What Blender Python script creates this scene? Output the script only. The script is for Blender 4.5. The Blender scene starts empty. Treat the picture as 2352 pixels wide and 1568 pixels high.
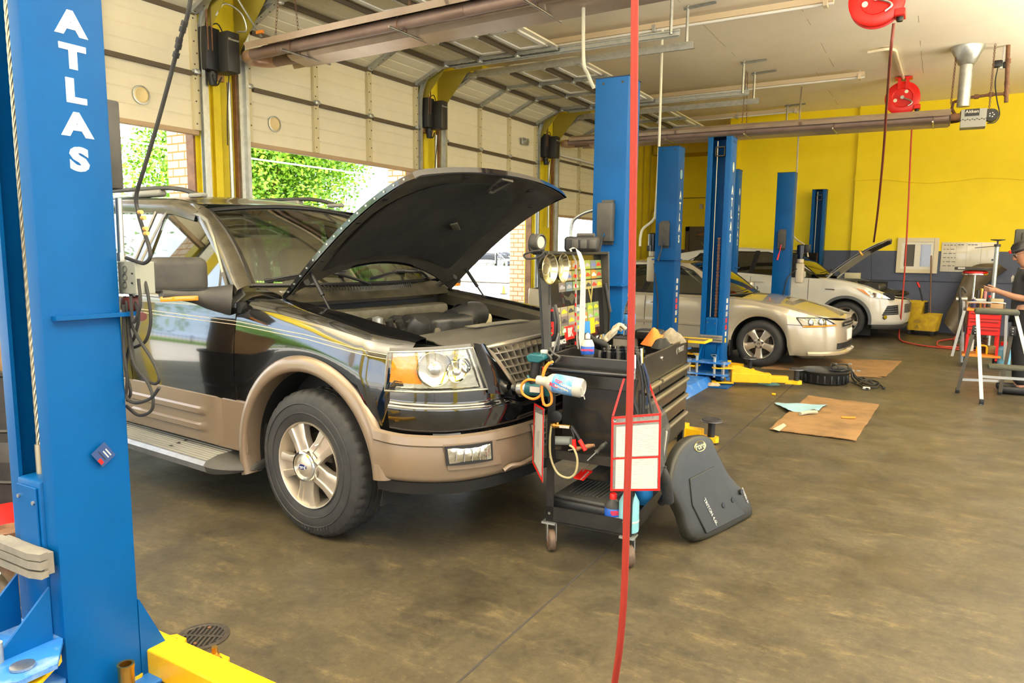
import bpy,bmesh,math,random
from mathutils import Vector,Matrix,noise
random.seed(7)
SC=bpy.context.scene
COL=SC.collection
PI=math.pi
FPX,PITCH,YAW,ROLL,CAMH=1650.0,math.radians(7.2),math.radians(30.472),math.radians(.603),1.55
_f=Vector((-math.sin(YAW)*math.cos(PITCH),math.cos(YAW)*math.cos(PITCH),-math.sin(PITCH)))
_r0=Vector((math.cos(YAW),math.sin(YAW),0));_u0=_r0.cross(_f)
_r=math.cos(ROLL)*_r0+math.sin(ROLL)*_u0
_u=-math.sin(ROLL)*_r0+math.cos(ROLL)*_u0
cam=bpy.data.objects.new('camera',bpy.data.cameras.new('camera'))
COL.objects.link(cam)
cam.data.sensor_width=36;cam.data.lens=FPX/2352*36;cam.data.clip_start=.05;cam.data.clip_end=400
cam.matrix_world=Matrix(((_r.x,_u.x,-_f.x,0),(_r.y,_u.y,-_f.y,0),(_r.z,_u.z,-_f.z,CAMH),(0,0,0,1)))
SC.camera=cam
wd=bpy.data.worlds.new('sky');SC.world=wd;wd.use_nodes=True
_n=wd.node_tree.nodes;_l=wd.node_tree.links
_bg=_n['Background'];_bg.inputs['Strength'].default_value=5.0
_tc=_n.new('ShaderNodeTexCoord');_ns=_n.new('ShaderNodeTexNoise');_ns.inputs['Scale'].default_value=3.2;_ns.inputs['Detail'].default_value=5
_rp=_n.new('ShaderNodeValToRGB');_rp.color_ramp.elements[0].position=.42;_rp.color_ramp.elements[1].position=.58
_rp.color_ramp.elements[0].color=(.62,.78,1,1);_rp.color_ramp.elements[1].color=(1,.97,.92,1)
_l.new(_tc.outputs['Generated'],_ns.inputs['Vector']);_l.new(_ns.outputs['Fac'],_rp.inputs['Fac']);_l.new(_rp.outputs['Color'],_bg.inputs['Color'])
sun=bpy.data.objects.new('sun',bpy.data.lights.new('sun','SUN'));COL.objects.link(sun)
sun.data.energy=13;sun.data.angle=.02;sun.data.color=(1,.95,.85)
sun.rotation_euler=(math.radians(36),0,math.radians(20))
SC.view_settings.view_transform='Standard';SC.view_settings.look='None'
SC.view_settings.gamma=1;SC.view_settings.use_curve_mapping=False
SC.view_settings.exposure=-0.1
SC.cycles.max_bounces=10;SC.cycles.diffuse_bounces=6;SC.cycles.glossy_bounces=4
SC.cycles.transmission_bounces=6;SC.cycles.transparent_max_bounces=12
SC.cycles.use_denoising=True;SC.cycles.sample_clamp_indirect=8
SC.cycles.caustics_reflective=False;SC.cycles.caustics_refractive=False
def area(name,loc,size,energy,rot=(0,0,0),color=(1,1,1)):
 L=bpy.data.lights.new(name,'AREA');L.shape='RECTANGLE';L.size,L.size_y=size;L.energy=energy;L.color=color
 o=bpy.data.objects.new(name,L);COL.objects.link(o);o.location=loc;o.rotation_euler=rot
 return o
FILLS=[(.8,2.6,1.0),(1.5,5.4,1),(2.5,8.8,.8),(3.1,12.2,.6),(-2.6,-.6,1.2),(-5.2,.2,1.0),(.2,-.4,1.2)]  # fill lamps added out of view to brighten the ceiling and door undersides
for _x,_y,_k in FILLS:
 area('added_down_fill',(_x,_y,3.16),(.5,2.4),10*_k,color=(1,.96,.88))
 area('added_up_fill',(_x,_y,3.26),(.9,2.4),400*_k,(PI,0,0),(1,.95,.85))  # strong added uplight, does most of the ceiling brightening
def ray(u,v):return _f+(u-1176)/FPX*_r-(v-784)/FPX*_u
CAMP=Vector((0,0,CAMH))
def onz(u,v,z=0.):d=ray(u,v);return CAMP+d*((z-CAMH)/d.z)
def onx(u,v,x):d=ray(u,v);return CAMP+d*(x/d.x)
def ony(u,v,y):d=ray(u,v);return CAMP+d*(y/d.y)
def onpl(u,v,p,n):d=ray(u,v);n=Vector(n);return CAMP+d*((Vector(p)-CAMP).dot(n)/d.dot(n))
def vertz(u,v,b):d=ray(u,v);return CAMH+d.z*((b[0]*d.x+b[1]*d.y)/(d.x*d.x+d.y*d.y))
MATS={}
def mat(name,col=(.5,.5,.5),rough=.5,metal=0.,spec=.5,noise_=0.,nscale=8.,col2=None,bump=0.,bscale=60.,coat=0.,trans=0.,alpha=1.,emit=None,es=0.,ior=1.45,lo=.4,hi=.65):
 if name in MATS:return MATS[name]
 m=bpy.data.materials.new(name);m.use_nodes=True
 nt=m.node_tree;b=nt.nodes['Principled BSDF'];i=b.inputs
 i['Base Color'].default_value=(*col,1);i['Roughness'].default_value=rough;i['Metallic'].default_value=metal
 i['Specular IOR Level'].default_value=spec;i['Coat Weight'].default_value=coat;i['Coat Roughness'].default_value=.03
 i['Transmission Weight'].default_value=trans;i['Alpha'].default_value=alpha;i['IOR'].default_value=ior
 if emit:i['Emission Color'].default_value=(*emit,1);i['Emission Strength'].default_value=es
 if col2 is not None:
  tc=nt.nodes.new('ShaderNodeTexCoord');t=nt.nodes.new('ShaderNodeTexNoise');t.inputs['Scale'].default_value=nscale;t.inputs['Detail'].default_value=6;t.inputs['Roughness'].default_value=.65
  r=nt.nodes.new('ShaderNodeValToRGB');r.color_ramp.elements[0].position=lo;r.color_ramp.elements[1].position=hi
  r.color_ramp.elements[0].color=(*col,1);r.color_ramp.elements[1].color=(*col2,1)
  nt.links.new(tc.outputs['Object'],t.inputs['Vector']);nt.links.new(t.outputs['Fac'],r.inputs['Fac']);nt.links.new(r.outputs['Color'],i['Base Color'])
 if bump:
  tc=nt.nodes.new('ShaderNodeTexCoord');t=nt.nodes.new('ShaderNodeTexNoise');t.inputs['Scale'].default_value=bscale;t.inputs['Detail'].default_value=4
  bp=nt.nodes.new('ShaderNodeBump');bp.inputs['Strength'].default_value=bump;bp.inputs['Distance'].default_value=.01
  nt.links.new(tc.outputs['Object'],t.inputs['Vector']);nt.links.new(t.outputs['Fac'],bp.inputs['Height']);nt.links.new(bp.outputs['Normal'],i['Normal'])
 MATS[name]=m;return m
M_black=mat('black_plastic',(.012,.012,.013),.45)
M_blackg=mat('black_gloss',(.006,.006,.008),.12)
M_dark=mat('dark_grey_plastic',(.035,.034,.033),.55,col2=(.06,.058,.05),nscale=5)
M_rubber=mat('rubber',(.018,.018,.019),.75,col2=(.035,.034,.032),nscale=12)
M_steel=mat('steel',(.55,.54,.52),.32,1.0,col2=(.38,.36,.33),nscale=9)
M_galv=mat('galvanised_steel',(.52,.54,.52),.38,.8,col2=(.42,.43,.41),nscale=14)
M_chrome=mat('chrome',(.8,.8,.8),.06,1.0)
M_alu=mat('brushed_aluminium',(.46,.46,.44),.42,.9)
M_blue=mat('blue_enamel',(.0,.074,.26),.40,spec=.18,col2=(.0,.064,.23),nscale=2.5)
M_blued=mat('blue_enamel_worn',(.02,.15,.50),.4,col2=(.25,.36,.52),nscale=7,lo=.5,hi=.72)
M_yel=mat('yellow_enamel',(.90,.52,.006),.38,col2=(.80,.42,.006),nscale=6)
M_white=mat('white_paint',(.80,.79,.74),.5)
M_wdecal=mat('white_decal',(.86,.86,.84),.45)
M_red=mat('red_enamel',(.72,.012,.008),.35)
M_redhose=mat('red_rubber_hose',(.52,.060,.035),.5,col2=(.42,.05,.035),nscale=9)
M_wood=mat('brown_stained_wood',(.26,.13,.06),.6,col2=(.16,.075,.035),nscale=7)
M_rust=mat('rusty_iron',(.12,.06,.035),.75,col2=(.20,.09,.04),nscale=20)
M_orange=mat('orange_rubber',(.80,.26,.03),.5)
M_paper=mat('white_paper',(.54,.53,.49),.7)
M_ink=mat('grey_ink',(.36,.36,.36),.8)
M_clear=mat('clear_plastic',(.85,.87,.88),.08,trans=1.0,ior=1.2)
M_milky=mat('milky_plastic',(.46,.39,.27),.4,col2=(.54,.49,.38),nscale=4)
def glassmat(name,tint,rough=.02,f0=.06,gl=(1,1,1)):
 m=bpy.data.materials.new(name);m.use_nodes=True;nt=m.node_tree;N=nt.nodes;L=nt.links;N.remove(N['Principled BSDF'])
 t=N.new('ShaderNodeBsdfTransparent');t.inputs[0].default_value=(*tint,1);g=N.new('ShaderNodeBsdfGlossy');g.inputs['Color'].default_value=(*gl,1);g.inputs['Roughness'].default_value=rough
 w=N.new('ShaderNodeLayerWeight');w.inputs['Blend'].default_value=.5;p=N.new('ShaderNodeMath');p.operation='POWER';p.inputs[1].default_value=4;L.new(w.outputs['Facing'],p.inputs[0])
 a=N.new('ShaderNodeMath');a.operation='MULTIPLY_ADD';a.inputs[1].default_value=1-f0;a.inputs[2].default_value=f0;L.new(p.outputs[0],a.inputs[0])
 x=N.new('ShaderNodeMixShader');L.new(a.outputs[0],x.inputs[0]);L.new(t.outputs[0],x.inputs[1]);L.new(g.outputs[0],x.inputs[2]);L.new(x.outputs[0],N['Material Output'].inputs['Surface']);MATS[name]=m;return m
M_glass=mat('pane_glass',(.80,.9,.86),.02,trans=1.0,ior=1.18)
M_card=mat('corrugated_cardboard',(.27,.15,.055),.8,col2=(.17,.095,.036),nscale=3.5,bump=.12,bscale=30)
M_skin=mat('skin',(.42,.21,.13),.5)
M_brass=mat('brass',(.70,.42,.10),.3,1.0)
INV={}
def bm_():return bmesh.new()
def T(*a):return Matrix.Translation(Vector(a))
def RX(a):return Matrix.Rotation(math.radians(a),4,'X')
def RY(a):return Matrix.Rotation(math.radians(a),4,'Y')
def RZ(a):return Matrix.Rotation(math.radians(a),4,'Z')
def box(b,c,s,m=None,bev=0.,seg=2):
 """axis box centred at c with full sizes s, optionally carried by matrix m"""
 r=bmesh.ops.create_cube(b,size=1)
 vs=r['verts']
 bmesh.ops.transform(b,matrix=Matrix.Diagonal((*s,1)),verts=vs)
 if bev>0:
  es=list({e for v in vs for e in v.link_edges})
  q=bmesh.ops.bevel(b,geom=es,offset=min(bev,min(s)*.49),segments=seg,affect='EDGES',profile=.5)
  vs=list({v for f in q['faces']for v in f.verts}|{v for v in vs if v.is_valid})
  seen=set(vs);st=list(vs)
  while st:
   v=st.pop()
   for e in v.link_edges:
    o=e.other_vert(v)
    if o not in seen:seen.add(o);st.append(o)
  vs=list(seen)
 M=T(*c)
 if m is not None:M=m@M
 bmesh.ops.transform(b,matrix=M,verts=vs)
 return vs
def frame_of(d):
 d=d.normalized();a=Vector((0,0,1))if abs(d.z)<.92 else Vector((1,0,0))
 x=a.cross(d).normalized();return x,d.cross(x)
def cyl(b,p0,p1,r0,r1=None,seg=16,cap=True):
 p0,p1=Vector(p0),Vector(p1);r1=r0 if r1 is None else r1
 x,y=frame_of(p1-p0);A=[];B=[]
 for i in range(seg):
  t=2*PI*i/seg;o=x*math.cos(t)+y*math.sin(t)
  A.append(b.verts.new(p0+o*r0));B.append(b.verts.new(p1+o*r1))
 for i in range(seg):
  j=(i+1)%seg;b.faces.new((A[i],A[j],B[j],B[i]))
 if cap:b.faces.new(A[::-1]);b.faces.new(B)
def smooth_pts(P,n=6,closed=False):
 """Catmull-Rom through P"""
 P=[Vector(p)for p in P];out=[];k=len(P)
 for i in range(k if closed else k-1):
  p0=P[(i-1)%k]if closed or i>0 else P[0]*2-P[1]
  p1=P[i];p2=P[(i+1)%k]
  p3=P[(i+2)%k]if closed or i+2<k else P[-1]*2-P[-2]
  for j in range(n):
   t=j/n
   out.append(.5*((2*p1)+(p2-p0)*t+(2*p0-5*p1+4*p2-p3)*t*t+(3*p1-p0-3*p2+p3)*t**3))
 if not closed:out.append(P[-1])
 return out
def tube(b,pts,r,seg=8,closed=False,cap=True,sm=0):
 if sm:pts=smooth_pts(pts,sm,closed)
 pts=[Vector(p)for p in pts];n=len(pts);rings=[];px=None
 for i,p in enumerate(pts):
  a=pts[(i-1)%n]if closed or i>0 else p;c=pts[(i+1)%n]if closed or i<n-1 else p
  d=(c-a).normalized()
  if px is None:x,y=frame_of(d)
  else:
   x=(px-d*px.dot(d));x=x.normalized()if x.length>1e-6 else frame_of(d)[0]
   y=d.cross(x)
  px=x;rr=r(i/(n-1))if callable(r)else r
  rings.append([b.verts.new(p+(x*math.cos(2*PI*k/seg)+y*math.sin(2*PI*k/seg))*rr)for k in range(seg)])
 for i in range(n if closed else n-1):
  A,B=rings[i],rings[(i+1)%n]
  for k in range(seg):
   j=(k+1)%seg;b.faces.new((A[k],A[j],B[j],B[k]))
 if cap and not closed:b.faces.new(rings[0][::-1]);b.faces.new(rings[-1])
def lathe(b,prof,seg=32,m=None,cap=True):
 """prof: (radius, height) pairs about local Z"""
 m=m or Matrix.Identity(4);rings=[]
 for r,z in prof:
  if r<1e-6:rings.append([b.verts.new(m@Vector((0,0,z)))])
  else:rings.append([b.verts.new(m@Vector((r*math.cos(2*PI*k/seg),r*math.sin(2*PI*k/seg),z)))for k in range(seg)])
 for A,B in zip(rings,rings[1:]):
  for k in range(seg):
   j=(k+1)%seg
   if len(A)==1 and len(B)==1:continue
   if len(A)==1:b.faces.new((A[0],B[k],B[j]))
   elif len(B)==1:b.faces.new((A[k],A[j],B[0]))
   else:b.faces.new((A[k],A[j],B[j],B[k]))
 if cap:
  if len(rings[0])>1:b.faces.new(rings[0][::-1])
  if len(rings[-1])>1:b.faces.new(rings[-1])
def grid(b,rows,flip=False):
 V=[[b.verts.new(Vector(p))for p in r]for r in rows]
 for A,B in zip(V,V[1:]):
  for k in range(len(A)-1):
   f=(A[k],A[k+1],B[k+1],B[k])
   try:b.faces.new(f[::-1]if flip else f)
   except ValueError:pass
 return V
def prism(b,poly,h,m=None,z0=0.):
 """poly (x, y) extruded from z0 to z0+h, carried by m"""
 m=m or Matrix.Identity(4)
 A=[b.verts.new(m@Vector((x,y,z0)))for x,y in poly];B=[b.verts.new(m@Vector((x,y,z0+h)))for x,y in poly]
 n=len(poly)
 b.faces.new(A[::-1]);b.faces.new(B)
 for i in range(n):j=(i+1)%n;b.faces.new((A[i],A[j],B[j],B[i]))
def poly3(b,pts,n,h):
 """polygon of 3D points thickened by h along n"""
 n=Vector(n).normalized()*h
 A=[b.verts.new(Vector(p))for p in pts];B=[b.verts.new(Vector(p)+n)for p in pts];k=len(pts)
 b.faces.new(A[::-1]);b.faces.new(B)
 for i in range(k):j=(i+1)%k;b.faces.new((A[i],A[j],B[j],B[i]))
def rrect(w,h,r,seg=4):
 P=[]
 for cx,cy,a in((w/2-r,h/2-r,0),(-w/2+r,h/2-r,90),(-w/2+r,-h/2+r,180),(w/2-r,-h/2+r,270)):
  for i in range(seg+1):
   t=math.radians(a+90*i/seg);P.append((cx+r*math.cos(t),cy+r*math.sin(t)))
 return P
def plane_m(o,x,y):
 """matrix whose local X, Y axes are x, y at origin o"""
 x=Vector(x).normalized();y=Vector(y);y=(y-x*x.dot(y)).normalized();z=x.cross(y)
 return Matrix(((x.x,y.x,z.x,o[0]),(x.y,y.y,z.y,o[1]),(x.z,y.z,z.z,o[2]),(0,0,0,1)))
def root_of(o):
 while o.parent:o=o.parent
 return o
def obj(name,b,m,parent=None,local=False,smooth=True,bev=0.,bseg=2,sub=0,solid=0.,soff=-1.,label=None,wn=True,ang=40):
 """links the bmesh as one object; world coordinates unless local"""
 me=bpy.data.meshes.new(name)
 bmesh.ops.recalc_face_normals(b,faces=b.faces)
 if parent is not None and not local:b.transform(INV[root_of(parent).name])
 if smooth:
  ca=math.cos(math.radians(ang))
  for f in b.faces:f.smooth=True
  for e in b.edges:
   if len(e.link_faces)==2 and e.link_faces[0].normal.dot(e.link_faces[1].normal)<ca:e.smooth=False
 b.to_mesh(me);b.free()
 for x in(m if isinstance(m,(list,tuple))else[m]):me.materials.append(x)
 o=bpy.data.objects.new(name,me);COL.objects.link(o)
 if parent is not None:o.parent=parent
 else:INV[o.name]=Matrix.Identity(4)
 if solid:q=o.modifiers.new('solid','SOLIDIFY');q.thickness=solid;q.offset=soff;q=o.modifiers.new('split','EDGE_SPLIT');q.split_angle=math.radians(65)
 if bev:q=o.modifiers.new('bevel','BEVEL');q.width=bev;q.segments=bseg;q.limit_method='ANGLE';q.angle_limit=math.radians(35);q.harden_normals=False
 if sub:q=o.modifiers.new('sub','SUBSURF');q.levels=sub;q.render_levels=sub
 if label:o['label']=label
 return o
def tag(o,label,cat,group=None,kind=None):
 if label:o['label']=label
 if cat:o['category']=cat
 if group:o['group']=group
 if kind:o['kind']=kind
 return o
def thing(name,label,cat,loc=(0,0,0),rotz=0.,group=None,m=None):
 o=bpy.data.objects.new(name,None);COL.objects.link(o);o.empty_display_size=.1
 M=m if m is not None else(T(*loc)@RZ(rotz));o.matrix_world=M;INV[o.name]=M.inverted()
 return tag(o,label,cat,group)
def struct(name,b,m,parent=None,**k):
 o=obj(name,b,m,parent,**k)
 if parent is None:o['kind']='structure';INV[o.name]=Matrix.Identity(4)
 return o
def sroot(name):
 o=bpy.data.objects.new(name,None);COL.objects.link(o);o['kind']='structure';INV[o.name]=Matrix.Identity(4);return o
def dup(root,M,label=None,group=None):
 r=root.copy();COL.objects.link(r);r.matrix_world=M;INV[r.name]=M.inverted()
 if label:r['label']=label
 if group:r['group']=group
 for ch in list(root.children):
  c=ch.copy();COL.objects.link(c);c.parent=r
  for g in ch.children:
   d=g.copy();COL.objects.link(d);d.parent=c
 return r
def text_bm(s,size,m,ext=.001,off=0.,align='CENTER',squash=1.,space=1.):
 """lettering as a mesh; m carries the local XY text plane"""
 cu=bpy.data.curves.new('t','FONT');cu.body=s;cu.size=size;cu.extrude=ext;cu.offset=off;cu.align_x=align;cu.align_y='CENTER';cu.space_character=space;cu.resolution_u=3
 o=bpy.data.objects.new('t',cu);COL.objects.link(o)
 dg=bpy.context.evaluated_depsgraph_get();me=bpy.data.meshes.new_from_object(o.evaluated_get(dg))
 b=bmesh.new();b.from_mesh(me);bpy.data.objects.remove(o);bpy.data.meshes.remove(me);bpy.data.curves.remove(cu)
 b.transform(m@Matrix.Diagonal((squash,1,1,1)))
 return b
def join_bm(a,b2):
 me=bpy.data.meshes.new('x');b2.to_mesh(me);b2.free();a.from_mesh(me);bpy.data.meshes.remove(me)
def floor_material():
 m=bpy.data.materials.new('worn_concrete');m.use_nodes=True;nt=m.node_tree;N=nt.nodes;L=nt.links;b=N['Principled BSDF']
 tc=N.new('ShaderNodeTexCoord')
 def ns(scale,det,rough,sc=(1,1,1)):
  mp=N.new('ShaderNodeMapping');mp.inputs['Scale'].default_value=sc;L.new(tc.outputs['Object'],mp.inputs['Vector'])
  t=N.new('ShaderNodeTexNoise');t.inputs['Scale'].default_value=scale;t.inputs['Detail'].default_value=det;t.inputs['Roughness'].default_value=rough
  L.new(mp.outputs['Vector'],t.inputs['Vector']);return t.outputs['Fac']
 def ramp(f,p0,c0,p1,c1):
  r=N.new('ShaderNodeValToRGB');r.color_ramp.elements[0].position=p0;r.color_ramp.elements[1].position=p1
  r.color_ramp.elements[0].color=(*c0,1);r.color_ramp.elements[1].color=(*c1,1);L.new(f,r.inputs['Fac']);return r.outputs['Color']
 def mix(a,c,fac=1.,mode='MULTIPLY'):
  x=N.new('ShaderNodeMix');x.data_type='RGBA';x.blend_type=mode;x.inputs['Factor'].default_value=fac
  L.new(a,x.inputs[6]);L.new(c,x.inputs[7]);return x.outputs[2]
 base=ramp(ns(.55,6,.6),.3,(.055,.045,.029),.72,(.086,.072,.045))
 base=mix(base,ramp(ns(3.2,8,.7),.3,(.52,.52,.54),.75,(1.42,1.38,1.25)))
 base=mix(base,ramp(ns(28,6,.75),.35,(.70,.70,.70),.7,(1.25,1.22,1.12)))
 base=mix(base,ramp(ns(1.3,9,.72,(1,.55,1)),.58,(1,1,1),.72,(.58,.56,.54)))
 base=mix(base,ramp(ns(6,10,.8,(.5,1.6,1)),.53,(1,1,1),.66,(2.0,1.88,1.55)))
 base=mix(base,ramp(ns(52,3,.8,(.8,1.5,1)),.64,(1,1,1),.68,(2.2,2.0,1.5)))
 base=mix(base,ramp(ns(34,3,.8,(1.3,.8,1)),.27,(.45,.42,.40),.31,(1,1,1)))
 L.new(base,b.inputs['Base Color'])
 rr=N.new('ShaderNodeMapRange');rr.inputs['From Min'].default_value=.3;rr.inputs['From Max'].default_value=.7;rr.inputs['To Min'].default_value=.34;rr.inputs['To Max'].default_value=.56
 L.new(ns(2.2,6,.7),rr.inputs['Value']);L.new(rr.outputs[0],b.inputs['Roughness'])
 bp=N.new('ShaderNodeBump');bp.inputs['Strength'].default_value=.18;bp.inputs['Distance'].default_value=.006
 L.new(ns(40,6,.7),bp.inputs['Height']);L.new(bp.outputs['Normal'],b.inputs['Normal'])
 return m
def brick_material():
 m=bpy.data.materials.new('orange_brick');m.use_nodes=True;nt=m.node_tree;N=nt.nodes;L=nt.links;b=N['Principled BSDF']
 tc=N.new('ShaderNodeTexCoord');sx=N.new('ShaderNodeSeparateXYZ');ad=N.new('ShaderNodeMath');cb=N.new('ShaderNodeCombineXYZ')
 L.new(tc.outputs['Object'],sx.inputs[0]);L.new(sx.outputs['X'],ad.inputs[0]);L.new(sx.outputs['Y'],ad.inputs[1]);L.new(ad.outputs[0],cb.inputs['X']);L.new(sx.outputs['Z'],cb.inputs['Y'])
 t=N.new('ShaderNodeTexBrick');t.inputs['Scale'].default_value=1;t.inputs['Brick Width'].default_value=.2;t.inputs['Row Height'].default_value=.085;t.inputs['Mortar Size'].default_value=.008
 t.inputs['Color1'].default_value=(.80,.62,.44,1);t.inputs['Color2'].default_value=(.86,.70,.52,1);t.inputs['Mortar'].default_value=(.62,.27,.06,1)
 L.new(cb.outputs[0],t.inputs['Vector']);L.new(t.outputs['Color'],b.inputs['Base Color']);b.inputs['Roughness'].default_value=.8
 return m
M_floor=floor_material();M_brick=brick_material()
M_wally=mat('yellow_wall_paint',(.92,.73,.001),.55,col2=(.88,.69,.001),nscale=1.4,bump=.05,bscale=25)
M_pier=mat('yellow_pier_paint',(.80,.64,.02),.55,col2=(.68,.54,.02),nscale=3)
M_wains=mat('slate_blue_paint',(.060,.075,.135),.5,col2=(.075,.09,.15),nscale=2)
M_ceil=mat('cream_ceiling_paint',(.90,.82,.66),.75,col2=(.86,.78,.62),nscale=1.1)
M_panel=mat('ivory_door_panel',(.78,.73,.56),.42,col2=(.73,.68,.52),nscale=2)
M_stile=mat('ivory_door_stile',(.62,.56,.36),.45,.2)
M_strut=mat('brown_door_strut',(.11,.085,.055),.5,.3)
M_dglass=mat('dusty_door_glass',(.50,.45,.30),.25)
M_asph=mat('pale_outdoor_concrete',(.58,.53,.46),.8,col2=(.50,.46,.40),nscale=1.2)
M_grass=mat('grass',(.17,.32,.03),.8,col2=(.28,.42,.06),nscale=6)
M_doorgrey=mat('dark_grey_door_paint',(.10,.085,.06),.5)
b=bm_();box(b,(-1.4,7.2,-.05),(16,25,.1));struct('floor',b,M_floor,smooth=False)
b=bm_()
box(b,(-1.385,7.0,.0005),(.010,18,.002));
struct('trim_floor_joint',b,mat('filled_joint',(.035,.03,.025),.8),smooth=False)
b=bm_();box(b,(-1.4,7.2,4.66),(10.9,25,.16));struct('ceiling',b,M_ceil,smooth=False)
b=bm_()
for x,y0,y1 in((-2.945,6.2,12.4),(-1.70,8.2,13.3),(-.45,7.5,14.5),(-2.0,13.4,16.6)):
 for k in range(int((y1-y0)/.31)):
  if random.random()<.45:box(b,(x+random.uniform(-.004,.004),y0+k*.31+.15,4.5795),(.006,.30,.0015))
struct('trim_ceiling_seam',b,mat('ceiling_seam_tan',(.46,.38,.26),.9),smooth=False)  # broken tan lines along the ceiling seams
PIERS=[(-2.4,-1.75),(1.65,1.9),(4.9,5.5),(8.5,9.17),(12.1,12.95),(15.95,19.3)]
XW=-6.7;ZH=3.75
b=bm_()
box(b,(XW-.08,7.45,(ZH+4.58)/2),(.16,23.7,4.58-ZH));
for y0,y1 in PIERS:box(b,(XW-.08,(y0+y1)/2,ZH/2),(.16,y1-y0,ZH))
struct('wall_west',b,M_pier,smooth=False)
for i,(y0,y1)in enumerate(PIERS):
 b=bm_();box(b,(-7.03,(y0+y1)/2,1.9),(.33,y1-y0-.02,3.9));struct(f'trim_brick_pier_{i+1}',b,M_brick,smooth=False)
 if 3<y1<14:
  b=bm_()
  for k,(dx,w)in enumerate(((.10,.11),(.245,.09))):box(b,(XW+.022,y0+dx,1.9),(.044,w,3.78),bev=.004)
  struct(f'trim_yellow_board_{i+1}',b,M_pier,smooth=False)
  b=bm_();box(b,(XW+.03,y1-.085,1.7),(.06,.09,3.4),bev=.004)
  box(b,(XW-.07,y0-.012,1.88),(.12,.022,3.74));struct(f'trim_brown_jamb_{i+1}',b,M_wood,smooth=False)
b=bm_()
for y in(16.25,16.5,16.8,17.15,17.4,17.9,18.4):box(b,(XW+.02,y,2.2),(.035,.035,4.3))
tube(b,[(XW+.03,18.6,1.2),(XW+.03,18.6,2.6),(XW+.03,19.0,2.75),(XW+.03,19.25,2.75)],.02)
struct('trim_west_wall_pipes',b,mat('yellowed_conduit',(.42,.31,.03),.5),smooth=False)
def wall_part(name,x0,x1,y,zt=4.58,dz=0.,wz=1.63):
 b=bm_();box(b,((x0+x1)/2,y+.15,(wz+zt)/2),(x1-x0,.3,zt-wz));o=struct(name,b,M_wally,smooth=False)
 b=bm_();box(b,((x0+x1)/2,y+.147,wz/2),(x1-x0,.306,wz));struct('wainscot',b,M_wains,o,smooth=False)
 return o
wall_part('wall_north_recess',-6.7,-4.07,19.3)
wall_part('wall_north',-4.07,-1.62,16.95)
wall_part('wall_north_right',-1.62,6.4,16.85)
b=bm_();box(b,(-4.07-.1,18.1,2.29),(.2,2.4,4.58));struct('wall_recess_side',b,M_wally,smooth=False)
b=bm_();box(b,(-5.4,18.9,4.33),(2.5,.8,.5));struct('trim_recess_beam',b,mat('olive_yellow_paint',(.50,.36,.02),.6),smooth=False)
b=bm_()
for x0,x1,y,z in((-6.6,-4.2,19.29,3.0),(-1.55,2.5,16.84,1.02),(.95,.955,16.84,1.62)):
 box(b,((x0+x1)/2,y,z),(x1-x0,.01,.014))
struct('trim_wall_seam',b,mat('wall_groove',(.03,.035,.05),.8),smooth=False)
b=bm_();tube(b,[ony(1966,400,16.82),ony(1966,414,16.82),ony(2030,412,16.82),ony(2120,420,16.82),ony(2200,415,16.82),ony(2260,408,16.82),ony(2352,412,16.82)],.005,5,sm=4)
struct('trim_wall_wire',b,M_wally)
dr=sroot('door_5');y=19.28
b=bm_()
for x0,x1,z0,z1 in((-5.93,-5.82,0,2.24),(-4.62,-4.5,0,2.24),(-5.93,-4.5,2.12,2.24)):box(b,((x0+x1)/2,y,(z0+z1)/2),(x1-x0,.1,z1-z0))
obj('door_frame',b,mat('door_frame_brown',(.11,.08,.04),.5),dr,smooth=False)
b=bm_();box(b,(-5.22,y+.01,1.06),(1.2,.05,2.12));obj('door_leaf',b,M_doorgrey,dr,smooth=False)
b=bm_();box(b,(-5.45,y-.07,2.03),(.34,.07,.07),bev=.01);cyl(b,(-5.5,y-.08,2.07),(-5.0,y-.05,2.08),.012);obj('door_closer',b,M_wood,dr)
b=bm_();cyl(b,(-5.5,y-.03,1.82),(-5.1,y-.03,1.35),.006,seg=6);obj('door_bar',b,M_alu,dr)
t=thing('notice_board','pale notice board with papers on the recessed yellow wall behind the lift posts','notice board',(-4.45,19.27,1.7))
b=bm_();box(b,(-4.40,19.27,1.62),(.52,.03,.62));obj('board',b,M_white,t,smooth=False)
b=bm_();box(b,(-4.40,19.25,1.86),(.5,.01,.07));obj('header_strip',b,M_wains,t,smooth=False)
b=bm_();box(b,(-4.30,19.24,1.45),(.1,.012,.2),bev=.004);obj('pinned_card',b,M_wood,t,smooth=False)
b=bm_();p=ony(1611,474,19.3);box(b,(p.x,19.28,p.z),(.09,.03,.13),bev=.01);tag(obj('switch_plate',b,M_paper),'small white switch plate high on the recessed yellow wall','switch plate')
b=bm_();box(b,(-1.4,-4.4,4.15),(11,.25,.9))
for x in(-6.7,-2.6,1.6,4.0):box(b,(x,-4.4,2.2),(.35,.25,4.4))
struct('wall_south',b,M_wally,smooth=False)
b=bm_();box(b,(4.15,7.2,4.2),(.25,25,.8))
for y in(-4.3,1.2,5.6,10.0):box(b,(4.15,y,2.2),(.25,.45,4.4))
box(b,(4.15,15.2,2.2),(.25,4.0,4.4))
struct('wall_east',b,M_wally,smooth=False)
for i,(x,y,k_)in enumerate(FILLS):
 f=thing('fill_lamp_housing',f'added fill lamp housing, pendant {("one two three four five six seven".split())[i]} out of view','light',(x,y,4.5))  # unseen housings added to go with the fill lamps
 b=bm_();box(b,(x,y,3.21),(.34,2.5,.05),bev=.01);cyl(b,(x,y-1,3.23),(x,y-1,4.56),.008,seg=6);cyl(b,(x,y+1,3.23),(x,y+1,4.56),.008,seg=6);obj('housing',b,M_white,f,smooth=False)
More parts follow.
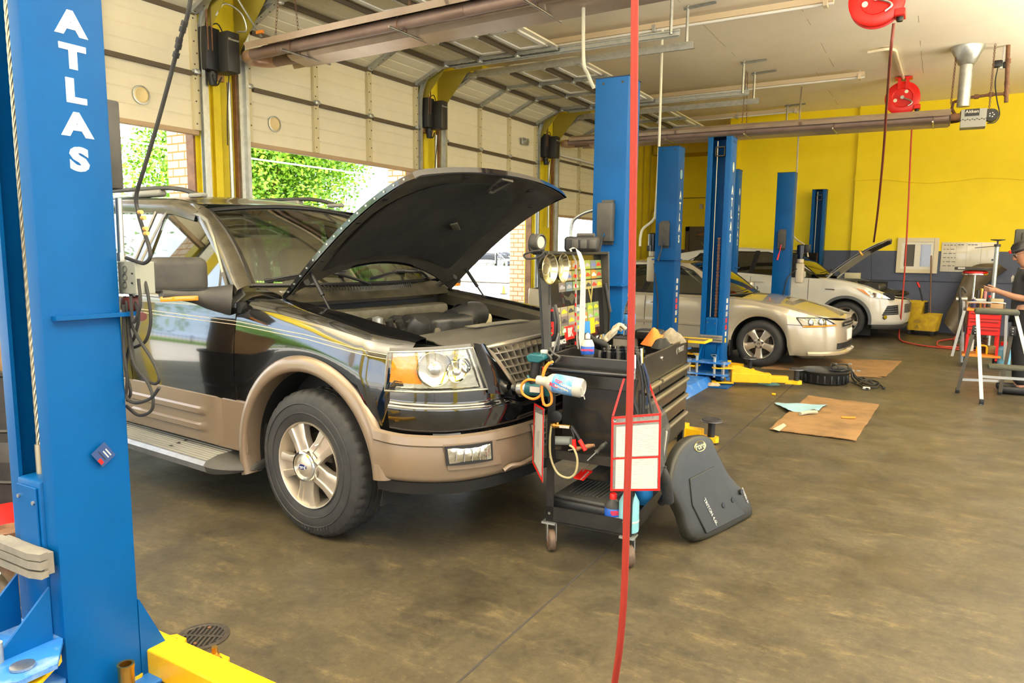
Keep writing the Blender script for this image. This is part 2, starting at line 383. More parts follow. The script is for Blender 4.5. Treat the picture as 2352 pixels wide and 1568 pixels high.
def overhead_door(n,y0,y1,zb,nv,wind=(),nh=3):
 """nv upright sections from zb, one slanting section, nh flat sections below the ceiling"""
 R=sroot(f'door_{n}');W=y1-y0
 sv=(3.9-zb)/nv if nv else 0
 path=[(-6.66,zb+i*sv)for i in range(nv+1)]
 path+=[(-6.12,4.14)]+[(-6.12+.585*(i+1),4.14-.004*i)for i in range(nh)]
 ribs=(0,.02,.23,.25,.27,.48,.50,.52,.73,.75,.77,.98,1)
 def P(i,t,d,y):
  a,c=path[i],path[i+1];dx,dz=c[0]-a[0],c[1]-a[1];l=math.hypot(dx,dz)
  nx,nz=dz/l,-dx/l
  return Vector((a[0]+dx*t+nx*d,y,a[1]+dz*t+nz*d))
 for i in range(len(path)-1):
  b=bm_();rows=[]
  for t in ribs:
   d=-.006 if t in(.25,.5,.75)else(-.012 if t in(0,1)else 0)
   rows.append([P(i,min(max(t,.012),.988),d,y)for y in(y0,y1)])
  grid(b,rows)
  s=obj('section',b,M_panel,R,smooth=False,solid=.045)
  up=i<nv
  for k,f in enumerate((.008,.34,.66,.992)):
   b=bm_();y=y0+W*f;w=.075;d=.045
   A=[P(i,.015,0,y-w/2),P(i,.985,0,y-w/2),P(i,.985,d,y-w/2),P(i,.015,d,y-w/2)]
   poly3(b,A,(0,1,0),w)
   obj('stile',b,M_stile if up else M_galv,s,smooth=False)
   b=bm_()
   for j in range(5):
    q=P(i,.12+.19*j,d+.001,y+(.018 if j%2 else-.012));nn=(P(i,.5,1,y)-P(i,.5,0,y)).normalized()
    cyl(b,q-nn*.004,q+nn*.002,.009,seg=8)
   obj('bolt',b,M_strut,s,smooth=False)
  if i in wind:
   for k in range(3):
    c0=y0+W*(.06+.325*k);c1=c0+W*.23
    b=bm_()
    F=[P(i,.22,.004,c0),P(i,.22,.004,c1),P(i,.78,.004,c1),P(i,.78,.004,c0)]
    nn=P(i,.5,1,y0)-P(i,.5,0,y0)
    for a,c,ta,tb in((c0-.05,c0+.02,.14,.86),(c1-.02,c1+.05,.14,.86)):
     poly3(b,[P(i,ta,0,a),P(i,ta,0,c),P(i,tb,0,c),P(i,tb,0,a)],nn,.022)
    for ta,tb in((.14,.24),(.76,.86)):
     poly3(b,[P(i,ta,0,c0-.05),P(i,ta,0,c1+.05),P(i,tb,0,c1+.05),P(i,tb,0,c0-.05)],nn,.022)
    obj('window_frame',b,M_white,s,smooth=False)
    b=bm_();poly3(b,F,nn,.004);obj('window_pane',b,M_dglass,s,smooth=False)
  if i<len(path)-2:
   yel=(i==nv-1)
   b=bm_()
   for k in range(3):
    ya,yb=y0+W*(.02+.325*k)+.03,y0+W*(.02+.325*(k+1))
    poly3(b,[P(i,.93,0,ya),P(i,1.0,0,ya),P(i,1.0,.05,ya),P(i,.93,.05,ya)],(0,1,0),yb-ya)
   obj('strut',b,M_strut if up or i>nv else M_strut,R,smooth=False)
   b=bm_()
   for f in(.008,.34,.66,.992):
    q=P(i,1.0,.05,y0+W*f);box(b,q,(.05,.07,.05),bev=.01);cyl(b,q-Vector((0,.05,0)),q+Vector((0,.05,0)),.018,seg=10)
   obj('hinge',b,M_galv,R)
 b=bm_();box(b,(-6.66,(y0+y1)/2,zb-.015),(.06,W,.05),bev=.008);obj('bottom_seal',b,mat('tan_weather_seal',(.42,.30,.18),.6),R,smooth=False)
 for sgn,y in((-1,y0-.03),(1,y1+.03)):
  b=bm_()
  pts=[(-6.60,y,.02),(-6.60,y,3.55),(-6.585,y,3.75),(-6.52,y,3.93),(-6.40,y,4.05),(-6.22,y,4.10),(-6.05,y,4.105),(-2.80,y,4.09)]
  L=smooth_pts(pts[1:-1],4);L=[Vector(pts[0])]+L+[Vector(pts[-1])]
  rows=[]
  for k,p in enumerate(L):
   a=L[max(k-1,0)];c=L[min(k+1,len(L)-1)];d=(c-a).normalized();nrm=Vector((d.z,0,-d.x))
   rows.append([p+nrm*.028+Vector((0,-sgn*.02,0)),p+nrm*.028+Vector((0,sgn*.02,0)),p-nrm*.028+Vector((0,sgn*.02,0)),p-nrm*.028+Vector((0,-sgn*.02,0))])
  grid(b,rows);obj('track',b,M_galv,R,smooth=True,solid=.004,ang=30)
  b=bm_();box(b,(-6.655,y+sgn*.05,1.8),(.09,.06,3.6));box(b,(-4.4,y+sgn*.035,4.10),(3.2,.012,.09))
  obj('track_angle',b,M_galv,R,smooth=False)
  b=bm_();A=[(-6.68,3.62),(-6.62,3.62),(-6.15,4.14),(-5.9,4.16),(-5.9,4.2),(-6.68,4.2)]
  prism(b,A,.008,Matrix(((1,0,0,0),(0,0,1,y+sgn*.055),(0,1,0,0),(0,0,0,1))));obj('horn_bracket',b,mat('painted_bracket',(.34,.28,.04),.5),R,smooth=False)
  b=bm_()
  for a0,a1 in(((-2.9,y,4.09),(-2.9,y,4.58)),((-2.95,y,4.55),(-2.55,y,4.57))):
   a0,a1=Vector(a0),Vector(a1);cyl(b,a0,a1,.02,seg=4)
  obj('hanger',b,M_galv,R,smooth=False)
 b=bm_();cyl(b,(-6.5,y0-.1,4.28),(-6.5,y1+.1,4.28),.016,seg=10)
 obj('shaft',b,M_steel,R)
 return R
D2=overhead_door(2,5.5,8.5,2.70,2,wind=(4,5))
D3=overhead_door(3,9.17,12.1,2.50,2,wind=(4,5))
D4=overhead_door(4,12.95,15.95,2.27,3,wind=(5,6))
D1=overhead_door(1,1.9,4.9,2.73,2,wind=(4,5))
for D,y,r in((D1,4.28,0),(D2,6.13,0)):
 p=onx(330,217,-6.61)if D is D1 else onx(636,284,-6.61)
 b=bm_();lathe(b,[(0,-.03),(.076,-.03),(.076,.010),(.060,.014),(.052,.010),(0,.010)],28,T(-6.655,p.y,p.z)@RY(90));obj('exhaust_port',b,mat('port_cover',(.72,.58,.30),.5),D)
 b=bm_();lathe(b,[(.074,0),(.088,0),(.088,.014),(.074,.016)],28,T(-6.655,p.y,p.z)@RY(90),cap=False);obj('port_ring',b,M_galv,D)
b=bm_();box(b,(-6.55,11.0,3.42),(.03,2.6,.03));b.free()
b=bm_();cyl(b,(-6.56,12.95,3.43),(-6.56,15.9,3.43),.022);obj('bright_strut',b,M_white,D4)
p=onx(1206,325,-6.6)
b=bm_();box(b,p,(.03,.22,.12),bev=.01);cyl(b,p,p+Vector((.06,0,0)),.05,seg=12);obj('lock',b,M_galv,D3)
b=bm_();box(b,(-57,6,-.07),(100,160,.02));struct('ground_outside',b,M_asph,smooth=False)
b=bm_();box(b,(50,6,-.07),(92,160,.02));box(b,(-1.4,-45,-.07),(12,80,.02));struct('ground_yard',b,M_asph,smooth=False)
b=bm_();box(b,(-34,0,-.03),(20,130,.06));struct('ground_lawn',b,M_grass,smooth=False)
fr=thing('iron_fence','black iron picket fence along the far side of the parking lot','fence',(-24,20,0))
b=bm_();y=-12
while y<56:box(b,(-26,y,.62),(.02,.02,1.25));y+=.16
obj('pickets',b,M_black,fr,smooth=False)
b=bm_()
for z in(.15,1.05):box(b,(-26,22,z),(.03,68,.035))
obj('rail',b,M_black,fr,smooth=False)
for y in range(-12,57,3):
 b=bm_();box(b,(-26,y,.7),(.06,.06,1.4));obj('post',b,M_black,fr,smooth=False)
M_leafs=[mat('leaf_bright',(.30,.50,.03),.6,trans=.0),mat('leaf_mid',(.20,.40,.025),.6),mat('leaf_deep',(.10,.24,.02),.6)]
def tree(loc,R,h,n,label,seed,squash=1.,big=.25):
 rnd=random.Random(seed);t=thing('broadleaf_tree',label,'tree',loc,0,'trees beyond the parking lot')
 b=bm_();tube(b,[(0,0,-.1),(.1,.05,h*.35),(-.05,.1,h*.7)],lambda q:.28*(1-.7*q),8)
 for k in range(5):
  a=k*1.3;tube(b,[(0,0,h*.3),(R*.4*math.cos(a),R*.4*math.sin(a),h*.6)],.09,6)
 obj('trunk',b,M_wood,t,local=True)
 blobs=[(Vector((rnd.gauss(0,R*.36),rnd.gauss(0,R*.42),h*.60+rnd.gauss(0,h*.17))),R*rnd.uniform(.36,.55))for _ in range(30)]
 b=bm_();lay=[]
 for i in range(n):
  c,r=blobs[rnd.randrange(len(blobs))]
  d=Vector((rnd.gauss(0,1),rnd.gauss(0,1),rnd.gauss(0,1))).normalized()
  p=c+Vector((d.x,d.y,d.z*squash))*r*(rnd.random()**.35)
  s=big*rnd.uniform(.6,1.2);x=Vector((rnd.gauss(0,1),rnd.gauss(0,1),rnd.gauss(0,.6))).normalized();y=x.cross(d+Vector((0,0,.3))).normalized()
  f=b.faces.new([b.verts.new(p+x*s*.5),b.verts.new(p+y*s*.28),b.verts.new(p-x*s*.5),b.verts.new(p-y*s*.28)]);f.material_index=rnd.choice((0,0,0,1,1,2))
 obj('crown',b,M_leafs,t,local=True,smooth=False)
tree((-30,25.5,0),5.0,10.5,42000,'large bright green tree filling the second door opening',1)
tree((-50,44,0),4.0,6.0,5000,'tree with loose crown right of the large bright tree',2)
tree((-34,13,0),4.4,11,14000,'thin leafed tree seen through the gap beside the nearest blue post',3)
tree((-50,64,0),5.5,8,6000,'far tree above the fence in the fourth door opening',4)
tree((-36,-8,0),5.5,11,6000,'tree south of the lot mirrored in the black car door',5)
tree((-50,-26,0),7,12,6000,'tall tree at the south end of the lawn',6)
tree((-25,-5.5,0),3.6,5.5,9000,'low tree by the lot whose reflection shows in the black car door',9)
tree((-27,-15,0),4.2,6.5,9000,'second low tree farther south along the lot',10)
tree((-60,34,0),6,7.5,5000,'wide low tree behind the parked cars',8)
for k,(z,s)in enumerate(((7.6,-.4),(6.05,.05),(5.15,.1))):
 b=bm_();tube(b,[(-24,-14,z-.1),(-24,12,z-s*.6),(-24,34,z),(-24,60,z+.2)],.035,6,sm=6)
 tag(obj('overhead_wire',b,M_white),('highest','middle','lowest')[k]+' of the pale overhead wires crossing in front of the green tree','wire','wires over the parking lot')
t=thing('orange_cone','small orange cone on the pale pavement outside the third door','cone',(onz(1157,672).x,onz(1157,672).y,-.06))
b=bm_();box(b,(0,0,.015),(.2,.2,.03));obj('cone_base',b,M_black,t,local=True,smooth=False)
b=bm_();lathe(b,[(.08,.03),(.02,.32),(0,.32)],16);obj('cone_body',b,M_orange,t,local=True)
t=thing('utility_pole','brown wooden utility pole past the parked cars','pole',(-38,30.8,0))
b=bm_();cyl(b,(0,0,0),(0,0,9),.16,.12);obj('shaft',b,M_wood,t,local=True)
def rotm(loc,rz):return T(*loc)@RZ(rz)
M_letter=mat('pale_letter_decal',(.80,.78,.62),.5)
def lift_post(loc,rz,label,H=2.9,carriage=.62,lean=None,letters=1,box_=True,near=False,motor=None,arms=(),zlet=2.2,plate=1.32,lev=1,bracket=True,zb=1.78):
 """C column, mouth towards local -Y, 0.28 wide, 0.255 deep"""
 M=rotm(loc,rz)
 if lean is not None:M=M@lean
 t=thing('lift_post',label,'lift post',m=M,group='blue lift posts')
 w,d,k=.14,.2550,.006
 out=[(-w+.065,0),(-w+.012,0),(-w+.003,.003),(-w,.012),(-w,d-.012),(-w+.003,d-.003),(-w+.012,d),(w-.012,d),(w-.003,d-.003),(w,d-.012),(w,.012),(w-.003,.003),(w-.012,0),(w-.065,0)]
 inn=[(w-.065,.012),(w-.013,.013),(w-.012,d-.013),(-w+.012,d-.013),(-w+.013,.013),(-w+.065,.012)]
 b=bm_();prism(b,out+inn,H-.012,z0=.012);obj('column',b,M_blue,t,local=True,smooth=True,ang=50)
 b=bm_();box(b,(0,d/2,H-.004),(.29,d+.012,.008));obj('top_plate',b,M_black,t,local=True,smooth=False)
 b=bm_()
 for x in(-.09,.07):cyl(b,(x,d-.004,H-.05),(x,d+.003,H-.05),.010,seg=10)
 for x in(.05,.09,.19,.23):pass
 for y in(.10,.17):cyl(b,(w-.003,y,H-.06),(w+.003,y,H-.06),.012,seg=10)
 obj('bolt_hole',b,M_black,t,local=True)
 b=bm_();box(b,(0,.16,.006),(.44,.46,.012),bev=.003);obj('base_plate',b,M_blued,t,local=True,smooth=False)
 for sx in(-1,1):
  b=bm_();prism(b,[(d-.002,.012),(d+.125,.012),(d+.125,.03),(d+.002,.30),(d-.002,.30)],.012,Matrix(((0,0,1,sx*(w-.006)-.006),(1,0,0,0),(0,1,0,0),(0,0,0,1))))
  obj('gusset',b,M_blue,t,local=True,smooth=False)
 for x,y in((.19,.33),(-.19,.33),(.19,.0),(-.19,.0)):
  b=bm_();cyl(b,(x,y,.012),(x,y,.018),.024,seg=16);cyl(b,(x,y,.018),(x,y,.042),.017,seg=6);cyl(b,(x,y,.04),(x,y,.07),.010,seg=10)
  obj('anchor_bolt',b,M_brass,t,local=True,ang=30)
 c=carriage;b=bm_();box(b,(0,.075,(c+.06)/2),(.145,.17,c-.06),bev=.012);ca=obj('carriage',b,M_blue,t,local=True)
 b=bm_();box(b,(0,-.014,c-.13),(.12,.006,.22),bev=.002)
 obj('cover_plate',b,M_blue,ca,local=True,smooth=False)
 b=bm_()
 for x,z in((-.045,c-.06),(.045,c-.07)):cyl(b,(x,-.017,z),(x,-.023,z),.007,seg=8)
 obj('screw',b,M_steel,ca,local=True)
 b=bm_()
 for z in(-.03,0,.03):prism(b,[(-.15,-.06),(-.10,-.075),(.10,-.075),(.15,-.06),(.145,-.035),(-.145,-.035)],.022 if z else.026,z0=c-.26+z)
 box(b,(0,-.03,c-.25),(.28,.03,.07));obj('door_bumper',b,mat('worn_grey_rubber',(.20,.185,.155),.7,col2=(.14,.13,.115),nscale=9),ca,local=True,smooth=False)
 for z,in((.115,),(.255,))if bracket else():
  b=bm_();prism(b,[(-.27,-.20),(-.23,-.235),(.23,-.235),(.27,-.20),(.27,-.09),(.13,.0),(-.13,.0),(-.27,-.09)],.016,z0=z);obj('arm_bracket',b,M_blued,ca,local=True,smooth=False)
 for sx in(-1,1)if bracket else():
  b=bm_();cyl(b,(sx*.20,-.155,.085),(sx*.20,-.155,.262),.022,seg=14);lathe(b,[(0,.262),(.034,.262),(.034,.27),(0,.272)],16,T(sx*.2,-.155,.01))
  obj('arm_pin',b,M_steel,ca,local=True)
  b=bm_();cyl(b,(sx*.105,-.18,.09),(sx*.105,-.18,.335),.017,seg=12);obj('lock_pin',b,M_galv,ca,local=True)
  b=bm_();tube(b,[Vector((sx*.105,-.19,.32))+Vector((.034*math.sin(a),-.008-.03*(1-math.cos(a)),.05*math.sin(a/2)))for a in[i*2*PI/16 for i in range(17)]],.0035,6);obj('pull_ring',b,M_steel,ca,local=True)
  b=bm_();poly3(b,[(sx*.10,-.02,.27),(sx*.10,-.20,.27),(sx*.10,-.02,.45)],(1,0,0),.01);obj('bracket_gusset',b,M_blue,ca,local=True,smooth=False)
 b=bm_()
 pts=[(-.035,.05,c),(-.035,.05,H-.05)]
 cyl(b,pts[0],pts[1],.0065,seg=8)
 if near:
  for q in range(1400):
   a=q*.55;z=c+q*.0017
   if z>H-.1:break
  for s0 in range(5):
   tube(b,[(-.035+.006*math.cos(q*.35+s0*1.2566),.05+.006*math.sin(q*.35+s0*1.2566),c+.1+q*.009)for q in range(int((H-.2-c)/.009))],.0028,5)
  cyl(b,(-.035,.05,c),(-.035,.05,c+.10),.014,seg=12)
 obj('lift_cable',b,mat('cable_steel',(.42,.38,.28),.4,.8),t,local=True)
 b=bm_()
 z=c
 while z<min(c+.95,H-.3):box(b,(.03,.06,z),(.022 if int(z*50)%2 else.034,.02,.016));z+=.02
 obj('leaf_chain',b,M_rust,t,local=True,smooth=False)
 b=bm_();box(b,(0,.08,H-.12),(.11,.09,.012));box(b,(0,.08,H-.22),(.11,.09,.012));box(b,(-.05,.08,H-.17),(.012,.09,.1));box(b,(.05,.08,H-.17),(.012,.09,.1));obj('sheave_bracket',b,M_blackg,t,local=True,smooth=False)
 if plate:
  b=bm_();prism(b,[(w+.026,.03),(w+.026,d+.03),(w+.01,d+.055),(-w-.01,d+.055),(-w-.026,d+.03),(-w-.026,.03),(-w,.03),(-w,d),(w,d),(w,.03)],.014,z0=plate);obj('collar_plate',b,M_blue,t,local=True,smooth=False)
 if letters:
  zs=letters if isinstance(letters,(list,tuple))else[zlet-.14*i for i in range(5)]
  sz=.096 if near else.135
  for ch,z in zip('ATLAS',zs):
   m_=plane_m((w+.0006,d/2+(.02 if near else 0),z),(0,1,0),(0,0,1))
   o=obj('lettering',text_bm(ch,sz,m_,.0006,.0055 if near else.004,squash=1.28 if near else.8),M_wdecal if near else M_letter,t,local=True,smooth=False)
  if not near:
   b=bm_();lathe(b,[(0,0),(.058,0),(.058,.001),(0,.001)],24,plane_m((w,d/2,zlet+.27),(0,1,0),(0,0,1))@Matrix.Diagonal((.72,1,1,1)));e=obj('emblem',b,mat('emblem_gold',(.55,.45,.12),.5),t,local=True)
   b=bm_();lathe(b,[(0,0),(.046,0),(.046,.001),(0,.001)],24,plane_m((w+.001,d/2,zlet+.27),(0,1,0),(0,0,1))@Matrix.Diagonal((.72,1,1,1)));obj('emblem_disc',b,mat('emblem_blue',(.12,.34,.52),.5),e,local=True)
   b=bm_();prism(b,[(-.018,-.03),(.012,-.034),(.022,-.005),(.006,.012),(.012,.036),(-.012,.03),(-.022,.0)],.001,plane_m((w+.002,d/2,zlet+.27),(0,1,0),(0,0,1)));obj('emblem_figure',b,M_letter,e,local=True)
   for i,(z,c_)in enumerate(((.98,M_paper),(.90,M_paper),(.82,M_ink),(.74,M_red),(.66,M_red),(.58,M_paper),(.50,M_yel))):
    b=bm_();box(b,(w+.001,d/2,z),(.002,.07,.055));obj('warning_sticker',b,c_,t,local=True,smooth=False)
 if box_:
  b=bm_();box(b,(.0,d+.045,zb),(.125,.08,.30),bev=.008);box(b,(0,d+.012,zb),(.10,.02,.35))
  o=obj('lock_cover',b,M_dark,t,local=True)
  b=bm_();cyl(b,(.0,d+.088,1.68),(.0,d+.092,1.68),.014,seg=10);obj('slot',b,M_blue,o,local=True)
  if lev:
   b=bm_();tube(b,[(0,d+.09,1.70),(.012,d+.10,1.60),(.03,d+.11,1.50)],.007,8);tube(b,[(.024,d+.107,1.54),(.045,d+.115,1.44)],.013,8)
   obj('release_lever',b,M_black,o,local=True)if lev==1 else obj('release_lever',b,[M_red],o,local=True,label='red tipped release lever')
 if motor is not None:
  mx,my,mz=motor
  b=bm_();box(b,(mx,my,mz-.30),(.13,.12,.34),bev=.025,seg=3);lathe(b,[(.03,mz-.14),(.055,mz-.12),(.055,mz-.06)],14,T(mx,my,0));pt=obj('oil_tank',b,M_milky,t,local=True)
  b=bm_();lathe(b,[(0,mz-.06),(.05,mz-.06),(.05,mz+.02),(.068,mz+.02),(.068,mz+.17),(.05,mz+.185),(0,mz+.185)],20,T(mx,my,0));obj('motor',b,M_blackg,t,local=True)
  b=bm_();box(b,(mx-.10,my-.02,mz+.12),(.09,.09,.13),bev=.008);obj('switch_box',b,M_black,t,local=True);b=bm_();box(b,(mx+.06,my-.03,mz-.02),(.05,.09,.07),bev=.006);obj('valve_block',b,M_black,t,local=True)
  b=bm_();box(b,(mx+.03,my-.069,mz+.09),(.03,.002,.08));obj('motor_label',b,M_paper,t,local=True,smooth=False)
  b=bm_();tube(b,[(mx,my+.02,mz-.06),(mx+.04*(1 if mx<0 else-1),my+.05,mz-.22),(mx*.45,d+.02,mz-.38),(mx*.25,d+.02,mz-.7),(mx*.2,d+.02,mz-1.2)],.009,8,sm=6);obj('oil_hose',b,M_rubber,t,local=True)
 return t
def lift_arm(post,p0,p1,label,z=.09,pad=True,gusset=True,dx=0,flat=False):
 p0,p1=Vector((*p0,0)),Vector((*p1,0));d=p1-p0;L=d.length;ang=math.degrees(math.atan2(d.y,d.x))
 t=bpy.data.objects.new('swing_arm',None);COL.objects.link(t);t.parent=post;t.matrix_local=INV[post.name]@T(p0.x,p0.y,0)@RZ(ang);t['label']=label
 b=bm_();box(b,(.06+L*.29,0,z+.03),(L*.55,.115,.11),bev=.006);o=obj('outer_tube',b,M_yel,t,local=True,smooth=False)
 b=bm_()
 for zz in(z-.035,z+.135):box(b,(.0,0,zz),(.20,.12,.016),bev=.004)
 cyl(b,(-.09,0,z-.043),(-.09,0,z-.027),.06,seg=18);cyl(b,(-.09,0,z+.127),(-.09,0,z+.143),.06,seg=18)
 obj('knuckle',b,M_yel,t,local=True,smooth=False)
 b=bm_();poly3(b,[(.08,.045,z+.085),(.08,.045,z+.16),(.14,.045,z+.165),(.48*L+.06,.045,z+.088)],(0,-1,0),.012);poly3(b,[(.08,-.045,z+.085),(.08,-.045,z+.16),(.14,-.045,z+.165),(.48*L+.06,-.045,z+.088)],(0,1,0),.012)
 if gusset:obj('gusset',b,M_yel,t,local=True,smooth=False)
 else:b.free()
 b=bm_();box(b,(L*.70,0,z+.022),(L*.36,.09,.075),bev=.004);q=obj('middle_tube',b,M_yel,t,local=True,smooth=False)
 b=bm_();prism(b,[(L*.84,-.037),(L*.93,-.037),(L,-.06),(L+.05,-.04),(L+.065,0),(L+.05,.04),(L,.06),(L*.93,.037),(L*.84,.037)],.04,z0=z-.03);obj('inner_tube',b,M_yel,t,local=True,smooth=False)
 if pad:
  b=bm_();lathe(b,[(0,z),(.03,z),(.03,z+.13),(.02,z+.135),(0,z+.135)],18,T(L,0,0));s=obj('screw_post',b,M_black,t,local=True)
  b=bm_();lathe(b,[(0,z+.135),(.078,z+.135),(.082,z+.142),(.082,z+.150),(.07,z+.158),(.045,z+.153),(0,z+.156)],24,T(L,0,0));obj('rubber_pad',b,M_rubber,t,local=True)
  b=bm_();lathe(b,[(.081,z+.140),(.086,z+.140),(.086,z+.147),(.081,z+.147)],24,T(L,0,0),cap=False);obj('pad_ring',b,M_steel,t,local=True)
 return t
zl=[onx(u,v,-2.37).z for u,v in((165,50),(165,128),(172,208),(180,287),(182,367))]
P1=lift_post((-2.51,1.165,0),0,'nearest blue lift post at the left edge with large white letters down its side',H=3.3,carriage=.79,near=True,letters=zl,plate=onx(220,733,-2.35).z,lean=RY(-.85)@RX(-.4),lev=0,zb=1.90)
P2=lift_post((-2.285,5.625,0),180,'tall blue lift post right behind the tool cart with a lever box on its back',motor=(.26,.02,1.36),letters=0,plate=1.28)
P4=lift_post((-2.295,8.63,0),0,'blue lift post whose open channel with brown chain faces the viewer beside the gold car',letters=1,zlet=2.28,carriage=.78,box_=False,plate=0)
P3=lift_post((-3.08,9.39,0),180,'blue lift post with oil tank at its left, left of the open channel post',motor=(.25,.0,1.62),letters=0,zlet=2.28,plate=1.45)
lift_post((-3.03,12.1,0),0,'narrow blue lift post showing just behind the open channel post',letters=1,zlet=2.28,box_=False,plate=1.3,bracket=False)
lift_post((-2.30,13.15,0),180,'blue lift post before the white car door, red lever on its back',motor=(-.27,.02,1.52),letters=0,plate=0,lev=2)
lift_post((-2.265,16.53,0),0,'farthest blue lift post standing against the yellow wall behind the white car',letters=0,box_=False,plate=0,bracket=False)
for o in[x for x in COL.objects if x.name.startswith('lift_post')and'oil tank at its left' in x.get('label','')]:
 for i,ch in enumerate('ATLAS'):
  m_=plane_m((-.1406,.1275,2.28-.14*i),(0,-1,0),(0,0,1));obj('lettering',text_bm(ch,.135,m_,.0006,.004,squash=.8),M_letter,o,local=True,smooth=False)
 b=bm_();lathe(b,[(0,0),(.058,0),(.058,.001),(0,.001)],24,plane_m((-.14,.1275,2.55),(0,-1,0),(0,0,1))@Matrix.Diagonal((.72,1,1,1)));e=obj('emblem',b,MATS['emblem_gold'],o,local=True)
 b=bm_();lathe(b,[(0,0),(.046,0),(.046,.001),(0,.001)],24,plane_m((-.141,.1275,2.55),(0,-1,0),(0,0,1))@Matrix.Diagonal((.72,1,1,1)));obj('emblem_disc',b,MATS['emblem_blue'],e,local=True)
 for z,c_ in((1.18,M_paper),(1.09,M_paper),(1.0,M_ink),(.92,M_red),(.84,M_red),(.76,M_paper),(.66,M_yel)):
  b=bm_();box(b,(-.141,.1275,z),(.002,.07,.06));obj('warning_sticker',b,c_,o,local=True,smooth=False)
p=onx(236,1043,-2.372)
b=bm_();m_=plane_m((p.x+.004,p.y,p.z),(0,.8,.55),(0,-.55,.8))
prism(b,[(-.028,-.032),(.028,-.032),(.028,.032),(-.028,.032)],.001,m_);o=obj('sticker',b,mat('navy_sticker',(.02,.05,.16),.5),P1,smooth=False)
for(x,y,w,h,c_)in((-.021,-.012,.012,.02,M_red),(.006,-.005,.004,.03,M_paper),(.016,-.005,.004,.03,M_paper),(-.006,.0,.003,.04,M_black)):
 b=bm_();prism(b,[(x-w/2,y-h/2),(x+w/2,y-h/2),(x+w/2,y+h/2),(x-w/2,y+h/2)],.0016,m_);obj('sticker_mark',b,c_,o,smooth=False)
t=thing('floor_rail','yellow steel rail bolted to the floor at the foot of the nearest blue post','floor rail',(-2.3,1.62,0))
A=[onz(u,v,.10)for u,v in((318,1424),(600,1580),(540,1600),(372,1508))]
b=bm_();y0,y1=A[3].y,A[0].y;x0=-2.75
b2=[(x0,.0),(x0,.095),(x0+.005,.10)]
box(b,((x0-1.55)/2,(y0+y1)/2,.05),(-1.55-x0,y1-y0,.10),bev=.006);obj('rail_tube',b,M_yel,t,smooth=False)
for u,v,dy in((408,1466,.05),(502,1512,.05),(335,1420,.05),(372,1505,-.05)):
 q=onz(u,v,.02);yy=(y1+.05 if dy>0 else y0-.05)
 b=bm_();prism(b,[(q.x-.055,yy-.06),(q.x+.055,yy-.06),(q.x+.055,yy+.02),(q.x+.03,yy+.05),(q.x-.03,yy+.05),(q.x-.055,yy+.02)],.018,z0=.004);tb=obj('anchor_tab',b,M_yel,t,smooth=False)
 if u>480 or u<380:
  b=bm_();cyl(b,(q.x,yy+.01,.02),(q.x,yy+.01,.026),.024,seg=16);cyl(b,(q.x,yy+.01,.026),(q.x,yy+.01,.05),.018,seg=6);cyl(b,(q.x,yy+.01,.05),(q.x,yy+.01,.075),.011,seg=10);obj('anchor_bolt',b,M_brass,tb,ang=30)
 else:
  b=bm_();cyl(b,(q.x,yy+.012,.021),(q.x,yy+.012,.0235),.018,seg=14);obj('anchor_hole',b,M_black,tb)
q=onz(290,1545,.09)
t=thing('pipe_socket','brass coloured pipe socket standing on the base of the nearest blue post','pipe socket',(q.x,q.y,.012))
b=bm_();lathe(b,[(.026,0),(.026,.11),(.021,.11),(.021,.0)],20,cap=False);obj('sleeve',b,M_brass,t,local=True)
b=bm_();lathe(b,[(.027,.095),(.028,.112),(.020,.112)],20,cap=False);obj('rim',b,M_brass,t,local=True)
t=thing('floor_channel','worn blue floor channel running from the tool cart to the open channel post','floor channel',(-2.4,7.0,0))
b=bm_();prism(b,[(-2.60,0),(-2.56,.09),(-2.27,.09),(-2.20,0)],2.75,Matrix(((1,0,0,0),(0,0,1,5.75),(0,1,0,0),(0,0,0,1))));obj('cover',b,M_blued,t,smooth=False)
b=bm_();box(b,(-2.235,8.45,.006),(.5,.4,.012));obj('end_plate',b,M_blue,t,smooth=False)
lift_arm(P4,(-2.08,8.50),(-1.33,8.82),'long yellow swing arm on the floor in front of the gold car wheel',z=.07)
lift_arm(P4,(-2.50,8.46),(-2.95,7.95),'short yellow swing arm half hidden left of the open channel post',z=.07)
q=onz(1633,1005,.05)
lift_arm(P2,(-2.1,5.80),(q.x,q.y),'yellow swing arm poking out behind the tool cart with a round black pad',z=.05)
q=onz(1684,850,.05)
lift_arm(P3,(-2.75,9.6),(-2.02,9.55),'yellow swing arm behind the open channel post reaching the gold car sill',z=.05)
q=P1
lift_arm(P1,(-2.31,1.01),(-1.9,.45),'yellow swing arm under the blue bracket in the bottom left corner',z=.10)
lift_arm(P1,(-2.71,1.01),(-3.2,.55),'yellow swing arm at the far left of the nearest blue post',z=.10)
yb=1.46
def pb(u,v,y=yb):return ony(u,v,y)
t=thing('junction_box','grey electrical box on the back of the nearest blue post','junction box',pb(295,640))
a,c=pb(276,600),pb(313,676)
b=bm_();box(b,((a.x+c.x)/2,yb+.03,(a.z+c.z)/2),(abs(c.x-a.x)+.02,.07,abs(a.z-c.z)),bev=.003);o=obj('enclosure',b,mat('box_grey_paint',(.25,.26,.22),.5),t,smooth=False)
for k in range(3):
 q=pb(287,618+k*18,yb-.007);b=bm_();lathe(b,[(.010,0),(.012,0),(.012,.0015),(.010,.0015)],16,T(*q)@RX(90),cap=False);obj('knockout',b,M_steel,o)
for v in(628,650):
 q=pb(304,v,yb-.007);b=bm_();cyl(b,q,q+Vector((0,-.003,0)),.003,seg=8);obj('screw',b,M_black,o)
